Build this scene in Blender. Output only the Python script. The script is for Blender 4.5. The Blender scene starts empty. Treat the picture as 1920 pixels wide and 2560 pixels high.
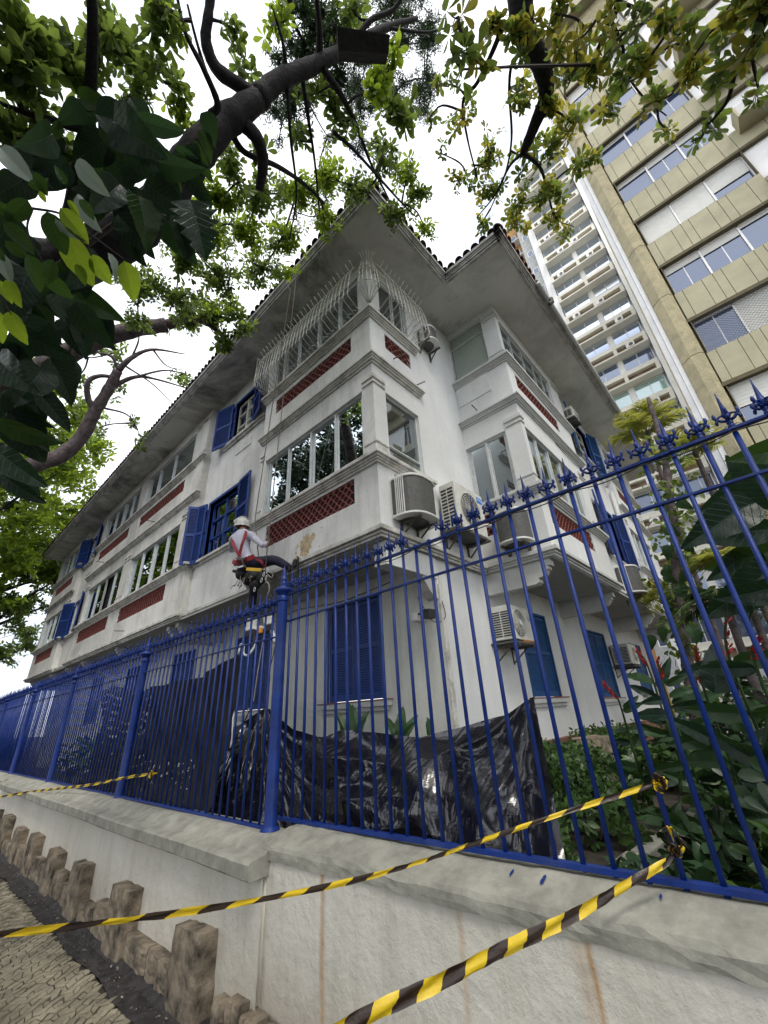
import bpy, bmesh, math, random
import numpy as np
from math import sin, cos, pi, radians as rad
from mathutils import Vector as V3, Matrix
R = random.Random(7); NR = np.random.RandomState(11)
scene = bpy.context.scene
C = scene.collection
# ---------------------------------------------------------------- camera, sky, sun, exposure
CAMZ = 1.75
def cam_matrix(yaw, pitch, roll):
    cy, sy, cp, sp, cr, sr = cos(yaw), sin(yaw), cos(pitch), sin(pitch), cos(roll), sin(roll)
    f = V3((cy*cp, sy*cp, sp)); r = V3((sy, -cy, 0)); d = f.cross(r)
    return r*cr+d*sr, -r*sr+d*cr, f
RT, DN, FW = cam_matrix(rad(41.3176), rad(26.1545), rad(3.4176))
cam = bpy.data.cameras.new('camera'); camo = bpy.data.objects.new('camera', cam); C.objects.link(camo)
camo.matrix_world = Matrix(((RT.x, -DN.x, -FW.x, 0), (RT.y, -DN.y, -FW.y, 0), (RT.z, -DN.z, -FW.z, CAMZ), (0, 0, 0, 1)))
FL = 1023.5
cam.sensor_fit = 'HORIZONTAL'; cam.sensor_width = 36; cam.lens = FL/1920*36; cam.clip_start = .02; cam.clip_end = 2000
scene.camera = camo
scene.view_settings.view_transform = 'Standard'; scene.view_settings.look = 'None'
scene.view_settings.exposure = 0.6; scene.view_settings.gamma = 1; scene.view_settings.use_curve_mapping = False
w = bpy.data.worlds.new('World'); scene.world = w; w.use_nodes = True
nt = w.node_tree; nt.nodes.clear()
sky = nt.nodes.new('ShaderNodeTexSky'); sky.sky_type = 'NISHITA'; sky.sun_disc = False
SUN_EL, SUN_AZ = rad(58), rad(-125)          # direction the light comes from (azimuth from +X)
sky.sun_elevation = SUN_EL; sky.sun_rotation = rad(90)-SUN_AZ
sky.dust_density = 3; sky.ozone_density = 1
bg1 = nt.nodes.new('ShaderNodeBackground'); bg1.inputs[1].default_value = .06
bg2 = nt.nodes.new('ShaderNodeBackground'); bg2.inputs[0].default_value = (.97, .985, 1, 1)   # bright even cloud
bg2.inputs[1].default_value = 1.08
add = nt.nodes.new('ShaderNodeAddShader'); out = nt.nodes.new('ShaderNodeOutputWorld')
cn = nt.nodes.new('ShaderNodeTexNoise'); cn.inputs['Scale'].default_value = 2.2; cn.inputs['Detail'].default_value = 6; cn.inputs['Distortion'].default_value = .6
cr_ = nt.nodes.new('ShaderNodeValToRGB'); cr_.color_ramp.elements[0].position = .32; cr_.color_ramp.elements[0].color = (.46, .50, .57, 1)
cr_.color_ramp.elements[1].position = .52; cr_.color_ramp.elements[1].color = (1.0, 1.0, 1.0, 1)
tcw = nt.nodes.new('ShaderNodeTexCoord'); nt.links.new(tcw.outputs['Generated'], cn.inputs['Vector']); nt.links.new(cn.outputs[0], cr_.inputs[0]); nt.links.new(cr_.outputs[0], bg2.inputs[0])
nt.links.new(sky.outputs[0], bg1.inputs[0]); nt.links.new(bg1.outputs[0], add.inputs[0]); nt.links.new(bg2.outputs[0], add.inputs[1])
nt.links.new(add.outputs[0], out.inputs[0])
sl = bpy.data.lights.new('sun', 'SUN'); sl.energy = 1.1; sl.angle = rad(14); sl.color = (1, .96, .88)
so = bpy.data.objects.new('sun', sl); C.objects.link(so)
so.rotation_euler = V3((cos(SUN_EL)*cos(SUN_AZ), cos(SUN_EL)*sin(SUN_AZ), sin(SUN_EL))).to_track_quat('Z', 'Y').to_euler()
scene.render.engine = 'CYCLES'
scene.cycles.max_bounces = 8; scene.cycles.diffuse_bounces = 4; scene.cycles.transparent_max_bounces = 12

def ray(px, py, k=1.1573):                     # a direction seen from where the photographer stood
    x, y = px*k, py*k
    return (RT*((x-960)/FL)+DN*((y-1280)/FL)+FW)
def at(px, py, d=None, X=None, Y=None, Z=None):
    r = ray(px, py)
    t = d/r.length if d else X/r.x if X is not None else Y/r.y if Y is not None else (Z-CAMZ)/r.z
    return V3((r.x*t, r.y*t, CAMZ+r.z*t))
# ---------------------------------------------------------------- helpers
ORG = {}
def link(name, data, parent=None, loc=None):
    o = bpy.data.objects.new(name, data); C.objects.link(o)
    po = V3((0, 0, 0))
    if parent: o.parent = parent; po = ORG[parent.name]
    w_ = V3(loc) if loc is not None else V3((0, 0, 0))
    o.location = w_-po; ORG[o.name] = w_
    return o
def thing(name, label, cat, loc=(0, 0, 0), group=None):
    o = link(name, None, None, loc); o.empty_display_size = .1
    o['label'] = label; o['category'] = cat
    if group: o['group'] = group
    return o
def tag(o, label, cat, group=None):
    o['label'] = label; o['category'] = cat
    if group: o['group'] = group
    return o
class MB:
    def __init__(s): s.v = []; s.f = []
    def add(s, vs, fs):
        n = len(s.v); s.v += [tuple(v) for v in vs]; s.f += [tuple(i+n for i in f) for f in fs]
    def box(s, x0, x1, y0, y1, z0, z1):
        if x0 > x1: x0, x1 = x1, x0
        if y0 > y1: y0, y1 = y1, y0
        if z0 > z1: z0, z1 = z1, z0
        s.add([(x0,y0,z0),(x1,y0,z0),(x1,y1,z0),(x0,y1,z0),(x0,y0,z1),(x1,y0,z1),(x1,y1,z1),(x0,y1,z1)],
              [(3,2,1,0),(4,5,6,7),(0,1,5,4),(1,2,6,5),(2,3,7,6),(3,0,4,7)])
    def bar(s, a, b, w, h, up=(0, 0, 1)):       # a beam of section w x h from a to b
        a, b = V3(a), V3(b); d = (b-a).normalized(); u = V3(up)
        if abs(d.dot(u)) > .98: u = V3((1, 0, 0))
        x = d.cross(u).normalized(); y = x.cross(d)
        vs = [p+x*i*w/2+y*j*h/2 for p in (a, b) for i, j in ((-1,-1),(1,-1),(1,1),(-1,1))]
        s.add(vs, [(3,2,1,0),(4,5,6,7),(0,1,5,4),(1,2,6,5),(2,3,7,6),(3,0,4,7)])
    def tube(s, pts, r, n=8, cap=True):
        pts = [V3(p) for p in pts]; m = len(pts); rs = r if isinstance(r, (list, tuple)) else [r]*m
        ref = None; rings = []
        for i, p in enumerate(pts):
            d = (pts[min(i+1, m-1)]-pts[max(i-1, 0)])
            d = d.normalized() if d.length > 1e-9 else V3((0, 0, 1))
            if ref is None:
                ref = d.orthogonal().normalized()
            else:
                ref = (ref-d*ref.dot(d)); ref = ref.normalized() if ref.length > 1e-6 else d.orthogonal().normalized()
            y = d.cross(ref); rings.append([p+(ref*cos(2*pi*k/n)+y*sin(2*pi*k/n))*rs[i] for k in range(n)])
        vs = [q for rg in rings for q in rg]
        fs = [(i*n+k, i*n+(k+1) % n, (i+1)*n+(k+1) % n, (i+1)*n+k) for i in range(m-1) for k in range(n)]
        if cap: fs += [tuple(range(n-1, -1, -1)), tuple((m-1)*n+k for k in range(n))]
        s.add(vs, fs)
    def lathe(s, prof, c=(0, 0, 0), n=12):
        vs = [(c[0]+r*cos(2*pi*k/n), c[1]+r*sin(2*pi*k/n), c[2]+z) for r, z in prof for k in range(n)]
        m = len(prof)
        s.add(vs, [(i*n+k, i*n+(k+1) % n, (i+1)*n+(k+1) % n, (i+1)*n+k) for i in range(m-1) for k in range(n)]
              + [tuple(range(n-1, -1, -1)), tuple((m-1)*n+k for k in range(n))])
    def prism(s, poly, fn, a, b):               # poly of (p,q); fn(p,q,t)->xyz
        n = len(poly)
        vs = [fn(p, q, a) for p, q in poly]+[fn(p, q, b) for p, q in poly]
        s.add(vs, [tuple(range(n-1, -1, -1)), tuple(range(n, 2*n))]+[(i, (i+1) % n, n+(i+1) % n, n+i) for i in range(n)])
    def grid(s, P):                             # P[i][j] points
        a, b = len(P), len(P[0])
        s.add([p for r in P for p in r], [(i*b+j, i*b+j+1, (i+1)*b+j+1, (i+1)*b+j) for i in range(a-1) for j in range(b-1)])
    def mesh(s, name, m, smooth=False):
        me = bpy.data.meshes.new(name); me.from_pydata(s.v, [], s.f)
        if m: me.materials.append(m)
        if smooth: me.polygons.foreach_set('use_smooth', [True]*len(me.polygons))
        me.update(); return me
    def build(s, name, m, parent=None, smooth=False, bevel=0, label=None, kind=None, loc=None):
        """verts are world coordinates unless loc is given"""
        me = s.mesh(name, m, smooth)
        if loc is None:
            c = np.array(s.v).mean(0) if s.v else np.zeros(3)
            me.transform(Matrix.Translation(-V3(c))); loc = V3(c)
        o = link(name, me, parent, loc)
        if bevel:
            b = o.modifiers.new('bevel', 'BEVEL'); b.width = bevel; b.segments = 2; b.limit_method = 'ANGLE'
        if label: o['label'] = label
        if kind: o['kind'] = kind
        return o
def place(name, me, parent, loc, rot=None, scale=None, label=None):
    o = link(name, me, parent, loc)
    if rot is not None: o.rotation_euler = rot
    if scale is not None: o.scale = scale if isinstance(scale, (tuple, list)) else (scale,)*3
    if label: o['label'] = label
    return o
def mesh_np(name, vs, fs, m, smooth=False):      # fast mesh from arrays, all faces same size
    me = bpy.data.meshes.new(name); n, k = fs.shape
    me.vertices.add(len(vs)); me.vertices.foreach_set('co', vs.astype(np.float32).ravel())
    me.loops.add(n*k); me.loops.foreach_set('vertex_index', fs.astype(np.int32).ravel())
    me.polygons.add(n); me.polygons.foreach_set('loop_start', np.arange(0, n*k, k, dtype=np.int32))
    me.materials.append(m); me.update(calc_edges=True); me.validate()
    if smooth: me.polygons.foreach_set('use_smooth', [True]*n)
    return me
def spline(pts, k=6):
    P = [np.array(p, float) for p in pts]; P = [2*P[0]-P[1]]+P+[2*P[-1]-P[-2]]; out = []
    for i in range(1, len(P)-2):
        for j in range(k):
            t = j/k; a, b, c, d = P[i-1:i+3]
            out.append(.5*((2*b)+(-a+c)*t+(2*a-5*b+4*c-d)*t*t+(-a+3*b-3*c+d)*t**3))
    out.append(P[-2]); return out
# ---------------------------------------------------------------- materials
class NT:
    def __init__(s, name):
        s.m = bpy.data.materials.new(name); s.m.use_nodes = True; s.t = s.m.node_tree; s.n = s.t.nodes
        s.b = s.n['Principled BSDF']; s.tc = s.n.new('ShaderNodeTexCoord'); s.out = s.n['Material Output']
        s.geo = s.n.new('ShaderNodeNewGeometry')
    def L(s, a, b): s.t.links.new(a, b)
    def node(s, t, **k):
        n = s.n.new(t)
        for a, b in k.items(): setattr(n, a, b)
        return n
    def pos(s, sc=(1, 1, 1), obj=False):
        m = s.node('ShaderNodeMapping'); m.inputs['Scale'].default_value = sc
        s.L(s.tc.outputs['Object'] if obj else s.geo.outputs['Position'], m.inputs[0]); return m.outputs[0]
    def noise(s, scale, detail=4, rough=.6, vec=None, dist=0):
        n = s.node('ShaderNodeTexNoise'); n.inputs['Scale'].default_value = scale; n.inputs['Detail'].default_value = detail
        n.inputs['Roughness'].default_value = rough; n.inputs['Distortion'].default_value = dist
        s.L(vec or s.pos(), n.inputs['Vector']); return n.outputs[0]
    def ramp(s, f, stops):
        r = s.node('ShaderNodeValToRGB'); e = r.color_ramp.elements
        while len(e) < len(stops): e.new(.5)
        for i, (p, c) in enumerate(stops):
            e[i].position = p; e[i].color = (*c, 1) if isinstance(c, (tuple, list)) else (c, c, c, 1)
        s.L(f, r.inputs[0]); return r.outputs[0]
    def mix(s, f, a, b, mode='MIX'):
        m = s.node('ShaderNodeMix', data_type='RGBA', blend_type=mode)
        for v, i in ((f, 0), (a, 6), (b, 7)):
            if isinstance(v, (int, float)): m.inputs[i].default_value = v
            elif isinstance(v, tuple): m.inputs[i].default_value = (*v, 1)
            else: s.L(v, m.inputs[i])
        return m.outputs[2]
    def math(s, op, a, b=0):
        m = s.node('ShaderNodeMath', operation=op)
        for i, v in enumerate((a, b)):
            if isinstance(v, (int, float)): m.inputs[i].default_value = v
            else: s.L(v, m.inputs[i])
        return m.outputs[0]
    def bump(s, f, st=.3, dist=.01):
        b = s.node('ShaderNodeBump'); b.inputs['Strength'].default_value = st; b.inputs['Distance'].default_value = dist
        s.L(f, b.inputs['Height']); s.L(b.outputs[0], s.b.inputs['Normal'])
    def set(s, col=None, rough=None, metal=None, spec=None):
        for v, k in ((col, 'Base Color'), (rough, 'Roughness'), (metal, 'Metallic'), (spec, 'Specular IOR Level')):
            if v is None: continue
            if isinstance(v, (int, float)): s.b.inputs[k].default_value = v
            elif isinstance(v, tuple): s.b.inputs[k].default_value = (*v, 1)
            else: s.L(v, s.b.inputs[k])
def plain(name, col, rough=.6, var=.12, scale=4, bump=0, bscale=60, metal=0, spec=.5, isl=0, obj=False, bd=.003):
    t = NT(name); v = t.pos(obj=obj) if obj else None
    n = t.noise(scale, 5, .65, v)
    lo = tuple(c*(1-var*2) for c in col); hi = tuple(min(1, c*(1+var)) for c in col)
    c = t.ramp(n, [(.3, lo), (.62, hi)])
    if isl:
        r = t.ramp(t.geo.outputs['Random Per Island'], [(0, 1-isl), (1, 1.0)])
        c = t.mix(1.0, c, r, 'MULTIPLY')
    t.set(c, rough, metal, spec)
    if bump: t.bump(t.noise(bscale, 5, .7, v), bump, bd)
    return t.m
def wall_paint(name, col=(.77, .775, .75), grime=.5, dark=(.16, .155, .14), gscale=.9, streak=1.0, mottle=1.0, th=(.44, .68), crack=.0):
    t = NT(name)
    base = t.ramp(t.noise(1.3, 6, .6), [(.25, tuple(c*(1-.10*mottle) for c in col)), (.7, col)])
    n1 = t.noise(gscale, 8, .72, None, .4)
    st = t.noise(2.4, 7, .72, t.pos((1.5, 1.5, .16)), .5)
    g = t.math('MULTIPLY', t.ramp(n1, [(th[0], 0), (th[1], 1)]), grime)
    g2 = t.math('MULTIPLY', t.ramp(st, [(.48, 0), (.74, 1)]), .40*streak)
    c = t.mix(g, base, dark); c = t.mix(g2, c, tuple(x*1.6 for x in dark))
    if crack:
        vo = t.node('ShaderNodeTexVoronoi', feature='DISTANCE_TO_EDGE'); vo.inputs['Scale'].default_value = 1.1
        wv = t.node('ShaderNodeVectorMath', operation='ADD'); nz = t.node('ShaderNodeTexNoise'); nz.inputs['Scale'].default_value = 3; nz.inputs['Detail'].default_value = 6
        sc = t.node('ShaderNodeVectorMath', operation='SCALE'); sc.inputs['Scale'].default_value = .5; t.L(nz.outputs['Color'], sc.inputs[0]); t.L(t.geo.outputs['Position'], nz.inputs['Vector'])
        t.L(t.geo.outputs['Position'], wv.inputs[0]); t.L(sc.outputs[0], wv.inputs[1]); t.L(wv.outputs[0], vo.inputs['Vector'])
        ck = t.math('MULTIPLY', t.ramp(vo.outputs['Distance'], [(.0, 1), (.006, 0)]), t.ramp(t.noise(.8, 3, .5), [(.5, 0), (.6, crack)])); c = t.mix(ck, c, dark)
        pt = t.ramp(t.noise(6.5, 7, .75, None, .5), [(.66, 0), (.70, 1)]); c = t.mix(t.math('MULTIPLY', pt, crack*.6), c, tuple(x*1.5 for x in dark))
    fine = t.ramp(t.noise(28, 5, .75), [(.3, .9), (.6, 1.0)])
    c = t.mix(1.0, c, fine, 'MULTIPLY')
    t.set(c, .72, 0, .3); t.bump(t.noise(45, 6, .7), .35, .006); return t.m
M = {}
M['wall'] = wall_paint('white_wall_paint', grime=.30, crack=.5)
M['wall_old'] = wall_paint('weathered_wall_paint', (.74, .735, .69), grime=.5, gscale=.7, crack=.6)
M['wall_right'] = wall_paint('side_wall_paint', (.76, .775, .77), grime=.10, streak=.4)
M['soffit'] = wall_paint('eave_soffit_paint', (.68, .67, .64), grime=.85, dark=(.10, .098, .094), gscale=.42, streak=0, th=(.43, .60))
M['soffit_clean'] = wall_paint('side_soffit_paint', (.71, .71, .675), grime=.45, dark=(.17, .165, .15), gscale=.8, streak=0)
M['trim'] = wall_paint('trim_paint', (.70, .69, .65), grime=.75, dark=(.20, .19, .165), gscale=3.0, streak=.9, th=(.46, .66))
M['fascia'] = wall_paint('fascia_paint', (.56, .55, .53), grime=.9, dark=(.13, .125, .12), gscale=4, streak=.6)
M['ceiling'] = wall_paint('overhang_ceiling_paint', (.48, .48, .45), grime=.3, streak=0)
M['ground_wall'] = wall_paint('ground_floor_paint', (.70, .715, .66), grime=.15)
M['blue'] = plain('blue_fence_enamel', (.003, .024, .145), .38, .35, 9, .4, 90, spec=.32)
def enamel():
    t = NT('blue_fence_enamel'); base = t.ramp(t.noise(7, 5, .65), [(.3, (.002, .019, .135)), (.65, (.004, .032, .22))])
    wear = t.ramp(t.noise(38, 6, .75), [(.66, 0), (.71, 1)]); c = t.mix(t.math('MULTIPLY', wear, .75), base, (.07, .035, .022))
    dust = t.ramp(t.noise(3, 4, .6), [(.45, 0), (.75, .16)]); c = t.mix(dust, c, (.14, .16, .22))
    t.set(c, t.ramp(t.noise(12, 3, .6), [(.3, .30), (.7, .52)]), 0, .34); t.bump(t.noise(55, 5, .7), .5, .004); return t.m
M['blue'] = enamel()
M['shutter'] = plain('blue_shutter_paint', (.003, .036, .20), .5, .15, 6, .15, 80)
M['shutter_bright'] = plain('bright_blue_shutter_paint', (.006, .075, .24), .5, .15, 6, .15, 80)
M['alu'] = plain('aluminium_frame', (.58, .60, .60), .38, .08, 8, metal=.35)
M['cream_wood'] = plain('cream_sash_paint', (.55, .53, .46), .55, .12, 8)
M['steel'] = plain('painted_steel_bars', (.56, .55, .50), .5, .2, 14)
M['ac'] = plain('air_conditioner_casing', (.62, .62, .57), .45, .1, 6)
M['ac_white'] = plain('white_plastic_casing', (.70, .70, .68), .4, .06, 6)
M['ac_grey'] = plain('grey_mesh_guard', (.085, .085, .082), .55, .15, 20, .6, 240)
M['dark'] = plain('dark_metal', (.02, .02, .022), .5)
M['iron'] = plain('rusty_bracket_iron', (.09, .08, .07), .7, .3, 20)
M['terracotta'] = plain('terracotta_scale_tile', (.30, .095, .08), .72, .25, 30, isl=.3, obj=False)
M['terra_back'] = plain('dark_red_recess', (.045, .010, .013), .9)
M['roof'] = plain('weathered_clay_roof_tile', (.055, .030, .026), .85, .5, 7, .6, 40, isl=.35)
M['roof_red'] = plain('clay_roof_tile', (.15, .045, .028), .85, .45, 7, .6, 40, isl=.4)
M['plinth'] = plain('red_sandstone', (.16, .075, .05), .9, .4, 6, .8, 30)
M['orange_rust'] = plain('orange_rust', (.38, .15, .03), .8)
def glassm(name, tint=(.012, .016, .018), refl=.36, col=(.85, .95, 1)):
    t = NT(name); t.set(tint, .15, 0, .5)
    g = t.node('ShaderNodeBsdfGlossy'); g.inputs['Roughness'].default_value = .015; g.inputs['Color'].default_value = (*col, 1)
    lw = t.node('ShaderNodeLayerWeight'); lw.inputs[0].default_value = .35
    f = t.math('ADD', t.math('MULTIPLY', lw.outputs['Fresnel'], .75), refl)
    b = t.node('ShaderNodeBump'); b.inputs['Strength'].default_value = .05; b.inputs['Distance'].default_value = .02
    t.L(t.noise(1.6, 2, .5), b.inputs['Height']); t.L(b.outputs[0], g.inputs['Normal'])
    mx = t.node('ShaderNodeMixShader'); t.L(f, mx.inputs[0]); t.L(t.b.outputs[0], mx.inputs[1]); t.L(g.outputs[0], mx.inputs[2])
    t.L(mx.outputs[0], t.out.inputs[0]); return t.m
M['glass'] = glassm('window_glass', refl=.30, col=(.66, .73, .76))
M['glass_dim'] = glassm('dim_window_glass', (.03, .032, .034), .10)
M['glass_pale'] = plain('frosted_green_glass', (.33, .375, .335), .3, .04, 2)
M['glass_blue'] = glassm('tower_glass', (.03, .05, .11), .09, (.72, .82, 1))
M['glass_green'] = glassm('green_balcony_glass', (.25, .42, .38), .2)
def leafm(name, col, tr, gloss=.35, var=.5, hue=None, trans=.45, veins=0):
    t = NT(name)
    r = t.geo.outputs['Random Per Island']
    if veins: r = t.node('ShaderNodeObjectInfo').outputs['Random']
    lo = tuple(c*(1-var) for c in col); hi = col if hue is None else hue
    c = t.ramp(r, [(0, lo), (.6, col), (1, hi)])
    if veins:                                    # midrib and side veins drawn in the leaf's own coordinates
        sp = t.node('ShaderNodeSeparateXYZ'); t.L(t.tc.outputs['Object'], sp.inputs[0]); ax = t.math('ABSOLUTE', sp.outputs[0])
        ph = t.math('FRACT', t.math('MULTIPLY', t.math('SUBTRACT', sp.outputs[1], t.math('MULTIPLY', ax, .75)), 9.0))
        vn = t.math('MAXIMUM', t.ramp(ph, [(.0, 1), (.07, 0), (.93, 0), (1, 1)]), t.ramp(ax, [(.004, 1), (.014, 0)]))
        c = t.mix(t.math('MULTIPLY', vn, veins), c, tuple(min(1, x*2.6+.02) for x in col))
        c = t.mix(t.ramp(t.noise(7, 4, .6), [(.35, 0), (.75, .45)]), c, tuple(x*.45 for x in col))
        t.bump(t.math('ADD', t.math('MULTIPLY', vn, -.5), t.noise(30, 3, .6)), .5, .006)
    t.set(c, gloss, 0, .35)
    tl = t.node('ShaderNodeBsdfTranslucent')
    c2 = t.ramp(r, [(0, tuple(x*(1-var) for x in tr)), (1, tr)]); t.L(c2, tl.inputs[0])
    mx = t.node('ShaderNodeMixShader'); mx.inputs[0].default_value = trans
    t.L(t.b.outputs[0], mx.inputs[1]); t.L(tl.outputs[0], mx.inputs[2]); t.L(mx.outputs[0], t.out.inputs[0])
    return t.m
M['almond'] = leafm('almond_tree_leaf', (.07, .115, .03), (.32, .45, .08), .4, .6, (.09, .14, .03), .5)
M['almond_y'] = leafm('yellowing_leaf', (.17, .17, .025), (.60, .56, .08), .4, .35, (.26, .20, .03), .5)
M['lime'] = leafm('lime_green_leaf', (.11, .19, .02), (.42, .58, .05), .4, .6, (.2, .28, .03), .6)  # brighter, yellower green than the almond leaf
M['deep'] = leafm('dark_green_leaf', (.030, .068, .026), (.07, .15, .03), .3, .5, None, .2)
M['shade'] = leafm('dense_street_tree_leaf', (.022, .045, .02), (.03, .06, .02), .5, .6, None, .2)
M['epi'] = leafm('large_climber_leaf', (.017, .044, .028), (.05, .12, .03), .28, .5, (.024, .05, .03), .2, .6)
M['hedge'] = leafm('ivy_leaf', (.05, .105, .03), (.10, .20, .035), .35, .55, (.09, .16, .04), .3)
M['palm'] = leafm('palm_leaflet', (.20, .25, .05), (.62, .64, .12), .4, .45, (.36, .32, .08), .5)
M['sprig'] = leafm('near_backlit_leaf', (.085, .14, .02), (.30, .42, .03), .35, .3, (.12, .16, .02), .6, .5)  # brighter leaf copy, light from behind put into its colour
M['sprig_dark'] = leafm('near_shaded_leaf', (.03, .07, .02), (.07, .15, .02), .3, .4, None, .3, .5)  # darker leaf copy, shade put into its colour
M['variegated'] = leafm('pale_leaf_underside', (.36, .42, .38), (.2, .3, .2), .35, .1, None, .2)
M['bark'] = plain('dark_tree_bark', (.016, .0135, .017), .9, .4, 9, .9, 22, bd=.03)
M['bark_grey'] = plain('grey_tree_bark', (.10, .078, .08), .9, .35, 7, .9, 22, bd=.03)  # paler grey bark than the big dark limb
M['twig'] = plain('twig_bark', (.03, .024, .025), .85)
M['red'] = plain('red_ginger_flower', (.45, .015, .02), .5, .2, 20)
M['helmet'] = plain('white_safety_helmet', (.72, .71, .66), .35, .08, 10)
M['shirt'] = plain('pale_lavender_work_shirt', (.56, .56, .66), .85, .1, 14, .5, 30, bd=.02)
M['trouser'] = plain('navy_trousers', (.012, .012, .035), .85, .2, 10, .4, 30, bd=.02)
M['skin'] = plain('brown_skin', (.22, .11, .07), .55)
M['harness'] = plain('red_webbing', (.25, .016, .022), .7)
M['boot'] = plain('black_boot_leather', (.010, .010, .012), .62)
M['rope'] = plain('braided_rope', (.25, .22, .19), .9, .2, 60)
M['rope_white'] = plain('white_hose', (.52, .53, .55), .6)
M['yellow'] = plain('yellow_tool_plastic', (.62, .38, .03), .5)
M['orange'] = plain('orange_tool_plastic', (.8, .3, .01), .5)
M['white'] = plain('white_detail_paint', (.72, .73, .72), .5)
M['blue_logo'] = plain('blue_sticker', (.01, .22, .75), .4)
M['ochre'] = plain('ochre_tower_paint', (.45, .25, .09), .8)
M['twhite'] = plain('tower_white_paint', (.82, .82, .81), .75, .05, 1.2)
M['tcream'] = plain('tower_cream_band', (.72, .70, .62), .75, .06, .8)
M['tgrey'] = plain('tower_grey_paint', (.46, .47, .46), .8)
M['tbrown'] = plain('balcony_recess', (.24, .17, .12), .85, .2, 2)
M['panel_y'] = plain('mustard_facade_panel', (.385, .36, .235), .7, .10, .8, .25, 60, isl=.10)
M['pil_y'] = plain('textured_ochre_pilaster', (.42, .37, .23), .85, .12, 2.5, 1.0, 16, bd=.05)
M['pil_dark'] = plain('window_reveal', (.10, .085, .045), .85)
M['blind'] = plain('white_roller_blind', (.60, .60, .56), .7, .04, 3)
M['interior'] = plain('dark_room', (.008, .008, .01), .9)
# ================================================================ THE HOUSE
def FX(fr, u, d, z): return (fr[1]-d, u, z) if fr[0] == 'L' else (u, fr[1]-d, z)
def fbox(mb, fr, u0, u1, d0, d1, z0, z1):
    a = FX(fr, u0, d0, z0); b = FX(fr, u1, d1, z1)
    mb.box(min(a[0], b[0]), max(a[0], b[0]), min(a[1], b[1]), max(a[1], b[1]), z0, z1)
def wall_open(mb, fr, u0, u1, z0, z1, ops, t=.14):
    us = sorted({u0, u1, *[o[0] for o in ops], *[o[1] for o in ops]}); zs = sorted({z0, z1, *[o[2] for o in ops], *[o[3] for o in ops]})
    for i in range(len(us)-1):
        for j in range(len(zs)-1):
            cu, cz = (us[i]+us[i+1])/2, (zs[j]+zs[j+1])/2
            if any(o[0] < cu < o[1] and o[2] < cz < o[3] for o in ops): continue
            mb.add([FX(fr, us[i], 0, zs[j]), FX(fr, us[i+1], 0, zs[j]), FX(fr, us[i+1], 0, zs[j+1]), FX(fr, us[i], 0, zs[j+1])], [(0, 1, 2, 3)])
    for a, b, c, d in ops:
        for p, q in (((a, c), (b, c)), ((b, c), (b, d)), ((b, d), (a, d)), ((a, d), (a, c))):
            mb.add([FX(fr, p[0], 0, p[1]), FX(fr, q[0], 0, q[1]), FX(fr, q[0], -t, q[1]), FX(fr, p[0], -t, p[1])], [(0, 1, 2, 3)])
H = thing('house', 'old white three-storey house with blue shutters, red tile bands and deep eaves', 'house', (3.75, 3.37, 0))
XL, XR, YR, YG = 3.75, 3.90, 3.37, 3.43       # bay plane, recessed plane (left front); flush wall plane (right front)
ZB, ZT = 3.90, 9.87
LA, LR, LB, LR2, LC = (3.37, 6.65), (6.65, 9.60), (9.60, 19.0), (19.0, 21.0), (21.0, 25.6)
# storey levels
S1, W1, S2, W2 = 5.20, 6.56, 8.30, 9.52       # sill top / window head of the two upper storeys
TL1, TL2 = (4.56, 4.99), (7.66, 8.03)         # tile bands
def bay_openings(runs, tiles):
    o = []
    for a, b in runs: o += [(a, b, S1, W1), (a, b, S2, W2)]
    for a, b in tiles: o += [(a, b, *TL1), (a, b, *TL2)]
    return o
fL, fLr = ('L', XL), ('L', XR)
fR, fRr, fS = ('R', 2.13), ('R', 2.28), ('R', YR)
runsA, tilesA = [(3.63, 6.47)], [(3.86, 6.25)]
runsB, tilesB = [(10.5, 14.08), (14.75, 18.5)], [(10.75, 14.1), (15.1, 18.35)]
runsC, tilesC = [(21.7, 25.2)], [(22.0, 25.0)]
def wpart(name, fr, u0, u1, z0, z1, ops, m, t=.14):
    mb = MB(); wall_open(mb, fr, u0, u1, z0, z1, ops, t); return mb.build(name, m, H)
wpart('wall', fL, *LA, ZB, ZT, bay_openings(runsA, tilesA), M['wall'])
wpart('wall', fL, *LB, ZB, ZT, bay_openings(runsB, tilesB), M['wall_old'])
wpart('wall', fL, *LC, ZB, ZT, bay_openings(runsC, tilesC), M['wall_old'])
winR = [(7.72, 9.12, 5.22, 6.62), (7.47, 8.40, 8.18, 9.33)]
wpart('wall', fLr, *LR, ZB, ZT, winR, M['wall'])
winR2 = [(19.3, 20.6, 5.22, 6.5), (19.3, 20.6, 8.18, 9.33)]
wpart('wall', fLr, *LR2, ZB, ZT, winR2, M['wall_old'])
for y in (6.65, 9.6, 19.0, 21.0): mb = MB(); mb.add([(XL, y, ZB), (XR, y, ZB), (XR, y, ZT), (XL, y, ZT)], [(0, 1, 2, 3)]); mb.build('bay_return', M['wall_old'], H)
mb = MB(); mb.add([(XL, 25.6, ZB), (12, 25.6, ZB), (12, 25.6, ZT), (XL, 25.6, ZT)], [(0, 1, 2, 3)])
mb.build('bay_return', M['wall_old'], H)
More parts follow.
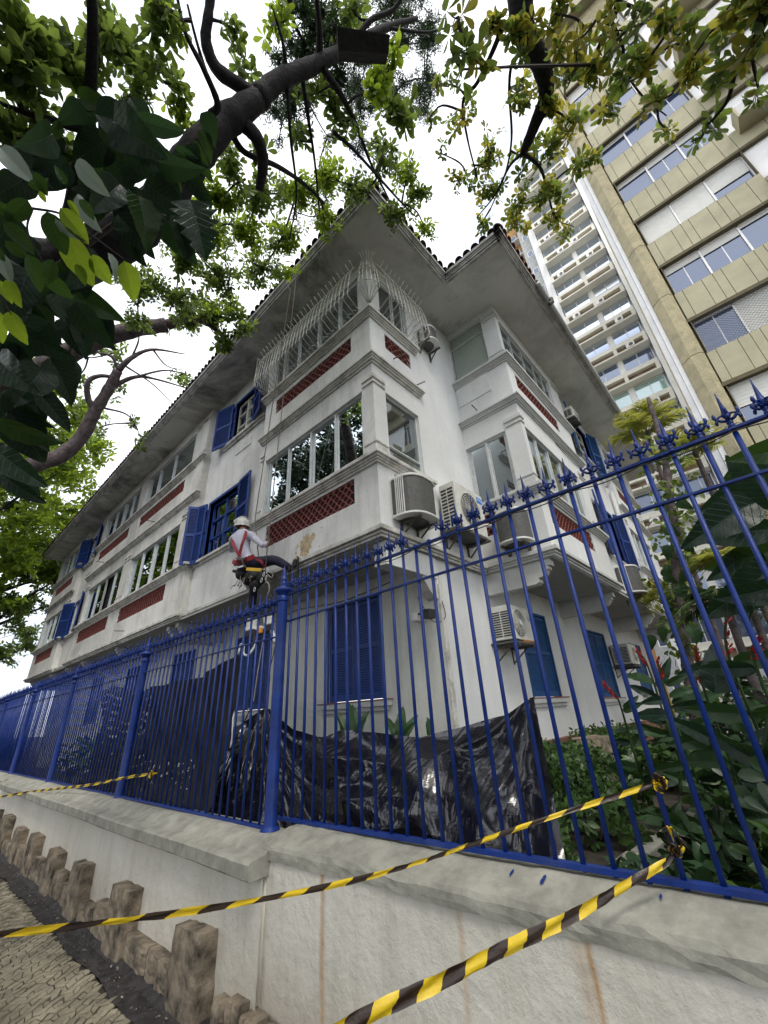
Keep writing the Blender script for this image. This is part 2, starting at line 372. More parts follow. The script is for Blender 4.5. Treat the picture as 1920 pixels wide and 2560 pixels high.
# right front: bay A side, flush wall, second bay, recess, third bay
opS = [(4.05, 4.93, S1, W1), (4.05, 4.88, S2, W2), (4.12, 4.87, *TL1), (4.14, 4.87, *TL2)]
wpart('wall', fS, 3.75, 6.5, ZB, ZT, opS, M['wall_right'])
f2L = ('L', 6.5)
op2L = [(2.46, 3.36, S1, W1), (2.46, 3.36, S2+.1, ZT-.13), (2.98, 3.3, *TL1)]
wpart('wall', f2L, 2.13, 3.37, ZB, ZT, op2L, M['wall_right'])
B2, B3 = (6.5, 10.1), (13.6, 17.3)
runs2, tiles2 = [(6.66, 9.45)], [(6.85, 9.1)]
op2 = [(6.66, 9.5, S1, W1), (6.66, 9.4, S2, W2), (6.85, 9.12, *TL1), (6.85, 9.12, *TL2)]
wpart('wall', fR, *B2, ZB, ZT, op2, M['wall_right'])
op3 = [(a+7.25, b+7.25, c, d) for a, b, c, d in op2]
wpart('wall', fR, *B3, ZB, ZT, op3, M['wall_right'])
winRR = [(11.2, 12.5, 5.0, 6.5), (11.2, 12.5, 8.18, 9.4)]
wpart('wall', fRr, 10.1, 13.6, ZB, ZT, winRR, M['wall_right'])
for x in (10.1, 13.6): mb = MB(); mb.add([(x, 2.13, ZB), (x, 2.28, ZB), (x, 2.28, ZT), (x, 2.13, ZT)], [(0, 1, 2, 3)]); mb.build('bay_return', M['wall_right'], H)
mb = MB(); mb.add([(17.3, 2.13, ZB), (17.3, 14, ZB), (17.3, 14, ZT), (17.3, 2.13, ZT)], [(0, 1, 2, 3)])
mb.build('bay_return', M['wall_right'], H)
# ground floor walls
fG, fGs = ('L', 5.0), ('R', YG)
winG = [(4.63, 5.89, 1.95, 3.53), (7.85, 9.2, 1.95, 3.45), (11.35, 12.65, 1.95, 3.5), (15.0, 16.3, 1.95, 3.5), (18.6, 19.9, 1.95, 3.5), (22.0, 23.3, 1.95, 3.5)]
wpart('wall', fG, YG, 25.6, .3, 3.9, winG, M['ground_wall'])
winGs = [(7.62, 8.82, 1.86, 3.38), (11.3, 12.75, 1.80, 3.35), (15.3, 16.6, 1.80, 3.3)]
wpart('wall', fGs, 5.0, 17.3, .3, 3.9, winGs, M['wall_right'])
mb = MB(); mb.box(5.0, 5.03, YG-.035, YG, 1.0, 3.45); mb.box(5.05, 5.12, YG-.02, YG, 1.0, 3.6); mb.build('corner_trim', M['trim'], H)
# plinth of red stone on the garden side
for i in range(22):
    for j in range(3):
        x0 = 5.1+i*.56+(j % 2)*.25; mb = MB()
        mb.box(x0+.008, x0+.55, YG-.07-R.random()*.03, YG+.02, .35+j*.28+.006, .35+(j+1)*.28)
        mb.build('plinth_stone', M['plinth'], H, bevel=.012)
# overhang ceilings
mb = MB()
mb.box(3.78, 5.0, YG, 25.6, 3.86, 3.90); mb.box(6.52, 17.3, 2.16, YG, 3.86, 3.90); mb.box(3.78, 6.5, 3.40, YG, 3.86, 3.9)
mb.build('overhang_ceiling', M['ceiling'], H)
# mouldings: a stack of steps (dz0, dz1, depth)
def mould(name, fr, u0, u1, z, steps, m, ends=(1, 1)):
    mb = MB()
    for a, b, d in steps:
        fbox(mb, fr, u0-(d if ends[0] else 0), u1+(d if ends[1] else 0), .001, d, z+a, z+b)
    return mb.build(name, m, H, bevel=.006)
SILL = [(0, .035, .035), (.035, .065, .06), (.065, .10, .085), (.10, .16, .12)]
CORN = [(0, .04, .03), (.04, .075, .065), (.075, .11, .085), (.11, .15, .115)]
LEDG = [(0, .04, .03), (.04, .08, .055), (.08, .15, .10)]
def mould_wrap(name, z, steps):                 # bay A: wraps round the corner
    mb = MB()
    for a, b, d in steps:
        mb.box(XL-d, XL-.001, YR-d, 6.65+d*.4, z+a, z+b); mb.box(XL-.001, 5.02+d*.7, YR-d, YR-.001, z+a, z+b)
    mb.build(name, M['trim'], H, bevel=.006)
mould_wrap('window_sill', 5.04, SILL); mould_wrap('window_sill', 8.14, SILL); mould_wrap('cornice', 7.02, CORN)
def mould_wrap2(name, z, steps):                # second bay
    mb = MB()
    for a, b, d in steps:
        mb.box(6.5-d, 6.499, 2.13-d, YR-.001, z+a, z+b); mb.box(6.499, 10.1+d, 2.13-d, 2.129, z+a, z+b)
    mb.build(name, M['trim2'], H, bevel=.006)
M['trim2'] = M['soffit_clean'] and wall_paint('clean_trim_paint', (.62, .63, .62), grime=.3, dark=(.3, .29, .27), gscale=2, streak=.3)
for nm, z, st in (('window_sill', 5.04, SILL), ('window_sill', 8.14, SILL), ('cornice', 7.05, CORN), ('ledge', 3.88, LEDG)): mould_wrap2(nm, z, st)
for (a, b) in (LB, LC):
    for nm, z, st in (('window_sill', 5.04, SILL), ('window_sill', 8.14, SILL), ('cornice', 7.0, CORN), ('ledge', 3.86, LEDG)): mould(nm, fL, a, b, z, st, M['trim'])
for nm, z, st in (('window_sill', 5.04, SILL), ('window_sill', 8.14, SILL), ('cornice', 7.05, CORN), ('ledge', 3.88, LEDG)): mould(nm, fR, *B3, z, st, M['trim2'])
mb = MB()
for a, b, d in LEDG:
    mb.box(XL-d, XL-.001, YR-d, 6.65+d*.3, 3.86+a, 3.86+b); mb.box(XL-.001, 6.49, YR-d, YR-.001, 3.86+a, 3.86+b)
mb.build('ledge', M['trim'], H, bevel=.006)
mould('ledge', fLr, *LR, 3.86, LEDG, M['trim'], (0, 0)); mould('ledge', fLr, *LR2, 3.86, LEDG, M['trim'], (0, 0)); mould('ledge', fRr, 10.1, 13.6, 3.88, LEDG, M['trim2'], (0, 0))
mould('window_sill', fLr, 7.05, 9.75-.2, 5.08, [(0, .05, .05), (.05, .11, .10)], M['trim'])
mould('window_sill', fLr, 6.95, 8.75, 8.02, [(0, .05, .05), (.05, .11, .10)], M['trim'])
mould('window_sill', fLr, 19.1, 20.8, 5.08, [(0, .05, .05), (.05, .11, .10)], M['trim']); mould('window_sill', fLr, 19.1, 20.8, 8.02, [(0, .05, .05), (.05, .11, .10)], M['trim'])
mould('window_sill', fRr, 11.0, 12.7, 4.86, [(0, .05, .05), (.05, .11, .10)], M['trim2']); mould('window_sill', fRr, 11.0, 12.7, 8.04, [(0, .05, .05), (.05, .11, .10)], M['trim2'])
# plaques under the recessed upper windows
for fr, u0, u1, z0, z1, m in ((fLr, 7.45, 8.15, 7.60, 7.92, 'wall'), (fLr, 19.6, 20.3, 7.6, 7.92, 'wall_old'), (f2L, 2.55, 3.33, 7.64, 8.14, 'wall_right')):
    mb = MB(); fbox(mb, fr, u0, u1, .001, .018, z0, z1); mb.build('wall_plaque', M[m], H, bevel=.003)
# pilaster capitals and bases: pairs of thin bands
def bands(fr, u0, u1, m='trim'):
    for z0, z1, d in ((6.60, 6.64, .022), (6.70, 6.78, .03), (5.22, 5.27, .035), (5.27, 5.36, .025), (5.42, 5.45, .018), (8.32, 8.40, .03), (8.46, 8.49, .018), (9.50, 9.54, .02), (9.60, 9.66, .028)):
        mb = MB(); fbox(mb, fr, u0, u1, .001, d, z0, z1); mb.build('pilaster_band', M[m], H, bevel=.004)
def band_corner(x0, x1, y0, y1, m):
    for z0, z1, d in ((6.60, 6.64, .022), (6.70, 6.78, .03), (5.22, 5.27, .035), (5.27, 5.36, .025), (5.42, 5.45, .018), (8.32, 8.40, .03), (8.46, 8.49, .018), (9.50, 9.54, .02), (9.60, 9.66, .028)):
        mb = MB(); mb.box(x0-d, x1, y0-d, y0-.001, z0, z1); mb.box(x0-d, x0-.001, y0-.001, y1, z0, z1); mb.build('pilaster_band', M[m], H, bevel=.004)
band_corner(XL, 4.03, YR, 3.61, 'trim'); band_corner(6.5, 6.65, 2.13, 2.44, 'trim2')
bands(fL, 6.50, 6.66)
for a, b in ((9.6, 10.05), (10.15, 10.42), (14.12, 14.4), (14.48, 14.72), (18.55, 19.0), (21.0, 21.35), (21.4, 21.66), (25.25, 25.6)): bands(fL, a, b)
bands(fR, 9.6, 10.1, 'trim2'); bands(fR, 13.6, 13.85, 'trim2'); bands(fR, 16.9, 17.3, 'trim2')
# pier strips standing a little proud
for a, b in ((9.62, 10.03), (21.02, 21.33)):
    for z0, z1 in ((5.45, 6.60), (8.49, 9.50), (4.03, 5.03), (7.18, 8.13)):
        mb = MB(); fbox(mb, fL, a, b, .001, .03, z0, z1); mb.build('pier', M['wall_old'], H, bevel=.004)
# scale-tile bands: half round clay tiles in staggered rows
def arc_tile(r=.0595, t=.0105, dep=.026):
    mb = MB(); n = 8
    for k in range(n):
        a0, a1 = pi*k/n, pi*(k+1)/n
        q = []
        for dd in (0, dep):
            q += [(r*cos(a0), dd, r*sin(a0)), (r*cos(a1), dd, r*sin(a1)), ((r+t)*cos(a1), dd, (r+t)*sin(a1)), ((r+t)*cos(a0), dd, (r+t)*sin(a0))]
        mb.add(q, [(3, 2, 1, 0), (0, 1, 5, 4), (2, 3, 7, 6)])
    return mb
TILE = arc_tile().mesh('scale_tile', M['terracotta'])
tcount = [0]; rest = MB()
def tile_band(fr, u0, u1, z0, z1, near=True):
    mb = MB(); fbox(mb, fr, u0, u1, -.1, -.075, z0, z1); mb.build('tile_recess', M['terra_back'], H)
    rw, rh = .138, .070; rows = int((z1-z0)/rh+.3); n = int((u1-u0)/rw)
    rw = (u1-u0)/n
    for j in range(rows):
        for i in range(n+(j % 2)):
            u = u0+rw*(i+(.5 if j % 2 == 0 else 0)); z = z0+j*(z1-z0)/rows
            hw = rw/2
            if u-hw < u0-.01 or u+hw > u1+.01: continue
            if near and tcount[0] < 300:
                o = link('scale_tile', TILE, H, FX(fr, u, -.012, z))
                if fr[0] == 'L': o.rotation_euler = (0, 0, rad(-90))
                tcount[0] += 1
            else:
                b = arc_tile()
                vs = [(FX(fr, u+p[0]*(1 if fr[0] == 'R' else -1), -.012-p[1], z+p[2])) for p in b.v]
                rest.add(vs, b.f)
tile_band(fL, *tilesA[0], *TL1); tile_band(fS, 4.12, 4.87, *TL1); tile_band(fL, *tilesA[0], *TL2)
tile_band(fS, 4.14, 4.87, *TL2); tile_band(fR, 6.85, 9.12, *TL1); tile_band(fR, 6.85, 9.12, *TL2); tile_band(f2L, 2.98, 3.3, *TL1)
for a, b in tilesB+tilesC:
    tile_band(fL, a, b, *TL1, False); tile_band(fL, a, b, *TL2, False)
for a, b in ((14.1, 16.37),): tile_band(fR, a, b, *TL1, False); tile_band(fR, a, b, *TL2, False)
rest.build('scale_tile', M['terracotta'], H, kind='stuff')
# windows: one frame with its panes
def window(fr, u0, u1, z0, z1, cuts=(), hcuts=(), fm='alu', gm='glass', fw=.035, dep=-.05, dark=(), open_=(), lab=None, slide=True):
    mb = MB(); d0, d1 = dep, dep-.05
    fbox(mb, fr, u0, u1, d0, d1, z0, z0+fw); fbox(mb, fr, u0, u1, d0, d1, z1-fw, z1)
    fbox(mb, fr, u0, u0+fw, d0, d1, z0+fw, z1-fw); fbox(mb, fr, u1-fw, u1, d0, d1, z0+fw, z1-fw)
    for c in cuts: fbox(mb, fr, c-fw*.6, c+fw*.6, d0+.012, d1, z0+fw, z1-fw)
    for c in hcuts: fbox(mb, fr, u0+fw, u1-fw, d0+.008, d1, c-fw*.4, c+fw*.4)
    wd = mb.build('window', M[fm], H, bevel=.003, label=lab)
    us = [u0+fw, *cuts, u1-fw]; zs = [z0+fw, *hcuts, z1-fw]
    for i in range(len(us)-1):
        for j in range(len(zs)-1):
            if (i, j) in open_ or i in open_: continue
            mb = MB(); a, b = us[i]+.022, us[i+1]-.022; e = dep-.028-(.012 if (slide and i % 2) else 0)
            tl = R.uniform(-.006, .006); t2 = R.uniform(-.006, .006)
            g = [FX(fr, a-.01, e+tl, zs[j]), FX(fr, b+.01, e-tl, zs[j]), FX(fr, b+.01, e-tl+t2, zs[j+1]), FX(fr, a-.01, e+tl+t2, zs[j+1])]
            mb.add(g, [(0, 1, 2, 3)]); mb.build('pane', M[dark[i] if i < len(dark) and dark[i] else gm], wd)
            if slide and cuts:
                s = .024
                for q in ((a-.02, a+s, zs[j], zs[j+1]), (b-s, b+.02, zs[j], zs[j+1])): fb = MB(); fbox(fb, fr, q[0], q[1], e+.014, e-.01, q[2], q[3]); fb.build('sash', M[fm], wd)
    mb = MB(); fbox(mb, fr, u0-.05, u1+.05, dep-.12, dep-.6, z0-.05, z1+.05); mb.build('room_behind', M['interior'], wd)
    return wd
window(fL, 3.63, 6.47, S1, W1, (4.34, 5.02, 5.71))
window(fL, 3.63, 6.47, S2, W2, (4.22, 4.88, 5.56, 6.1))
window(fS, 4.05, 4.93, S1, W1, (), (5.53,)); window(fS, 4.05, 4.88, S2, W2, (4.5,), gm='glass_dim')
window(fL, 10.5, 14.08, S1, W1, (11.35, 12.25, 13.15)); window(fL, 10.5, 14.08, S2, W2, (12.0, 13.2))
window(fL, 14.75, 18.5, S1, W1, (15.6, 16.5, 17.4), open_=(1,)); window(fL, 14.75, 18.5, S2, W2, (15.6, 16.5, 17.4))
window(fL, 21.7, 25.2, S1, W1, (22.6, 23.5, 24.3)); window(fL, 21.7, 25.2, S2, W2, (22.6, 23.5, 24.3))
window(f2L, 2.46, 3.36, S1, W1, (2.92,), gm='glass_dim'); window(f2L, 2.46, 3.36, S2+.1, ZT-.13, (), (9.38,), gm='glass_pale')
window(fR, 6.66, 9.5, S1, W1, (7.2, 7.8, 8.45, 9.0)); window(fR, 6.66, 9.4, S2, W2, (7.22, 7.85, 8.5, 9.0), (9.12,), gm='glass_dim', slide=False)
window(fR, 13.91, 16.75, S1, W1, (14.6, 15.4, 16.1)); window(fR, 13.91, 16.65, S2, W2, (14.6, 15.4, 16.1))
# sash windows behind the shutters
def sash(fr, u0, u1, z0, z1, fm='cream_wood', surround='shutter'):
    mb = MB()
    for q in ((u0-.07, u0, z0, z1+.07), (u1, u1+.07, z0, z1+.07), (u0, u1, z1, z1+.07)): fbox(mb, fr, q[0], q[1], .03, -.1, q[2], q[3])
    mb.build('window_surround', M[surround], H, bevel=.004)
    m_ = (u0+u1)/2; zc = (z0+z1)/2
    return window(fr, u0, u1, z0, z1, (m_,), (z0+(z1-z0)*.33, z0+(z1-z0)*.66), fm=fm, fw=.05, dep=-.07, slide=False)
sash(fLr, 7.47, 8.40, 8.18, 9.33); sash(fLr, 7.72, 9.12, 5.22, 6.62, 'shutter')
sash(fLr, 19.3, 20.6, 5.22, 6.5); sash(fLr, 19.3, 20.6, 8.18, 9.33); sash(fRr, 11.2, 12.5, 5.0, 6.5, 'shutter'); sash(fRr, 11.2, 12.5, 8.18, 9.4)
# louvred shutter leaves (frame, louvre): hinge point, direction angle, width
def shutter(p, ang, wd, z0, z1, m='shutter', rails=(.5,), parent=None, solid_top=0):
    par = parent or H
    dx, dy = cos(ang), sin(ang); nx, ny = -dy, dx
    def P(u, d, z): return (p[0]+dx*u+nx*d, p[1]+dy*u+ny*d, z)
    def bx(mb, u0, u1, d0, d1, a, b):
        mb.add([P(u0,d0,a),P(u1,d0,a),P(u1,d1,a),P(u0,d1,a),P(u0,d0,b),P(u1,d0,b),P(u1,d1,b),P(u0,d1,b)],
               [(3,2,1,0),(4,5,6,7),(0,1,5,4),(1,2,6,5),(2,3,7,6),(3,0,4,7)])
    mb = MB(); s = .055; rz = [z0+(z1-z0)*r for r in rails]
    bx(mb, 0, s, -.02, .02, z0, z1); bx(mb, wd-s, wd, -.02, .02, z0, z1)
    bx(mb, s, wd-s, -.02, .02, z0, z0+.09); bx(mb, s, wd-s, -.02, .02, z1-.07, z1)
    for r in rz: bx(mb, s, wd-s, -.02, .02, r-.035, r+.035)
    for hz in (z0+.2, (z0+z1)/2, z1-.2): bx(mb, -.03, .02, -.03, .03, hz-.03, hz+.03)
    sh = mb.build('shutter', M[m], par, bevel=.003)
    lv = MB(); edges = [z0+.09]+[e for r in rz for e in (r-.035, r+.035)]+[z1-.07]
    for i in range(0, len(edges), 2):
        a, b = edges[i], edges[i+1]; n = max(2, int((b-a)/.036))
        for k in range(n):
            z = a+(b-a)*(k+.5)/n
            lv.add([P(s,-.014,z-.013),P(wd-s,-.014,z-.013),P(wd-s,.014,z+.011),P(s,.014,z+.011),P(s,-.014,z-.007),P(wd-s,-.014,z-.007),P(wd-s,.014,z+.017),P(s,.014,z+.017)],
                   [(3,2,1,0),(4,5,6,7),(0,1,5,4),(2,3,7,6)])
    lv.build('louvre', M[m], sh); 
    bk = MB(); bx(bk, s-.005, wd-s+.005, -.0015, .0015, z0+.05, z1-.05) ; bk.build('backing', M[m], sh)
    return sh
# closed ground-floor shutters with sills
def closed(fr, u0, u1, z0, z1, m='shutter', leaves=2, rails=(.52,)):
    w_ = (u1-u0)/leaves
    mb = MB()
    for q in ((u0-.05, u0, z0, z1+.05), (u1, u1+.05, z0, z1+.05), (u0, u1, z1, z1+.05)): fbox(mb, fr, q[0], q[1], .012, -.08, q[2], q[3])
    mb.build('window_surround', M[m], H, bevel=.004)
    for i in range(leaves):
        p = FX(fr, u0+i*w_+.004, -.03, 0)
        shutter(p, rad(90) if fr[0] == 'L' else 0, w_-.008, z0+.01, z1-.01, m, rails)
    mb = MB(); fbox(mb, fr, u0-.18, u1+.18, .001, .09, z0-.10, z0-.02); fbox(mb, fr, u0-.12, u1+.12, .001, .05, z0-.16, z0-.10)
    mb.build('window_sill', M['trim2'], H, bevel=.005)
    mb = MB(); fbox(mb, fr, u0-.2, u1+.2, .001, .10, z0-.018, z0-.002); mb.build('sill_tile', M['terracotta'], H)
for q in winG: closed(fG, *q, 'shutter', 2 if q[0] < 5 else 2)
for q in winGs: closed(fGs, *q, 'shutter_bright', 2)
# opened shutters of the upper floors
shutter((3.84, 8.48), rad(104), .62, 8.10, 9.40); shutter((3.84, 7.40), rad(-106), .60, 8.12, 9.40)
shutter((3.84, 9.20), rad(106), .30, 5.12, 6.66); shutter((3.80, 9.48), rad(150), .28, 5.12, 6.66); shutter((3.84, 7.66), rad(-96), .56, 5.14, 6.66)
for z0, z1 in ((5.12, 6.55), (8.1, 9.4)):
    shutter((3.84, 20.68), rad(115), .6, z0, z1); shutter((3.84, 19.22), rad(-112), .6, z0, z1)
shutter((11.1, 2.22), rad(-170), .62, 7.95, 9.5, 'shutter_bright'); shutter((12.6, 2.22), rad(-14), .5, 7.95, 9.5, 'shutter_bright')
shutter((11.1, 2.22), rad(-170), .62, 4.95, 6.6, 'shutter'); shutter((12.6, 2.22), rad(-14), .5, 4.95, 6.6, 'shutter')
# beams and scroll brackets under the overhang
def scroll(fr, u, w_, z, L, m='trim2'):         # bracket profile running outward from the ground wall
    prof = [(0, 0), (L, 0), (L, -.10), (L-.05, -.10), (L-.05, -.15), (L-.09, -.17), (L-.12, -.22), (L-.17, -.26), (L-.24, -.27), (L-.24, -.33), (L-.30, -.36), (L-.34, -.36), (0, -.36)]
    mb = MB(); mb.prism([(a, b) for a, b in prof], lambda p, q, t: FX(fr, t, p, z+q), u-w_/2, u+w_/2)
    mb.build('scroll_bracket', M[m], H, bevel=.004)
for y in (9.85, 10.35, 13.9, 17.2, 19.2, 21.5, 25.0): scroll(('L', 5.0), y, .16, 3.86, 1.16, 'trim2')
for x in (6.60, 9.95, 13.7, 17.1): scroll(('R', YG), x, .17, 3.86, 1.20)
mb = MB(); mb.box(3.86, 5.0, 3.40, 3.62, 3.52, 3.855); mb.build('beam', M['wall_right'], H, bevel=.006)
mb = MB(); mb.prism([(0, 0), (.34, 0), (.34, -.06), (.28, -.1), (.2, -.2), (.1, -.28), (0, -.3)], lambda p, q, t: (5.0-p, t, 3.52+q), 3.42, 3.6); mb.build('scroll_bracket', M['trim2'], H, bevel=.004)
# ---- roof: soffits, fascias, tiles
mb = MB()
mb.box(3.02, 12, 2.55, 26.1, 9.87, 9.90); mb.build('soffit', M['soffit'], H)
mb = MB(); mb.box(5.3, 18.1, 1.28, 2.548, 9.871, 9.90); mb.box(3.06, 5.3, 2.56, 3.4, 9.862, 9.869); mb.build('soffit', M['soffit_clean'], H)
def eave(a, b, out, ext0=0, ext1=0):            # moulded fascia from a to b, stepping outwards
    a, b, o = V3(a), V3(b), V3(out); d = (b-a).normalized(); mb = MB()
    for z0, z1, dd in ((9.84, 9.885, .0), (9.885, 9.925, .03), (9.925, 9.955, .05), (9.955, 10.03, .085)):
        p0, p1 = a-d*(dd*ext0), b+d*(dd*ext1)
        vs = [p0-o*.06, p1-o*.06, p1+o*dd, p0+o*dd]
        mb.add([(v.x, v.y, z0) for v in vs]+[(v.x, v.y, z1) for v in vs], [(3,2,1,0),(4,5,6,7),(0,1,5,4),(1,2,6,5),(2,3,7,6),(3,0,4,7)])
    mb.build('fascia', M['fascia'], H, bevel=.004)
eave((3.02, 2.55, 0), (3.02, 26.1, 0), (-1, 0, 0), 1, 1); eave((3.02, 2.55, 0), (5.3, 2.55, 0), (0, -1, 0), 1, -1)
eave((5.3, 2.55, 0), (5.3, 1.28, 0), (-1, 0, 0), -1, 1); eave((5.3, 1.28, 0), (18.1, 1.28, 0), (0, -1, 0), 1, 1); eave((3.02, 26.1, 0), (12, 26.1, 0), (0, 1, 0), 1, 1)
def gutter(y, x0, x1):
    mb = MB(); mb.tube([(x0, y, 9.93), (x1, y, 9.88)], .045, 10); mb.build('gutter', M['trim2'], H, smooth=True)
gutter(1.15, 6.8, 18.1)
mb = MB(); mb.tube([(7.35, 1.1, 9.9), (7.35, 1.1, 9.78), (7.32, 1.16, 9.74)], .05, 8); mb.build('gutter_outlet', M['iron'], H)
def tile_shape(L=.46, r=.085, t=.015):          # one barrel tile, open end at -y
    mb = MB(); n = 8; P = []
    for k in range(n+1):
        a = pi*k/n; P.append((a, cos(a), sin(a)))
    for y, rr in ((0, r), (L, r*.86)):
        for _, c_, s_ in P: mb.v.append((c_*rr, y, s_*rr))
        for _, c_, s_ in P: mb.v.append((c_*(rr-t), y, s_*(rr-t)))
    m = n+1
    for k in range(n):
        mb.f += [(k, k+1, 2*m+k+1, 2*m+k), (m+k+1, m+k, 3*m+k, 3*m+k+1), (k+1, k, m+k, m+k+1)]
    return mb
PT = rad(24)
ts_mb = tile_shape()
BT = ts_mb.mesh('roof_tile', M['roof']); BTr = ts_mb.mesh('roof_tile', M['roof_red'])
roof_rest, roof_rest_r = MB(), MB()
ntile = [0]
def roof_run(a, b, inward, rows, me, restmb, first_part=True, cut=None, skip=None, hip0=0, hip1=0):
    a, b, i_ = V3(a), V3(b), V3(inward); d = (b-a).normalized(); n = int((b-a).length/.185)
    for row in range(rows):
        for k in range(n):
            if skip and skip(k, n): continue
            u = (k+.5)*(b-a).length/n; s = row*.36
            if u < s*hip0 or (b-a).length-u < s*hip1: continue
            p = a+d*u+i_*(s*cos(PT)-.10)
            jz = R.uniform(-.012, .012); yaw = math.atan2(i_.y, i_.x)-pi/2+R.uniform(-.05, .05)
            loc = (p.x, p.y, 10.055+s*sin(PT)-.045+jz)
            if row == 0 and first_part and ntile[0] < 290:
                o = link('roof_tile', me, H, loc); o.rotation_euler = (PT+R.uniform(-.02, .02), R.uniform(-.05, .05), yaw); ntile[0] += 1
            else:
                Mx = Matrix.Translation(V3(loc)) @ Matrix.Rotation(yaw, 4, 'Z') @ Matrix.Rotation(PT, 4, 'X')
                restmb.add([Mx @ V3(v) for v in ts_mb.v], ts_mb.f)
roof_run((5.3, 1.28, 0), (18.1, 1.28, 0), (0, 1, 0), 3, BTr, roof_rest_r, hip0=1)
roof_run((3.02, 2.55, 0), (5.3, 2.55, 0), (0, 1, 0), 3, BT, roof_rest, hip0=1)
roof_run((5.3, 1.28, 0), (5.3, 2.6, 0), (1, 0, 0), 3, BT, roof_rest, hip0=1)
roof_run((3.02, 2.55, 0), (3.02, 26.1, 0), (1, 0, 0), 3, BT, roof_rest, hip0=1)
roof_rest.build('roof_tile', M['roof'], H, kind='stuff'); roof_rest_r.build('roof_tile', M['roof_red'], H, kind='stuff')
for p, yaw in (((2.98, 2.51), 45), ((5.26, 1.24), 45)):   # hip ridge ends
    Mx = Matrix.Translation((p[0], p[1], 10.05)) @ Matrix.Rotation(rad(yaw-90), 4, 'Z') @ Matrix.Rotation(rad(17), 4, 'X')
    for k in range(6):
        mb = MB(); mb.add([Mx @ V3((v[0]*1.25, v[1]+k*.36, v[2]*1.35+.02)) for v in ts_mb.v], ts_mb.f)
        mb.build('ridge_tile', M['roof'], H)
mb = MB()                                        # roof deck under the tiles
zc = 10.04
def sl(x, y): return 0
mb.add([(3.0, 2.52, zc), (3.0, 26.1, zc), (8.5, 26.1-5.5, zc+2.4), (8.5, 8.0, zc+2.4)], [(0, 1, 2, 3)])
mb.add([(3.0, 2.52, zc), (8.5, 8.0, zc+2.4), (14, 8.0, zc+2.4), (14, 2.52, zc)], [(0, 1, 2, 3)])
mb.add([(5.28, 1.26, zc+.002), (18.1, 1.26, zc+.002), (14, 6.5, zc+2.2), (10.4, 6.5, zc+2.2)], [(0, 1, 2, 3)])
mb.add([(5.28, 1.26, zc+.002), (10.4, 6.5, zc+2.2), (5.28, 6.5, zc+.2)], [(0, 1, 2)])
mb.build('roof_deck', M['roof'], H)
# ---- security cage round the top corner
G_ = MB()
cage = link('security_grille', None, H, (XL, YR, S2)); cage['label'] = 'bulging white bar cage over the top corner windows'
def cage_bar(base, n):                          # base point on the sill, outward unit vector
    b, n = V3(base), V3(n)
    pts = [b, b+n*.29+V3((0, 0, .15)), b+n*.30+V3((0, 0, .19)), b+n*.24+V3((0, 0, .74)), b+n*.17+V3((0, 0, 1.02)), b+n*.12+V3((0, 0, 1.12)), b+n*.23+V3((0, 0, 1.22))]
    mb = MB(); mb.tube(pts, .0085, 5); mb.build('grille_bar', M['steel'], cage, smooth=True)
zz = 8.31
bases = [((XL-.10, YR+.02+.118*k, zz), (-1, 0, 0)) for k in range(1, 28)]
bases += [((XL-.10+.02, YR-.10+.02, zz), (-cos(a), -sin(a), 0)) for a in [rad(x) for x in (8, 24, 40, 56, 72, 85)]]
bases += [((XL+.02+.118*k, YR-.10, zz), (0, -1, 0)) for k in range(1, 12)]
for b, n in bases: cage_bar(b, n)
def cage_rail(off, z, r=.009):
    c0 = V3((XL-.08, YR-.08, 0)); pts = [(XL-.10-off, 6.62, z)]
    pts.append((XL-.10-off, YR, z))
    for a in range(0, 91, 15): pts.append((c0.x-off*cos(rad(a))-.02, c0.y-off*sin(rad(a))-.02, z))
    pts.append((5.08, YR-.10-off, z))
    mb = MB(); mb.tube(pts, r, 5); mb.build('grille_rail', M['steel'], cage, smooth=True)
cage_rail(.285, 8.56, .008); cage_rail(.235, 8.98, .008); cage_rail(.18, 9.28, .008)
for k in range(8):                               # closing side pieces
    for ends in (((XL-.38+.045*k, 6.62, 8.5), (XL-.34+.042*k, 6.62, 9.35)),):
        mb = MB(); mb.tube(ends, .008, 5); mb.build('grille_bar', M['steel'], cage)
for z in (8.45, 8.62, 8.8, 8.98, 9.15, 9.3):
    d = .36 if z > 8.6 else .2
    mb = MB(); d *= .7; mb.tube([(XL-.10-d, 6.62, z), (XL-.02, 6.62, z)], .008, 5); mb.build('grille_bar', M['steel'], cage)
    mb = MB(); mb.tube([(5.08, YR-.10-d*.8, z), (5.08, YR-.02, z)], .008, 5); mb.build('grille_bar', M['steel'], cage)
# peeling plaster patch on bay A
def patch(fr, u, z, ru, rz, m, seed, d=.002):
    rr = random.Random(seed); n = 40; pts = []
    for k in range(n):
        a = 2*pi*k/n; s = .72+.38*rr.random()
        pts.append((u+ru*s*cos(a), z+rz*s*sin(a)))
    mb = MB(); mb.add([FX(fr, u, d, z)]+[FX(fr, p, d, q) for p, q in pts], [(0, 1+k, 1+(k+1) % n) for k in range(n)])
    return mb.build('bare_plaster_patch', m, H)
M['plaster'] = plain('exposed_sandy_plaster', (.46, .37, .23), .9, .25, 18, .6, 60)
patch(fL, 5.02, 4.25, .17, .20, M['plaster'], 3); patch(fL, 4.83, 4.34, .06, .07, M['plaster'], 5, .0025); patch(fL, 5.25, 4.10, .05, .04, M['plaster'], 6, .0025)
for k in range(16): patch(fL, 5.0+R.gauss(0, .2), 4.25+R.gauss(0, .12), R.uniform(.008, .03), R.uniform(.006, .03), M['plaster'], 20+k, .003+.0002*k)
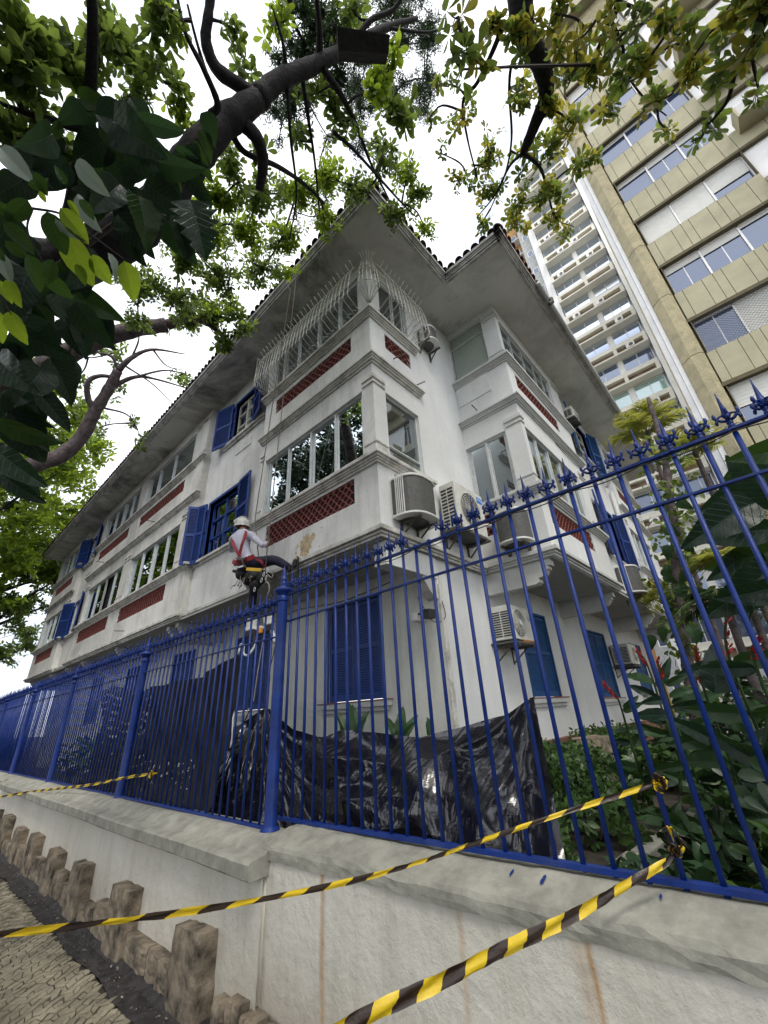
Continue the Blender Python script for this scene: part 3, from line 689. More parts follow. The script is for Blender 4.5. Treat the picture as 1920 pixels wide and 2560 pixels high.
# small pipes and hooks
for p, q in (((4.35, 3.37, 7.55), (4.35, 3.15, 7.5)), ((4.95, 3.37, 7.30), (4.98, 3.16, 7.28)), ((6.5, 2.95, 7.35), (6.3, 2.95, 7.38)), ((3.75, 12.6, 7.35), (3.5, 12.6, 7.33)), ((3.75, 17.3, 7.35), (3.5, 17.3, 7.33)), ((3.75, 13.2, 4.2), (3.5, 13.2, 4.18))):
    mb = MB(); mb.tube([p, q], .012, 6); mb.build('drain_spout', M['iron'], H)
mb = MB(); mb.tube(spline([(12.9, 2.2, 7.6), (12.85, 2.0, 7.9), (12.7, 1.85, 8.2), (12.5, 1.8, 8.5)]), .05, 8); mb.build('bent_pipe', M['trim2'], H, smooth=True)
mb = MB(); mb.tube([(13.35, 2.2, 3.9), (13.35, 2.2, 7.6)], .06, 8); mb.build('downpipe', M['trim2'], H, smooth=True)
mb = MB(); mb.tube(spline([(5.06, YG-.02, 3.2), (5.05, YG-.05, 2.95), (4.9, 3.5, 2.9), (4.6, 3.5, 3.2)]), .006, 5); mb.build('cable', M['dark'], H)
for pts, r_ in (([(4.99, 4.3, 3.7), (4.98, 5.6, 3.62), (4.98, 6.9, 3.72), (4.98, 7.8, 3.6)], .007), ([(8.4, 2.12, 7.0), (9.3, 2.11, 6.92), (10.0, 2.11, 7.0)], .007), ([(3.70, 3.9, 7.16), (3.70, 5.2, 7.13), (3.71, 6.6, 7.17)], .005)):
    mb = MB(); mb.tube(spline(pts, 5), r_, 5); mb.build('cable', M['dark'], H)
M['rust'] = plain('brown_rust_stain', (.30, .17, .07), .85, .4, 12)
for u, z, a_, b_, sd in ((3.50, 4.03, .10, .02, 71), (3.75, 3.99, .12, .012, 72), (3.46, 5.215, .06, .006, 73)): pass
# ================================================================ GROUND, PAVEMENT, WALL
def struct(o, lab=None): o['kind'] = 'structure'; return o
M['street'] = plain('street_asphalt', (.05, .05, .048), .9, .3, 6, .5, 80)
M['soil'] = plain('garden_soil', (.05, .04, .03), .95, .4, 5, .8, 30, bd=.02)
M['mosaic'] = plain('limestone_mosaic_cube', (.30, .265, .19), .8, .28, 3, .5, 90, isl=.55)
M['joint'] = plain('sandy_joint', (.035, .026, .017), .95, .3, 20)
M['gutter'] = plain('wet_dark_grit', (.030, .026, .026), .6, .5, 14, 1.0, 40, bd=.02)
M['granite'] = plain('rough_brown_granite', (.165, .135, .098), .92, .62, 6, .8, 34, bd=.012)
M['kerbtop'] = plain('grey_cement_cap', (.30, .295, .25), .85, .18, 6, .7, 30, bd=.006)
M['debris'] = plain('chip', (.30, .27, .23), .9, .3, 30, isl=.85)
mb = MB(); mb.add([(-400, -400, -.02), (400, -400, -.02), (400, 400, -.02), (-400, 400, -.02)], [(0, 1, 2, 3)])
struct(mb.build('ground', M['street'], loc=(0, 0, 0)))
mb = MB(); mb.box(2.34, 60, -30, 60, -.1, .46); struct(mb.build('garden_soil', M['soil']))
pav = link('pavement', None, None, (0, 0, 0)); pav['kind'] = 'structure'
mb = MB(); mb.box(-2.2, 1.70, -6, 40, -.1, .004); mb.build('paving_bed', M['joint'], pav)
mb = MB(); mb.box(-2.4, -2.2, -6, 40, -.1, .02); mb.build('kerb', M['kerbtop'], pav)
# cubes of mosaic, the 300 nearest as parts
st = []; a0 = rad(38); sz = .053; LAT = {}
def lat(i, j):
    if (i, j) not in LAT:
        u, v = (i+R.uniform(-.27, .27)+(.5 if j % 2 else 0))*sz*1.06, (j+R.uniform(-.24, .24))*sz
        wob = .16*sin(u*2.1)+.13*sin(v*1.7+u)
        LAT[(i, j)] = (u*cos(a0)-v*sin(a0)+wob*.8, u*sin(a0)+v*cos(a0)+wob*.6+2)
    return LAT[(i, j)]
for i in range(-130, 215):
    for j in range(-130, 215):
        o_ = 1 if j % 2 else 0
        q = [lat(i, j), lat(i+1, j), lat(i+o_+0, j+1) if not o_ else lat(i+1, j+1), lat(i-1+o_, j+1) if not o_ else lat(i, j+1)]
        if not o_: q = [lat(i, j), lat(i+1, j), lat(i+1, j+1), lat(i, j+1)]
        x, y = sum(p[0] for p in q)/4, sum(p[1] for p in q)/4
        if -1.6 < x < 1.68 and 2.2 < y < 8.6:
            r = V3((x, y, -CAMZ)); c = V3((r.dot(RT), r.dot(DN), r.dot(FW)))
            if c.z > .3 and -1010 < c.x/c.z*FL < 1010 and c.y/c.z*FL < 1330: st.append((c.length, x, y, q))
st.sort()
def cube_mb(x, y, q):
    h = .006+R.random()*.010; tx, ty = R.uniform(-.07, .07), R.uniform(-.07, .07); g = R.uniform(.86, .94)
    P = [((a-x)*g, (b-y)*g) for a, b in q]
    vs = [(px+x, py+y, 0) for px, py in P]+[(px*.97+x, py*.97+y, h*.7) for px, py in P]+[(px*.8+x, py*.8+y, h+px*tx+py*ty) for px, py in P]
    return vs, [(0,1,5,4),(1,2,6,5),(2,3,7,6),(3,0,4,7),(4,5,9,8),(5,6,10,9),(6,7,11,10),(7,4,8,11),(8,9,10,11)]
rest_ = MB()
for k, (d, x, y, q) in enumerate(st):
    if k < 300:
        mb = MB(); mb.add(*cube_mb(x, y, q)); o = mb.build('paving_cube', M['mosaic'], pav)
    else: rest_.add(*cube_mb(x, y, q))
if rest_.v: rest_.build('paving_cube', M['mosaic'], pav, kind='stuff')
mb = MB()                                        # strip of dark grit between paving and wall
P = [[(x+.02*sin(y*5+x*9)*(1 if x < 1.72 else 0), y, .010+.014*R.random()+(.03 if x > 1.84 else 0)) for x in (1.68, 1.73, 1.78, 1.83, 1.88, 1.94, 2.02)] for y in np.arange(-2, 16, .09)]
mb.grid(P); struct(mb.build('gutter_grit', M['gutter'], smooth=False))
mb = MB()
for k in range(240):
    x = 1.7+R.random()*.2; y = 2.5+R.random()*7; s = R.choice((.002, .003, .005, .008)); a = R.random()*3
    mb.bar((x, y, .03), (x+s*2*cos(a), y+s*2*sin(a), .035), s*1.3, s*.6)
for k in range(90):
    x = R.uniform(0, 1.4); y = R.uniform(3, 7); s = R.choice((.002, .004)); a = R.random()*3
    mb.bar((x, y, .02), (x+s*2*cos(a), y+s*2*sin(a), .022), s*1.3, s*.6)
mb.build('gutter_debris', M['debris'], kind='stuff')
# boundary wall
def render_paint():
    t = NT('cream_render_paint')
    base = t.ramp(t.noise(1.1, 6, .65), [(.3, (.58, .56, .48)), (.7, (.69, .67, .60))])
    z = t.node('ShaderNodeSeparateXYZ'); t.L(t.geo.outputs['Position'], z.inputs[0])
    st_ = t.noise(7, 6, .7, t.pos((1, 1, .07)))
    c = t.mix(t.math('MULTIPLY', t.ramp(st_, [(.52, 0), (.75, 1)]), .35), base, (.30, .26, .20))
    low = t.math('SUBTRACT', 1.0, t.math('MULTIPLY', z.outputs[2], 1.7))
    dirt = t.math('MULTIPLY', t.math('MAXIMUM', low, 0), t.ramp(t.noise(2.6, 6, .7), [(.3, .2), (.65, 1)]))
    c = t.mix(t.math('MULTIPLY', dirt, .7), c, (.24, .18, .12))
    pit = t.ramp(t.noise(9, 8, .8, None, .6), [(.70, 0), (.74, 1)])
    c = t.mix(t.math('MULTIPLY', pit, .6), c, (.2, .18, .15))
    # rust runs: narrow vertical bands at given places along the wall
    for y0, wd, st in ((2.47, .028, .9), (1.52, .028, .6), (.92, .022, 1.0), (.96, .05, .4)):
        wob = t.math('MULTIPLY', t.math('SUBTRACT', t.noise(3, 3, .6, t.pos((0, 0, 1))), .5), .05)
        dd = t.math('ABSOLUTE', t.math('SUBTRACT', t.math('ADD', z.outputs[1], wob), y0))
        b = t.math('MAXIMUM', t.math('SUBTRACT', 1.0, t.math('DIVIDE', dd, wd)), 0)
        b = t.math('MULTIPLY', b, t.ramp(t.noise(12, 5, .7, t.pos((1, 1, .25))), [(.3, .25), (.65, 1)]))
        c = t.mix(t.math('MULTIPLY', b, st), c, (.42, .23, .075))
    t.set(c, .75, 0, .3)
    h = t.math('ADD', t.noise(14, 7, .7), t.math('MULTIPLY', t.noise(3.5, 3, .5), 1.2)); t.bump(h, .55, .02); return t.m
M['render'] = render_paint()
BW = thing('boundary_wall', 'low cream rendered wall with grey cement cap and rough stones at its foot carrying the blue fence', 'wall', (2.1, 3, 0))
mb = MB()                                        # left run
n_ = 120
P = []
for z in np.linspace(0, .93, 14):
    P.append([(1.985-.006*sin(y*3+z*4)-.006*R.random()+.02*z*0, y, z) for y in np.linspace(3.0, 40, n_)])
mb.grid(P); mb.box(2.02, 2.33, 3.02, 40, -.1, .89); mb.build('wall_face', M['render'], BW, smooth=True)
mb = MB(); P = []
ys = list(np.linspace(-3.5, 3.08, 90))
def rx(y): return 2.03+.055*max(0, min(1, (3.0-y)/1.0))+.02*max(0, (2-y)/2) if y > -9 else 2.1
for z in np.linspace(0, .965, 18): P.append([(rx(y)-.005*sin(y*4+z*5)-.005*R.random(), y, z) for y in ys])
P.append([(rx(y)+.3, y, .966) for y in ys])
mb.grid(P); P = [[(rx(3.08), 3.08, z), (2.35, 3.08, z)] for z in (0, .5, .96)]; mb.grid(P)
mb.build('wall_face', M['render'], BW, smooth=True)
# projecting cement ledge of the left run and sloping cap above it
def cap_noise(s=.004): return R.uniform(-s, s)
mb = MB(); P = []
prof = [(1.985, .822), (1.885, .815), (1.872, .826), (1.870, .905), (1.882, .920), (1.975, .934), (1.992, .937), (1.998, .947), (2.05, .978), (2.12, 1.003), (2.26, 1.003), (2.34, .99)]
ysl = [3.0, 3.004]+list(np.linspace(3.05, 12.4, 110))
for x, z in prof: P.append([(x+cap_noise(.0015), y, z+cap_noise(.0022)+.004*sin(y*2)) for y in ysl])
mb.grid(P)
mb.add([(x, 3.0, z) for x, z in prof]+[(2.3, 3.0, .8)], [tuple(range(len(prof)+1))])
mb.add([(x, 12.4, z) for x, z in prof]+[(2.3, 12.4, .8)], [tuple(range(len(prof)+1))])
mb.build('cement_cap', M['kerbtop'], BW, smooth=False)
mb = MB(); P = []
prof2 = [(1.97, .90), (1.95, .925), (1.985, .955), (2.12, 1.0), (2.3, 1.0)]
for x, z in prof2: P.append([(x+cap_noise(.003), y, z+cap_noise(.004)) for y in np.linspace(12.42, 40, 60)])
mb.grid(P); mb.add([(x, 12.42, z) for x, z in prof2]+[(2.3, 12.42, .8)], [tuple(range(6))]); mb.build('cement_cap', M['kerbtop'], BW)
mb = MB(); P = []
for dx, z in ((-.016, .905), (-.017, .93), (-.016, .958), (-.004, .982), (.06, 1.0), (.13, 1.02), (.20, 1.04), (.34, 1.045)):
    P.append([(rx(y)+dx+cap_noise(.003), y, z+cap_noise(.004)+(.045*max(0, (1.5-y)/2.4) if y < 1.5 else 0)) for y in ys])
mb.grid(P); mb.add([(rx(3.08)+dx, 3.08, z) for dx, z in ((-.016, .905), (-.017, .93), (-.016, .958), (-.004, .982), (.06, 1.0), (.13, 1.02), (.20, 1.04), (.34, 1.045))]+[(2.4, 3.08, .8)], [tuple(range(9))])
mb.build('cement_cap', M['kerbtop'], BW, smooth=False)
for k, (y, ln, wd_) in enumerate(((1.29, .05, .007), (1.13, .07, .010), (.82, .06, .007), (.66, .03, .006))):
    n = 14; mb = MB(); x_ = rx(y)+.165; sl = .30     # drips of blue paint lying on the sloping cap
    P = [(x_-ln*.5*(1-cos(2*pi*q/n))*.9, wd_*sin(2*pi*q/n)*R.uniform(.6, 1.1)) for q in range(n)]
    zt0 = 1.032+(.045*max(0, (1.5-y)/2.4) if y < 1.5 else 0)
    mb.add([(p, y+w_, zt0-(x_-p)*sl+.008) for p, w_ in P], [tuple(range(n))]); mb.build('paint_drip', M['blue'], BW)
# rough stones at the wall's foot
def stone(y0, y1, h, x0, x1, seed):
    rr = random.Random(seed); mb = MB(); ny, nz = 8, 10; P = []
    sides = [('f', 0)]
    def dis(a): return rr.uniform(-a, a)
    ph = rr.random(); cr = 1 if rr.random() < .5 else 0; jc = rr.randint(3, 5); sl_ = rr.uniform(-.05, .05)
    top = [h*(.98+.025*rr.random()+sl_*(k_/8-.5)) for k_ in range(ny+1)]
    F = [[None]*(ny+1) for _ in range(nz+1)]; B = [[None]*(ny+1) for _ in range(nz+1)]
    for i in range(nz+1):
        for j in range(ny+1):
            t_ = i/nz; y = y0+(y1-y0)*j/ny
            edge = .014*(abs(2*j/ny-1)**8)+.010*(t_**10)+cr*(.022 if abs(j-jc) < .6 else 0)
            F[i][j] = (x0+edge+dis(.0045)+ph*(1-t_)*0, y+dis(.004), top[j]*t_+dis(.004)*(0 < i < nz))
            B[i][j] = (x1, y+dis(.004), top[j]*t_)
    mb.grid(F); mb.grid(B); mb.grid([[F[i][0], B[i][0]] for i in range(nz+1)]); mb.grid([[F[i][ny], B[i][ny]] for i in range(nz+1)])
    mb.grid([F[nz], B[nz]]); return mb
ST = [(3.50, 3.92, .46), (4.85, 5.27, .47), (6.18, 6.56, .46), (7.28, 7.66, .43), (8.40, 8.82, .47), (9.45, 9.83, .44), (10.5, 10.95, .51), (11.7, 12.2, .5), (13.0, 13.5, .48)]
for k, (a, b, h) in enumerate(ST):
    x1 = 2.0; x0 = 1.86-.02*R.random()
    stone(a, b, h, x0, x1, k).build('granite_stone', M['granite'], BW, label='tall rough granite stone' if k < 9 else None)
    na = ST[k+1][0] if k < 8 else None
    if na:
        g = na-b; m_ = 2 if g > .55 else 1; yy = b
        for q in range(m_):
            y2 = b+g*(q+1)/m_; stone(yy+.012, y2-.012, R.uniform(.17, .29), 1.88, 2.0, 50+k*3+q).build('granite_stone', M['granite'], BW); yy = y2
for k in range(2, 6): stone(2.42+k*.16, 2.56+k*.16, R.uniform(.16, .25), 1.89, 2.02, 90+k).build('granite_stone', M['granite'], BW)
# ================================================================ BLUE FENCE
def finial_mb():                                 # spear head with crossed scrolls, origin on top of the rail
    mb = MB()
    mb.lathe([(.010, 0), (.018, .004), (.018, .011), (.011, .015), (.015, .020), (.015, .030), (.010, .034), (.014, .040), (.014, .050), (.009, .056)], n=8)
    mb.lathe([(.008, .054), (.012, .070), (.020, .086), (.017, .096), (.012, .115), (.008, .150), (.005, .185), (.002, .222)], n=6)
    for a in (45, 135, 225, 315):
        c, s = cos(rad(a)), sin(rad(a))
        pts = [(.004*c, .004*s, .056), (.024*c, .024*s, .064), (.040*c, .040*s, .080), (.047*c, .047*s, .094), (.046*c, .046*s, .108), (.046*c, .046*s, .114)]
        mb.tube(pts, [.0075, .0075, .007, .0085, .0075, .003], 6)
        mb.tube([(.034*c, .034*s, .076), (.045*c, .045*s, .070), (.047*c, .047*s, .058), (.046*c, .046*s, .050)], [.006, .0075, .008, .003], 6)
        mb.tube([(.012*c, .012*s, .092), (.026*c, .026*s, .092), (.038*c, .038*s, .084)], [.006, .0055, .005], 5)
    return mb
FIN = finial_mb().mesh('spear_finial', M['blue'], True)
def bar_mesh(h, r):
    mb = MB(); mb.tube([(0, 0, 0), (0, 0, h)], r, 8); return mb.mesh('bar', M['blue'], True)
nfin = [0]
def fence_run(root, x, ylist, zb, zr2, ztop, r=.0115, nofin=()):
    me = bar_mesh(ztop-zb, r)
    for k, y in enumerate(ylist):
        o = link('bar', me, root, (x, y, zb)); o.rotation_euler = (R.uniform(-.002, .002), R.uniform(-.002, .002), R.random())
        if k in nofin:
            mb = MB(); mb.lathe([(.010, 0), (.017, .004), (.017, .016), (.008, .022)], (x, y, ztop+.01), 8); mb.build('bar_cap', M['blue'], o); continue
        f_ = link('spear_finial', FIN, o, (x, y, ztop+.012)); f_.rotation_euler = (R.uniform(-.04, .04), R.uniform(-.04, .04), R.uniform(-.15, .15))
def rail(root, x, y0, y1, za, zb_, s=.022, h=.014):
    mb = MB(); mb.bar((x, y0, za), (x, y1, zb_), s, h); return mb.build('rail', M['blue'], root, bevel=.002)
F1 = thing('fence', 'tall blue iron fence section right of the round post, spear heads along its top rail', 'fence', (2.33, 3.3, 1.05), 'blue iron fence sections')
ybars = [3.315-.1302*k for k in range(36)]
fence_run(F1, 2.33, ybars, 1.062, 2.60, 2.855, .0118, nofin=(12, 13))
rail(F1, 2.33, 3.40, -1.4, 2.852, 2.885, .03, .016); rail(F1, 2.33, 3.40, -1.4, 2.592, 2.635, .026, .014); rail(F1, 2.33, 3.38, -1.4, 1.052, 1.105, .04, .024)
mb = MB(); yy = np.arange(3.2, -1.3, -.065)      # thin cable sagging along the top rail
mb.tube([(2.315, y, 2.835+.0073*(3.4-y)-.024*abs(sin((y-3.315)*pi/.3906))) for y in yy], .0035, 5)
tag(mb.build('cable', M['dark'], smooth=True), 'thin black cable looped along the top rail of the blue fence', 'cable')
def post(root, x, y, zb=.93, zt=2.80):
    mb = MB(); mb.lathe([(.075, 0), (.075, .05), (.05, .07), (.048, zt-zb-.06), (.056, zt-zb-.05), (.056, zt-zb-.02), (.046, zt-zb)], (x, y, zb), 16)
    p = mb.build('post', M['blue'], root, smooth=False, bevel=.003)
    for q in p.data.polygons: q.use_smooth = True
    mb = MB(); z = zt
    mb.lathe([(.030, z), (.036, z+.03), (.070, z+.065), (.083, z+.085), (.070, z+.10), (.034, z+.115), (.028, z+.125), (.034, z+.14), (.034, z+.155), (.025, z+.165), (.033, z+.18), (.033, z+.20), (.022, z+.21), (.024, z+.235), (.012, z+.29), (.002, z+.325)], (x, y, -.03), 14)
    mb.build('post_finial', M['blue'], p, smooth=True); return p
post(F1, 2.20, 3.27, .96, 2.80)
mb = MB(); mb.bar((2.2, 3.27, 2.85), (2.34, 3.38, 2.85), .02, .014); mb.bar((2.2, 3.27, 2.6), (2.34, 3.38, 2.6), .02, .014); mb.build('rail_bracket', M['blue'], F1)
posts = [3.27, 6.50, 9.95, 13.3, 16.7, 20.1, 23.5, 26.9, 30.3]
names = ['first blue iron fence section left of the tall round post, black plastic behind it', 'second blue iron fence section with the torn dark netting behind', 'third blue fence section left of the round post', 'fourth blue fence section beyond the netting, ground-floor windows behind', 'fifth blue fence section towards the far left', 'sixth blue fence section at the far left', 'seventh blue fence section near the left edge of the photo', 'last far blue fence section at the left edge']
for i in range(len(posts)-1):
    a, b = posts[i], posts[i+1]
    Fi = thing('fence', names[i], 'fence', (2.19, b, 1.0), 'blue iron fence sections')
    if i < 8:
        n = int((b-a-.1)/.1255); fence_run(Fi, 2.19, [a+.135+.1255*k for k in range(n)], 1.01, 2.44, 2.665, .0108)
    rail(Fi, 2.19, a+.03, b-.03, 2.668, 2.668, .028, .014); rail(Fi, 2.19, a+.03, b-.03, 2.43, 2.43, .022, .012); rail(Fi, 2.19, a+.03, b-.03, 1.018, 1.018, .036, .022)
    post(Fi, 2.19, b, .95, 2.62)
# ================================================================ BLACK PLASTIC AND TAPE
def tarp_mat():
    t = NT('black_plastic_film'); t.set((.008, .008, .014), .22, 0, .5); t.b.inputs['IOR'].default_value = 1.65
    n1 = t.noise(2.0, 2, .45, t.pos((1, 1.3, .8)), 2.0); n2 = t.noise(7, 2, .5, t.pos((1, .6, 1.5)), 1.6)
    r1 = t.math('ABSOLUTE', t.math('SUBTRACT', n1, .5)); r2 = t.math('ABSOLUTE', t.math('SUBTRACT', n2, .5))
    h = t.math('ADD', t.math('MULTIPLY', r1, -1.0), t.math('MULTIPLY', r2, -.10)); t.bump(h, .42, .06)
    t.set(None, t.ramp(t.noise(6, 3, .6), [(.35, .10), (.7, .22)])); return t.m
M['film'] = tarp_mat()
def interp(P, u):
    for i in range(len(P)-1):
        if P[i][0] >= u >= P[i+1][0]:
            t = (P[i][0]-u)/(P[i][0]-P[i+1][0]); t = t*t*(3-2*t)*.4+t*.6; return P[i][1]*(1-t)+P[i+1][1]*t
    return P[0][1] if u > P[0][0] else P[-1][1]
top = [(5.12, 1.46), (4.95, 1.62), (4.4, 1.72), (3.92, 1.86), (3.75, 1.82), (3.64, 1.75), (3.42, 1.66), (3.04, 1.60), (2.75, 1.65), (2.48, 1.63), (2.0, 1.59), (1.75, 1.63), (1.34, 1.70), (1.13, 1.79)]
lumps = [(2.85, 1.44, .16, .42, .13), (2.05, 1.36, .15, .30, .26), (4.35, 1.42, .16, .34, .26), (2.6, 1.16, .11, .5, .12), (3.35, 1.25, -.12, .3, .2), (1.55, 1.25, .08, .2, .3), (2.35, 1.5, -.06, .16, .1), (4.8, 1.15, .10, .3, .15)]
mb = MB(); P = []; nu, nv = 340, 130
for i in range(nu+1):
    row = []; y = 5.12-(5.12-1.13)*i/nu
    zt_ = interp(top, y); zb_ = .93
    for j in range(nv+1):
        t = j/nv; z = zt_+(zb_-zt_)*t; d = 0
        for ay, az_, am, sy, sz_ in lumps: d += am*math.exp(-((y-ay)/sy)**2-((z-az_)/sz_)**2)
        def ridge(v): return (1-abs(sin(v)))**1.5
        r1 = math.hypot(y-1.14, 1.82-z); th = math.atan2(y-1.14, 1.82-z)       # folds fanning from the right tie
        d += .10*ridge(th*6+.5*sin(r1*6))*min(1, r1*2.2)*math.exp(-r1*.8)
        r2 = math.hypot(y-3.92, 1.9-z); th2 = math.atan2(3.92-y, 1.9-z)         # and from the tie behind the post
        d += .10*ridge(th2*5.5+.6*sin(r2*5+1))*min(1, r2*2.2)*math.exp(-r2*.9)
        q = (z-zt_+.02)/(1+.9*math.exp(-((y-2.95)/.5)**2))                       # slack swags near the top
        d += .07*ridge(q*20+2*sin(y*1.4))*math.exp(-((y-3.0)/.55)**2)*min(1, t*5)
        d += .004*sin(y*17-z*29+2*sin(y*5))
        X_ = 2.93-.42*t-.9*d; X_ = max(2.40, X_); s_ = X_/2.5
        row.append((X_, y*s_, CAMZ+(z-CAMZ)*s_))
    P.append(row)
mb.grid(P)
tag(mb.build('plastic_sheet', M['film'], smooth=True), 'crumpled glossy black plastic sheet draped behind the fence right across the round post', 'plastic sheet')
# dark netting with rows of small holes
top2 = [(8.5, 2.34), (8.2, 2.42), (7.0, 2.22), (6.0, 2.24), (4.9, 2.24), (4.5, 2.34), (4.22, 2.42)]
mb = MB(); ny, nz = 230, 110; G = {}
def npt(i, j):
    if (i, j) not in G:
        y = 8.5-(8.5-4.15)*i/ny; zt_ = interp(top2, y); t = j/nz; z = zt_+(1.0-zt_)*t
        if y < 4.45: y = y+max(0, (t-.35))*.42*(4.45-y)/.3
        G[(i, j)] = len(mb.v); mb.v.append((2.30+.035*sin(y*8+z*2)+.02*sin(y*17-z*9)+.05*sin(pi*t), y, z))
    return G[(i, j)]
for i in range(ny):
    y = 8.5-(8.5-4.15)*i/ny
    for j in range(nz):
        t = j/nz
        arc = t*8+1.6*((y-7.6))**2*.35
        hole = (i % 3 == 0) and (abs((arc*1.6) % 1-.5) < .18) and ((y > 6.35 and R.random() < .75) or (y > 4.9 and y < 6.35 and t > .66 and R.random() < .5))
        if hole: continue
        mb.f.append((npt(i, j), npt(i, j+1), npt(i+1, j+1), npt(i+1, j)))
M['net'] = plain('dark_shade_netting', (.010, .010, .014), .6, .3, 10, .5, 40, spec=.3)
tag(mb.build('netting', M['net'], smooth=True), 'dark perforated netting tied behind the second fence section', 'netting')
def tape_mat():
    t = NT('hazard_tape'); uv = t.node('ShaderNodeUVMap'); sp = t.node('ShaderNodeSeparateXYZ'); t.L(uv.outputs[0], sp.inputs[0])
    s = t.math('FRACT', t.math('ADD', sp.outputs[0], t.math('MULTIPLY', sp.outputs[1], .22)))
    m = t.math('GREATER_THAN', s, .5)
    t.set(t.mix(m, (.030, .016, .010), (.68, .48, .015)), .38, 0, .5); t.bump(t.noise(25, 3, .6), .3, .01); return t.m
M['tape'] = tape_mat()
def tape(name, pts, wd, period, up=(0, 0, 1), twist=0.0, pinch=None, lab=''):
    S = [V3(p) for p in spline(pts, 14)]; me = bpy.data.meshes.new('hazard_tape'); vs, fs, uv = [], [], []; L = 0
    n = 5
    for i, p in enumerate(S):
        if i: L += (S[i]-S[i-1]).length
        d = (S[min(i+1, len(S)-1)]-S[max(i-1, 0)]).normalized(); u = V3(up); u = (u-d*u.dot(d)).normalized(); v = d.cross(u)
        t_ = i/(len(S)-1); w_ = wd(t_) if callable(wd) else wd; a = twist(t_) if callable(twist) else twist
        for k in range(n):
            s = k/(n-1)-.5; q = u*cos(a)+v*sin(a)
            vs.append(p+q*(w_*s)+(d.cross(q))*(w_*.16*sin(s*7+t_*22)+ .002*sin(L*60+k*2))); uv.append((L/period, s))
    for i in range(len(S)-1):
        for k in range(n-1): fs.append((i*n+k, i*n+k+1, (i+1)*n+k+1, (i+1)*n+k))
    me.from_pydata(vs, [], fs); ul = me.uv_layers.new()
    for lp in me.loops: ul.data[lp.index].uv = uv[lp.vertex_index]
    me.materials.append(M['tape']); me.polygons.foreach_set('use_smooth', [True]*len(fs))
    return me
k1 = at(*[(960+1190*.57866)/1.1573, (1600+615*.57866)/1.1573], X=2.31)
T1 = thing('hazard_tape', 'thin twisted yellow and black tape stretched across to the upper knot on the fence', 'tape', k1)
tp = lambda f, d: at(*f, d=d)
dk = (k1-V3((0, 0, CAMZ))).length
def knot(parent, c, s):
    for k in range(4):
        a = k*1.4; pts = [c+V3((-.012, 0, 0))]+[c+V3((-.02+.01*R.uniform(-1, 1), s*cos(a+q)*R.uniform(.7, 1), s*sin(a+q)*R.uniform(.6, 1.1))) for q in (0, .8, 1.7, 2.5)]+[c+V3((-.015, .01, -.005))]
        link('knot_loop', tape('k', pts, .02, .17, (1, 0, .2), 1.2*k), parent, (0, 0, 0))
    mb = MB(); mb.tube([c+V3((-.012, -.02, 0)), c+V3((.03, -.02, 0)), c+V3((.035, .02, 0)), c+V3((-.012, .02, 0))], .008, 6); mb.build('knot_wrap', M['tape_y'], parent)
M['tape_y'] = plain('yellow_tape', (.62, .44, .015), .4)
pts = [k1, tp((1200, 1762), 2.3), tp((1010, 1827), 2.05), tp((800, 1893), 1.8), tp((575, 1941), 1.55), tp((350, 1977), 1.35), tp((150, 2002), 1.22), tp((-80, 2026), 1.1)]
link('tape_strip', tape('t', pts, lambda t: .020-.0115*t+.002*sin(t*30), .17, twist=lambda t: .25*sin(t*14), lab=''), T1, (0, 0, 0)); knot(T1, k1, .028)
k2 = at(*[(960+1262*.57866)/1.1573, (1600+905*.57866)/1.1573], X=2.31)
T2 = thing('hazard_tape', 'broad near yellow and black tape crossing the bottom right corner to the lower knot', 'tape', k2)
pts = [k2, tp((1430, 1868), 2.4), tp((1330, 1925), 2.3), tp((1180, 2008), 2.15), tp((1020, 2085), 2.0), tp((880, 2153), 1.92), tp((740, 2222), 1.86), tp((600, 2290), 1.8)]
link('tape_strip', tape('t', pts, lambda t: .020+.022*min(1, t*2.2), .165, twist=lambda t: .3*math.exp(-t*6)*sin(t*40)), T2, (0, 0, 0))
for s in (-1, 1):
    pts = [k2+V3((-.01, .0, -.005))]+[k2+V3((-.02, s*.018-.01, .02)), k2+V3((-.02, s*.022, .055)), k2+V3((-.02, s*.006, .075))]+[k2+V3((-.015, -.004, .03))]
    link('knot_loop', tape('k', pts, .02, .17, (1, .2, 0), 0), T2, (0, 0, 0))
knot(T2, k2, .016)
k3 = V3((2.17, 5.54, 1.29)); T3 = thing('hazard_tape', 'small far yellow and black tape tied to the left fence sections', 'tape', k3)
pts = [k3, V3((2.13, 6.3, 1.22)), V3((2.05, 7.4, 1.10)), V3((1.9, 9.5, .93)), V3((1.4, 11.5, .75)), V3((.6, 15, .6))]
link('tape_strip', tape('t', pts, .030, .32), T3, (0, 0, 0)); knot(T3, k3, .04)
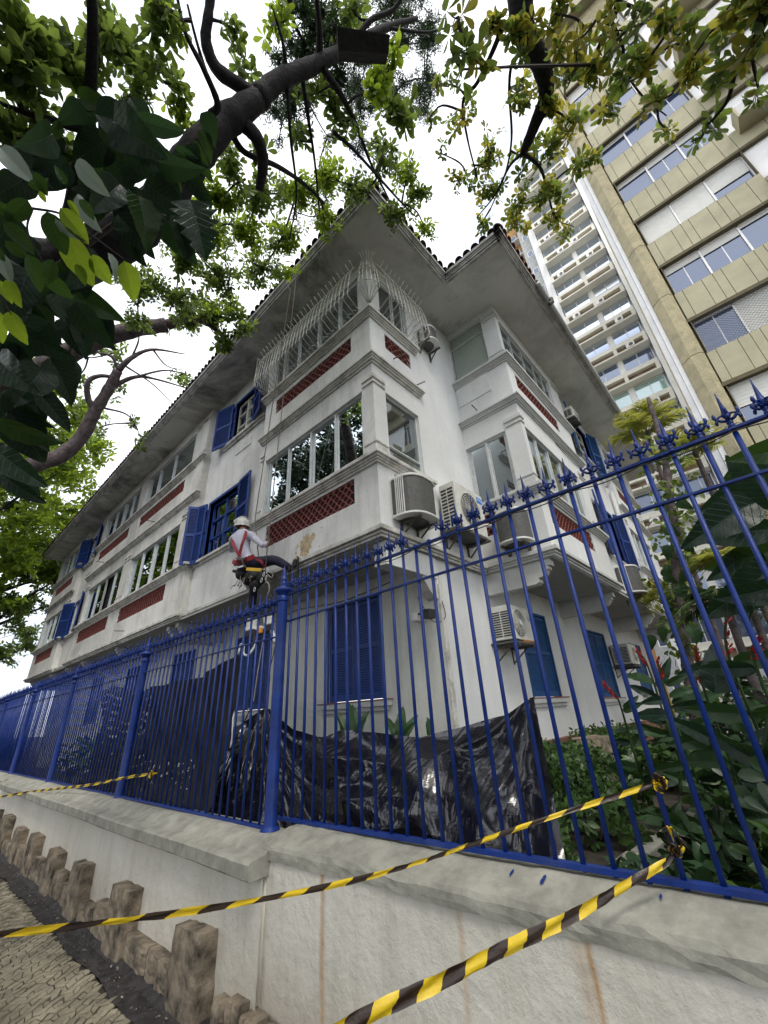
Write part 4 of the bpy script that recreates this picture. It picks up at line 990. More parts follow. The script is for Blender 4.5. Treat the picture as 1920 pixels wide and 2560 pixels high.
# ================================================================ AIR CONDITIONERS AND FITTINGS
def rot_bm(mb, ang, loc):
    c, s = cos(ang), sin(ang); mb.v = [(x*c-y*s+loc[0], x*s+y*c+loc[1], z+loc[2]) for x, y, z in mb.v]; return mb
def round_ac(loc, ang, label, w_=.78, dp=.42, h=.62, tray=True):
    """back on y=0, bulging towards -y; x across, origin at the base centre of the back"""
    T = thing('air_conditioner', label, 'air conditioner', loc, 'outdoor air conditioner units on the house')
    def foot(w, d, n=16, e=2.6):
        pts = [(w/2, 0), (w/2, -.04)]
        for k in range(1, n):
            a = pi*k/n; pts.append((w/2*np.sign(cos(a))*abs(cos(a))**(2/e), -.04-(d-.04)*abs(sin(a))**(2/e)))
        return pts+[(-w/2, -.04), (-w/2, 0)]
    def pr(poly, z0, z1, name, m, par=T, bev=0):
        mb = MB(); mb.prism(poly, lambda p, q, t: (p, q, t), z0, z1); rot_bm(mb, ang, loc); return mb.build(name, M[m], par, bevel=bev)
    pr(foot(w_*.96, dp*.96), .04, h-.04, 'mesh_guard', 'ac_grey')
    pr(foot(w_, dp), h-.045, h, 'top_cover', 'ac_white', bev=.012); pr(foot(w_*1.05, dp*1.08), 0, .035, 'base_tray', 'ac_white', bev=.008)
    pr(foot(w_*.7, dp*.7), -.012, -.001, 'tray_underside', 'ac_grey')
    P_ = [V3((q[0], q[1], 0)) for q in foot(w_*1.0, dp*1.0)][::-1]; tot = sum((P_[i+1]-P_[i]).length for i in range(len(P_)-1))
    for u in (.06, .085, .11, .135, .16):        # white ribs grouped on the left shoulder
        L_ = u*tot; i = 0
        while L_ > (P_[i+1]-P_[i]).length: L_ -= (P_[i+1]-P_[i]).length; i += 1
        q = P_[i].lerp(P_[i+1], L_/(P_[i+1]-P_[i]).length); mb = MB(); mb.bar((q.x, q.y-.003, .035), (q.x, q.y-.003, h-.04), .014, .012); rot_bm(mb, ang, loc); mb.build('guard_rib', M['ac_white'], T)
    mb = MB(); q0 = P_[2]; 
    for u in (-.18, .18):
        mb = MB(); mb.bar((u, .02, -.03), (u, -dp*.9, -.03), .03, .03); mb.bar((u, -.004, -.03), (u, -.004, -.26), .03, .02); mb.bar((u, -.02, -.2), (u, -dp*.6, -.04), .02, .02)
        rot_bm(mb, ang, loc); mb.build('bracket', M['iron'], T)
    return T
def box_ac(loc, ang, label, w_=.85, dp=.36, h=.8, fan=.30, fx=.0, fz=None, side=-1, badge=None, ring=8):
    """back on y=0.. front face at y=-dp, origin at base centre of the back"""
    T = thing('air_conditioner', label, 'air conditioner', loc, 'outdoor air conditioner units on the house')
    def fin(mb, name, m, par=T, bev=0, sm=False): rot_bm(mb, ang, loc); return mb.build(name, M[m], par, bevel=bev, smooth=sm)
    mb = MB(); mb.box(-w_/2, w_/2, -dp, -.06, .03, h); casing = fin(mb, 'casing', 'ac', bev=.012)
    fz = h/2+.01 if fz is None else fz
    mb = MB(); n = 28
    mb.add([(fx+fan*cos(2*pi*k/n), -dp-.003, fz+fan*sin(2*pi*k/n)) for k in range(n)], [tuple(range(n))]); fin(mb, 'fan_opening', 'dark')
    for i in range(3):
        mb = MB(); a = i*2.1; mb.add([(fx+.02*cos(a-.5), -dp-.006, fz+.02*sin(a-.5)), (fx+fan*.9*cos(a), -dp-.010, fz+fan*.9*sin(a)), (fx+fan*.9*cos(a+.7), -dp-.004, fz+fan*.9*sin(a+.7)), (fx+.03*cos(a+.9), -dp-.006, fz+.03*sin(a+.9))], [(0, 1, 2, 3)]); fin(mb, 'fan_blade', 'ac_grey')
    for i in range(ring):
        r_ = fan*(i+1)/ring; mb = MB(); m2 = 28
        mb.tube([(fx+r_*cos(2*pi*k/m2), -dp-.022+.012*(i/ring), fz+r_*sin(2*pi*k/m2)) for k in range(m2+1)], .0042, 5, cap=False); fin(mb, 'grille_ring', 'ac')
    for k in range(8):
        a = pi*k/8+.1; mb = MB(); mb.bar((fx-fan*cos(a), -dp-.018, fz-fan*sin(a)), (fx+fan*cos(a), -dp-.018, fz+fan*sin(a)), .004, .004); fin(mb, 'grille_spoke', 'ac')
    mb = MB(); mb.lathe([(.04, 0), (.04, .012)], n=14); mb.v = [(x+fx, -dp-.024-z, y+fz) for x, y, z in mb.v]; fin(mb, 'grille_hub', 'ac_white')
    nl = 11
    for col in (0, 1):
        for i in range(nl):
            z = .08+(h-.16)*i/nl; y0 = -dp+.04+col*(dp-.12)*.52; mb = MB(); xs = side*(w_/2+.002)
            mb.box(xs-.002, xs+.002, y0, y0+(dp-.12)*.44, z, z+(h-.16)/nl*.55); fin(mb, 'side_louvre', 'dark')
    mb = MB(); mb.box(-w_/2-.03, w_/2+.03, -dp-.02, .0, -.03, .0); fin(mb, 'drip_tray', 'ac_grey')
    for u in (-w_*.36, w_*.36):
        mb = MB(); mb.bar((u, .02, -.05), (u, -dp-.02, -.05), .03, .03); mb.bar((u, -.004, -.05), (u, -.004, -.3), .03, .02); mb.bar((u, -.02, -.27), (u, -dp*.7, -.06), .02, .02); fin(mb, 'bracket', 'iron')
    return T, fin
def text(s, size, m, parent, mat4, ext=.002, name='lettering'):
    cu = bpy.data.curves.new(name, 'FONT'); cu.body = s; cu.size = size; cu.extrude = ext; cu.align_x = 'CENTER'; cu.align_y = 'CENTER'; cu.resolution_u = 2
    tmp = bpy.data.objects.new('t', cu); C.objects.link(tmp); dg = bpy.context.evaluated_depsgraph_get(); me = bpy.data.meshes.new_from_object(tmp.evaluated_get(dg))
    bpy.data.objects.remove(tmp); me.transform(mat4); me.materials.clear(); me.materials.append(m)
    return link(name, me, parent, (0, 0, 0))
round_ac((4.36, YR-.02, 4.20), 0, 'drum-shaped unit on brackets under the first-floor corner window, left of the big square unit', .72, .40, .66)
T, fin = box_ac((5.62, YR-.02, 4.30), 0, 'large square unit with round fan and blue badge on the wall between the two bays', .90, .36, .84, .30, -.02)
mb = MB(); mb.box(.24, .42, -.365, -.361, .66, .77); fin(mb, 'badge', 'blue_logo')
text('Midea', .058, M['white'], T, Matrix.Translation((5.62+.33, YR-.02-.368, 4.30+.715)) @ Matrix.Rotation(rad(90), 4, 'X'))
mb = MB(); mb.tube(spline([(6.1, 3.2, 4.62), (6.3, 3.0, 4.65), (6.45, 2.9, 4.6)]), .035, 8); tag(mb.build('insulated_pipe', M['ac_white'], smooth=True), 'white insulated pipe running from the square unit to the next bay', 'pipe')
round_ac((6.49, 2.66, 4.20), rad(-90), 'drum-shaped unit under the tall window of the second bay, behind the spear heads', .56, .34, .60)
T, fin = box_ac((6.78, YG, 2.68), 0, 'old cream unit with rusty base beside the ground-floor blue shutters', .78, .42, .58, .22, -.12, ring=9)
text('LG', .10, M['blue_logo'], T, Matrix.Translation((6.78+.30, YG-.424, 2.68+.40)) @ Matrix.Rotation(rad(90), 4, 'X'))
mb = MB(); mb.box(-.1, .3, -.43, -.40, .0, .035); fin(mb, 'rust_stain_edge', 'orange_rust')
T, fin = box_ac((13.3, YG, 2.55), 0, 'open-sided cream unit near the far ground-floor shutters', .8, .5, .55, .18, .1, ring=5)
round_ac((11.35, 2.26, 3.98), 0, 'drum-shaped unit at first-floor level under the blue shutters on the right side', .80, .42, .68)
round_ac((5.42, YR-.02, 8.62), 0, 'dark drum-shaped unit beside the window cage near the eaves', .38, .30, .42)
T, fin = box_ac((10.55, 2.28, 8.75), 0, 'small window unit high between the blue shutters of the right side', .5, .34, .38, .12, .05, ring=4)
# lamp fittings under the overhang
L1 = thing('security_lamp', 'small white box and black floodlight head on the ground-floor corner', 'lamp', (4.98, 3.6, 3.0))
mb = MB(); mb.box(4.84, 4.99, 3.74, 3.84, 3.0-.05, 3.07); mb.build('lamp_box', M['ac_white'], L1, bevel=.006)
mb = MB(); mb.bar((4.9, 3.76, 3.05), (4.84, 3.56, 3.02), .03, .03); mb.bar((4.84, 3.57, 3.0), (4.82, 3.44, 2.99), .13, .13); mb.build('lamp_head', M['dark'], L1, bevel=.005)
L2 = thing('lamp_bracket', 'black bracket fixed to the overhang ceiling behind the spear heads', 'bracket', (4.6, 3.8, 3.75))
mb = MB(); mb.bar((4.45, 3.75, 3.86), (4.45, 3.75, 3.72), .02, .02); mb.bar((4.62, 3.75, 3.86), (4.62, 3.75, 3.72), .02, .02); mb.bar((4.44, 3.75, 3.73), (4.63, 3.75, 3.73), .03, .02); mb.build('bracket_arm', M['dark'], L2)
M['x'] = M['dark']
# ================================================================ THE ROPE ACCESS WORKER
def B(x, y, X): return at((480+x*.28933)/1.1573, (1300+y*.28933)/1.1573, X=X)
W = thing('person', 'worker in white helmet, pale shirt and red harness hanging on ropes against the wall', 'person', B(480, 420, 3.25))
J = dict(pel=B(470, 405, 3.22), sp1=B(450, 320, 3.20), sp2=B(435, 220, 3.20), ch=B(430, 150, 3.22), nk=B(440, 90, 3.26), hd=B(438, 55, 3.29), ht=B(432, 15, 3.30),
         lsh=B(350, 165, 3.16), lel=B(338, 265, 3.30), lwr=B(400, 255, 3.50), rsh=B(515, 130, 3.28), rel=B(612, 225, 3.30), rwr=B(655, 190, 3.50),
         lhp=B(430, 410, 3.20), rhp=B(530, 385, 3.28), rkn=B(715, 340, 3.44), ran=B(852, 415, 3.56), lkn=B(535, 560, 3.48), lan=B(520, 765, 3.42), lth=B(490, 480, 3.34))
rd = dict(pel=.135, sp1=.125, sp2=.135, ch=.13, nk=.058, hd=.075, ht=.07, lsh=.075, lel=.045, lwr=.03, rsh=.075, rel=.046, rwr=.03, lhp=.11, rhp=.118, rkn=.085, ran=.058, lkn=.08, lan=.058, lth=.10)
ed = [('pel', 'sp1'), ('sp1', 'sp2'), ('sp2', 'ch'), ('ch', 'nk'), ('nk', 'hd'), ('hd', 'ht'), ('ch', 'lsh'), ('lsh', 'lel'), ('lel', 'lwr'), ('ch', 'rsh'), ('rsh', 'rel'), ('rel', 'rwr'), ('pel', 'lhp'), ('pel', 'rhp'), ('rhp', 'rkn'), ('rkn', 'ran'), ('lhp', 'lth'), ('lth', 'lkn'), ('lkn', 'lan')]
ks = list(J)
def skin_mesh(verts, edges, radii, root=0, sub=2):
    me = bpy.data.meshes.new('s'); me.from_pydata(verts, edges, []); o = bpy.data.objects.new('s', me); C.objects.link(o)
    o.modifiers.new('k', 'SKIN'); s2 = o.modifiers.new('u', 'SUBSURF'); s2.levels = sub; s2.render_levels = sub
    for i, v in enumerate(me.skin_vertices[0].data):
        v.radius = radii[i] if isinstance(radii[i], tuple) else (radii[i], radii[i]); v.use_root = (i == root)
    dg = bpy.context.evaluated_depsgraph_get(); m2 = bpy.data.meshes.new_from_object(o.evaluated_get(dg)); bpy.data.objects.remove(o)
    m2.polygons.foreach_set('use_smooth', [True]*len(m2.polygons)); return m2
bm_ = skin_mesh([J[k] for k in ks], [(ks.index(a), ks.index(b)) for a, b in ed], [rd[k] for k in ks], 0)
bm_.materials.clear()
for m in ('shirt', 'trouser', 'skin'): bm_.materials.append(M[m])
legs = {'lhp', 'rhp', 'rkn', 'ran', 'lkn', 'lan', 'lth'}
def nearest_seg(c):
    best = (9, None)
    for a, b in ed:
        p, q = J[a], J[b]; d = q-p; t = max(0, min(1, (c-p).dot(d)/d.length_squared)); r_ = (c-p-d*t).length
        if r_ < best[0]: best = (r_, (a, b, t))
    return best[1]
for p in bm_.polygons:
    a, b, t = nearest_seg(p.center)
    if (a in legs) or (b in legs) or (a == 'pel' and t < .25): p.material_index = 1
    elif a in ('nk', 'hd') or (a == 'ch' and b == 'nk' and t > .7): p.material_index = 2
    elif b in ('lwr', 'rwr') and t > .97: p.material_index = 2
    else: p.material_index = 0
body = link('body', bm_, W, (0, 0, 0))
def hand(wr, el, grip, flip=1):
    d = (wr-el).normalized(); s = d.cross(V3((0, 0, 1))).normalized()*flip; u = s.cross(d)
    P0 = wr+d*.05; vs = [wr, P0, wr+d*.085]; es = [(0, 1), (1, 2)]; rr = [(.024, .02), (.034, .016), (.034, .014)]
    for k, (off, ln) in enumerate(((-.030, .058), (-.010, .066), (.010, .062), (.028, .05))):
        b = wr+d*.085+u*off; i = len(vs)
        vs += [b, b+d*ln*.45+s*.008, b+d*ln*.55+s*.036, b+d*ln*.25+s*.05]; rr += [.0088]*4
        es += [(2, i), (i, i+1), (i+1, i+2), (i+2, i+3)]
    i = len(vs); vs += [wr+d*.03-u*.03+s*.01, wr+d*.065-u*.045+s*.03, wr+d*.085-u*.03+s*.045]; rr += [.011, .0095, .0085]; es += [(1, i), (i, i+1), (i+1, i+2)]
    me = skin_mesh(vs, es, rr, 1, 1); me.materials.clear(); me.materials.append(M['skin']); return link('hand', me, W, (0, 0, 0))
hand(J['rwr'], J['rel'], 0); hand(J['lwr'], J['lel'], 0, -1)
def ell(c, rx_, ry_, rz_, n=16, m=10, z0=-1, ax=None):
    mb = MB(); rows = []
    for i in range(m+1):
        ph = -pi/2+pi*i/m
        if sin(ph) < z0-1e-6: continue
        rows.append([(c[0]+rx_*cos(ph)*cos(2*pi*k/n), c[1]+ry_*cos(ph)*sin(2*pi*k/n), c[2]+rz_*sin(ph)) for k in range(n+1)])
    mb.grid(rows); return mb
hc = J['hd']+V3((0, 0, .02))
ell(hc+V3((.01, -.01, -.02)), .083, .075, .115).build('head', M['skin'], body, smooth=True)
for s in (-1, 1):
    e = hc+V3((-.0+.075*s*.88, -.075*s*.47, -.03)); ell(e, .018, .02, .032, 8, 6).build('ear', M['skin'], body, smooth=True)
ell(hc+V3((.075, .02, -.035)), .02, .014, .022, 8, 6).build('nose', M['skin'], body, smooth=True)
for s in (-.03, .03): ell(hc+V3((.078, .01+s, -.01)), .010, .010, .007, 8, 6).build('eye', M['white'], body, smooth=True)
mb = MB(); mb.bar(hc+V3((.083, -.01, -.075)), hc+V3((.083, .03, -.075)), .006, .008); mb.build('mouth', M['harness'], body)
ell(hc+V3((-.01, 0, -.045)), .082, .078, .075).build('hair', M['boot'], body, smooth=True)
hel = ell(hc+V3((-.01, 0, .0)), .142, .132, .142, 20, 12, -.28); ho = hel.build('helmet', M['helmet'], W, smooth=True)
mb = MB(); n = 24; P = [[], []]
for k in range(n+1):
    a = 2*pi*k/n; P[0].append(hc+V3((-.01+.137*cos(a), .127*sin(a), -.03))); P[1].append(hc+V3(((.150+.05*max(0, cos(a)))*cos(a), .138*sin(a), -.048)))
mb.grid(P); mb.build('helmet_brim', M['helmet'], ho, smooth=True)
for a in (-.5, -.17, .17, .5):
    mb = MB(); mb.tube([hc+V3((-.01+.146*cos(t), .134*sin(a)*abs(sin(t))**.3, .145*sin(t))) for t in np.linspace(.1, pi-.1, 12)], .007, 5); mb.build('helmet_rib', M['helmet'], ho, smooth=True)
# boots
def boot(an, toe_dir, up_):
    d = toe_dir.normalized(); u = (up_-d*up_.dot(d)).normalized(); s = d.cross(u)
    vs = [an+u*.06, an-u*.035-d*.02, an-u*.045+d*.07, an-u*.05+d*.16]; me = skin_mesh(vs, [(0, 1), (1, 2), (2, 3)], [.05, .052, .046, .036], 1, 2)
    me.materials.clear(); me.materials.append(M['boot']); bo = link('boot', me, W, (0, 0, 0))
    mb = MB(); mb.bar(an-u*.095-d*.065, an-u*.088+d*.19, .085, .022, s.cross(d)); mb.build('boot_sole', M['dark'], bo, bevel=.006)
boot(J['ran']+V3((.01, -.01, -.01)), V3((-.05, -.15, 1)), V3((-.6, .55, .1))); boot(J['lan'], V3((.9, -.25, -.15)), V3((0, 0, 1)))
# harness: shoulder straps on the back, waist and leg loops
def strap(pts, w_=.045, m='harness', up=None):
    S = [V3(p) for p in spline(pts, 6)]; mb = MB(); L_ = []; R_ = []
    for i, p in enumerate(S):
        d = (S[min(i+1, len(S)-1)]-S[max(i-1, 0)]).normalized(); view = (p-V3((0, 0, CAMZ))).normalized(); s = d.cross(view).normalized()
        L_.append(p-s*w_/2); R_.append(p+s*w_/2)
    P = [L_, R_, [q+V3((.006, .012, 0)) for q in R_], [q+V3((.006, .012, 0)) for q in L_], L_]; mb.grid(P); return mb.build('harness_strap', M[m], W)
strap([B(345, 150, 3.10), B(352, 195, 3.045), B(378, 250, 3.04), B(405, 300, 3.06), B(410, 335, 3.05)])
strap([B(468, 95, 3.20), B(462, 130, 3.12), B(440, 190, 3.06), B(420, 260, 3.05), B(410, 310, 3.05)])
strap([B(350, 355, 3.10), B(380, 365, 3.05), B(430, 350, 3.06), B(480, 335, 3.10), B(540, 310, 3.22)], .07)
strap([B(360, 385, 3.08), B(400, 375, 3.05), B(450, 350, 3.06)], .05)
strap([B(545, 335, 3.2), B(590, 350, 3.2), B(615, 385, 3.24), B(610, 420, 3.28)], .035)
mb = MB(); mb.tube(spline([B(395, 315, 3.03), B(430, 340, 3.0), B(440, 380, 3.02), B(465, 410, 3.05)]), .012, 6); mb.tube(spline([B(380, 330, 3.02), B(415, 345, 3.0), B(455, 335, 3.03)]), .014, 6)
mb.build('harness_rope', M['iron'], W, smooth=True)
mb = MB(); mb.grid([[B(355, 395, 3.10), B(400, 400, 3.04), B(450, 385, 3.05)], [B(360, 410, 3.09), B(405, 415, 3.03), B(455, 400, 3.04)]]); mb.build('shirt_hem', M['white'], W)
# seat board with gear, hanging on two ropes from the roof
SB = thing('bosun_chair', 'black work chair with yellow strap hung on ropes under the worker', 'work chair', B(490, 450, 3.25))
s0, s1 = B(350, 440, 3.14), B(615, 440, 3.38); dv = (s1-s0).normalized(); nv_ = V3((-dv.y, dv.x, 0)); 
if nv_.x < 0: nv_ = -nv_
mb = MB(); mb.bar(s0+nv_*.16, s1+nv_*.16, .34, .045); mb.build('seat_board', M['dark'], SB, bevel=.01)
mb = MB(); mb.bar(B(470, 425, 3.02), B(600, 432, 3.16), .02, .05); mb.build('seat_strap', M['yellow'], SB, bevel=.004)
for x, y, X_, r3 in ((430, 470, 3.22, (.09, .13, .09)), (520, 490, 3.26, (.11, .15, .12)), (585, 500, 3.34, (.10, .12, .13)), (545, 555, 3.30, (.09, .10, .10)), (480, 520, 3.22, (.08, .09, .08))):
    ell(B(x, y, X_), *r3, 12, 8).build('gear_pouch', M['boot'], SB, smooth=True)
for k in range(9):
    a = B(400+R.uniform(-20, 230), 470+R.uniform(0, 60), 3.12+.15*R.random()); pts = [a]
    for i in range(4): pts.append(pts[-1]+V3((R.uniform(-.03, .03), R.uniform(-.08, .08), R.uniform(-.09, .03))))
    mb = MB(); mb.tube(spline(pts, 5), .007, 5); mb.build('gear_sling', M['rope' if k % 3 else 'dark'], SB, smooth=True)
for k, (x, y) in enumerate(((620, 470), (640, 500), (600, 520), (650, 440), (540, 600))):
    c = B(x, y, 3.12); mb = MB(); mb.tube([c+V3((0, .022*cos(t), .035*sin(t))) for t in np.linspace(0, 2*pi, 12)], .006, 5, cap=False); mb.build('carabiner', M['alu'], SB, smooth=True)
mb = MB(); mb.tube(spline([B(640, 530, 3.12), B(665, 560, 3.1), B(665, 620, 3.1), B(640, 690, 3.1)]), .011, 6); mb.tube(spline([B(650, 470, 3.1), B(690, 500, 3.1), B(700, 470, 3.1)]), .010, 6); mb.build('gear_sling', M['rope'], SB, smooth=True)
ra = at((600+485*.28933)/1.1573, (420+940*.28933)/1.1573, X=3.0); rb = at((600+435*.28933)/1.1573, (420+1050*.28933)/1.1573, X=3.0)
for nm, a, m_, b, lab in (('rope', ra, B(675, 0, 3.30), B(630, 450, 3.32), 'working rope hanging from the eaves past the worker\'s right hand'), ('rope', rb, B(545, -20, 3.30), B(575, 320, 3.30), 'second thinner rope from the eaves behind the worker\'s shoulder')):
    mb = MB(); mb.tube([a+V3((-.06, 0, .25)), a+V3((-.11, 0, .1)), a]+[a.lerp(m_, t) for t in (.25, .5, .75)]+[m_, b], .009, 6); tag(mb.build(nm, M['rope'], smooth=True), lab, 'rope')
# gear hanging lower down: lamp head with orange lens, coils and the white hose
TG = thing('tool_rack', 'hanging grey and black power tool with orange grip behind the fence', 'tool', B(580, 950, 3.3))
mb = MB(); mb.bar(B(450, 1000, 3.2), B(700, 930, 3.5), .12, .10); mb.bar(B(540, 1000, 3.2), B(560, 1120, 3.2), .05, .05); mb.build('tool_body', M['boot'], TG, bevel=.012)
mb = MB(); mb.bar(B(480, 900, 3.3), B(550, 890, 3.3), .05, .15); mb.bar(B(620, 880, 3.4), B(700, 860, 3.5), .06, .12); mb.bar(B(460, 950, 3.25), B(620, 930, 3.35), .08, .05); mb.build('tool_frame', M['ac'], TG, bevel=.012)
mb = MB(); mb.bar(B(572, 960, 3.15), B(605, 950, 3.18), .05, .075); mb.build('tool_grip', M['orange'], TG, bevel=.006)
mb = MB(); mb.tube(spline([B(450, 1080, 3.15), B(445, 1150, 3.1), B(480, 1170, 3.1), B(530, 1110, 3.15), B(560, 1040, 3.2)]), .016, 7); mb.tube(spline([B(690, 960, 3.4), B(710, 1010, 3.4), B(715, 1060, 3.4)]), .03, 7); mb.build('tool_hose', M['rope_white'], TG, smooth=True)
mb = MB(); mb.tube(spline([B(440, 1070, 3.1), B(415, 1090, 3.1), B(390, 1250, 3.05), B(370, 1500, 3.0), B(350, 1750, 2.8), B(335, 1960, 2.7), at(490, 1775, X=2.7)]), .014, 7); tag(mb.build('hose', M['rope_white'], smooth=True), 'thin white hose hanging down behind the blue fence', 'hose')
for pts, lab in (([B(680, 640, 3.15), B(720, 760, 3.1), B(735, 950, 3.1), B(680, 1250, 3.0), B(540, 1560, 2.9), B(400, 1850, 2.8)], 'black cord slanting down behind the first fence section'), ([B(620, 1000, 3.2), B(570, 1300, 3.1), B(520, 1620, 3.0), B(480, 1650, 2.9), B(380, 1980, 2.8)], 'pale cord hanging below the power tool')):
    mb = MB(); mb.tube(spline(pts), .007, 5); tag(mb.build('cord', M['dark' if 'black' in lab else 'rope'], smooth=True), lab, 'cord')
# ================================================================ TALL BUILDINGS
def qb(mb, X, y0, y1, z0, z1, d0, d1):           # box on a facade facing -X: d outward
    mb.box(X-d1, X-d0, min(y0, y1), max(y0, y1), z0, z1)
YB = thing('apartment_building', 'mustard panelled apartment block with strip windows and boxed ledges at the right edge', 'building', (16, -8, 0))
YX = 16.0; P3 = 3.145; Z0 = 11.11                # head of one strip window
mb = MB(); mb.box(YX+.35, YX+14, -40, -1.0, 0, 39.7); mb.build('core', M['pil_y'], YB)
mb = MB(); mb.box(YX-.25, YX+13, -40, -1.0, 39.7, 40.4); mb.build('roof_edge', M['panel_y'], YB)
secs = [(-1.72, -5.38), (-8.95, -12.6), (-16.2, -19.8)]
heads = [Z0+P3*k for k in range(-3, 9)]
cyc = (.27, .62, .33)
blind_pat = {(4, 0): (0, 1), (4, 1): (0, 1), (3, 0): (.55, 1, .6), (5, 0): (.2, .25, .1), (6, 0): (1, 1, .6), (7, 0): (.15, .2, .2), (8, 0): (.1, .05, .0)}
PAN = {}
def panel_obj(y0, y1, z0, z1, d0=-.02, d1=.0):
    k = (round(y0-y1, 2), round(z1-z0, 2))
    if k not in PAN:
        m_ = MB(); m_.box(-.0, .05, -k[0]/2+.008, k[0]/2-.008, 0, k[1]); PAN[k] = m_.mesh('facade_panel', M['panel_y'])
    link('facade_panel', PAN[k], YB, (YX-.0-R.uniform(0, .004), (y0+y1)/2, z0))
for hi, zh in enumerate(heads):
    zs = zh-1.6; zb = zh-P3                       # window z zs..zh; panel band from zb (previous head) to zs
    mb = MB(); qb(mb, YX, -1.5, -40, zb-.0, zb+.14, -.3, .02); mb.build('slab_edge', M['pil_dark'], YB)
    for (a, b) in ((-1.66, -5.42), (-8.9, -12.66), (-16.1, -19.9)):
        y = a; i = 0
        while y > b+.05:
            w_ = min(cyc[i % 3], y-b)
            if y-w_-b < .12: w_ = y-b
            if hi > 0: panel_obj(y, y-w_, zb+.16, zs-.01)
            y -= w_; i += 1
    # ledge bay between the strips: narrower white recess, panel band and louvred box
    for (a, b) in ((-5.42, -8.9), (-12.66, -16.1)):
        y = a; i = 0
        while y > b+.05:
            w_ = min((.95, .45, .45)[i % 3], y-b)
            if y-w_-b < .2: w_ = y-b
            if hi > 0: panel_obj(y, y-w_, zb+.16, zs-.35)
            y -= w_; i += 1
        mb = MB(); qb(mb, YX, a-.02, b+.02, zs-.33, zh-.0, -.25, -.15); mb.build('white_recess', M['twhite'], YB)
        if 3 < hi < 11:
            mb = MB(); qb(mb, YX, a-.25, b+.35, zs-.75, zs-.69, 0, .75); qb(mb, YX, a-.25, a-.31, zs-.69, zs-.02, 0, .75); qb(mb, YX, b+.35, b+.41, zs-.69, zs-.02, 0, .75); mb.build('ledge_box', M['panel_y'], YB)
            mb = MB()
            for k in range(9): qb(mb, YX, a-.31, b+.41, zs-.66+k*.07, zs-.625+k*.07, .66, .70)
            mb.build('box_louvre', M['twhite'], YB)
    for si, (a, b) in enumerate(secs):
        # window set back behind the panels
        w3 = (a-b)/3
        mb = MB()
        qb(mb, YX, a, a+.03, zs, zh, -.28, 0); qb(mb, YX, b, b-.03, zs, zh, -.28, 0); qb(mb, YX, a, b, zs-.02, zs, -.28, 0); mb.build('window_reveal', M['pil_dark'], YB)
        fr = MB()
        for k in range(4): qb(fr, YX, a-w3*k-.03, a-w3*k+.03, zs, zh, -.26, -.18)
        qb(fr, YX, a, b, zs, zs+.05, -.26, -.18); qb(fr, YX, a, b, zh-.06, zh, -.26, -.18); wd = fr.build('window', M['twhite'], YB)
        pat = blind_pat.get((hi, si), [R.choice((0, .2, .5, 1, 1, .25)) for _ in range(3)])
        for k in range(3):
            bl = pat[k] if k < len(pat) else .2; y0, y1 = a-w3*k-.04, a-w3*(k+1)+.04; zc = zh-.06-(zh-zs-.1)*bl
            if bl > .03:
                mb = MB(); n = max(2, int((zh-zc)/.07)); P = []
                for q in range(n+1): P.append([(YX+.205+.006*(q % 2), y0, zh-.05-(zh-.05-zc)*q/n), (YX+.205+.006*(q % 2), y1, zh-.05-(zh-.05-zc)*q/n)])
                mb.grid(P); mb.build('blind', M['blind'], wd)
            if bl < .97:
                mb = MB(); e = R.uniform(-.01, .01); mb.add([(YX+.25, y0, zs+.05), (YX+.25+e, y1, zs+.05), (YX+.25+e, y1, zc), (YX+.25, y0, zc)], [(0, 1, 2, 3)]); mb.build('pane', M['glass_blue'], wd)
                if R.random() < .6: mb = MB(); qb(mb, YX, (y0+y1)/2-.015, (y0+y1)/2+.015, zs+.05, zc, -.25, -.24); mb.build('mullion', M['twhite'], wd)
    # textured pilaster, one block per storey
    mb = MB(); prof = [(YX+.3, -1.62), (YX+.0, -1.62), (YX-.16, -1.50), (YX-.16, -1.22), (YX+.12, -.93), (YX+.4, -.93)]
    mb.prism(prof, lambda p, q, t: (p, q, t), zb+.64+.02-2.2+P3*.0, zb+.64+P3-2.2); mb.build('pilaster_block', M['pil_y'], YB, bevel=.01)
mb = MB(); mb.box(YX+.2, YX+.9, -.92, -.78, 6, 40); mb.box(YX+.45, YX+1.2, -.77, -.62, 6, 40); mb.build('side_fin', M['twhite'], YB)
mb = MB()                                        # net over one low window
for k in range(60):
    for s in (1, -1):
        y0 = -1.7-.11*k+(4.6 if s < 0 else 0)*0
        a = V3((YX-.01, -1.72-3.66*(k/30-.5), Z0+P3-1.6)); b = a+V3((0, -s*1.6, 1.6)); 
        t0, t1 = 0, 1
        ya, yb = a.y, b.y
        lo, hi_ = -5.38, -1.72
        def cl(y): return (y-ya)/(yb-ya)
        ts = sorted((cl(lo), cl(hi_))); t0 = max(0, ts[0]); t1 = min(1, ts[1])
        if t1-t0 > .02: mb.bar(a.lerp(b, t0), a.lerp(b, t1), .006, .006)
mb.build('window_net', M['dark'], YB)
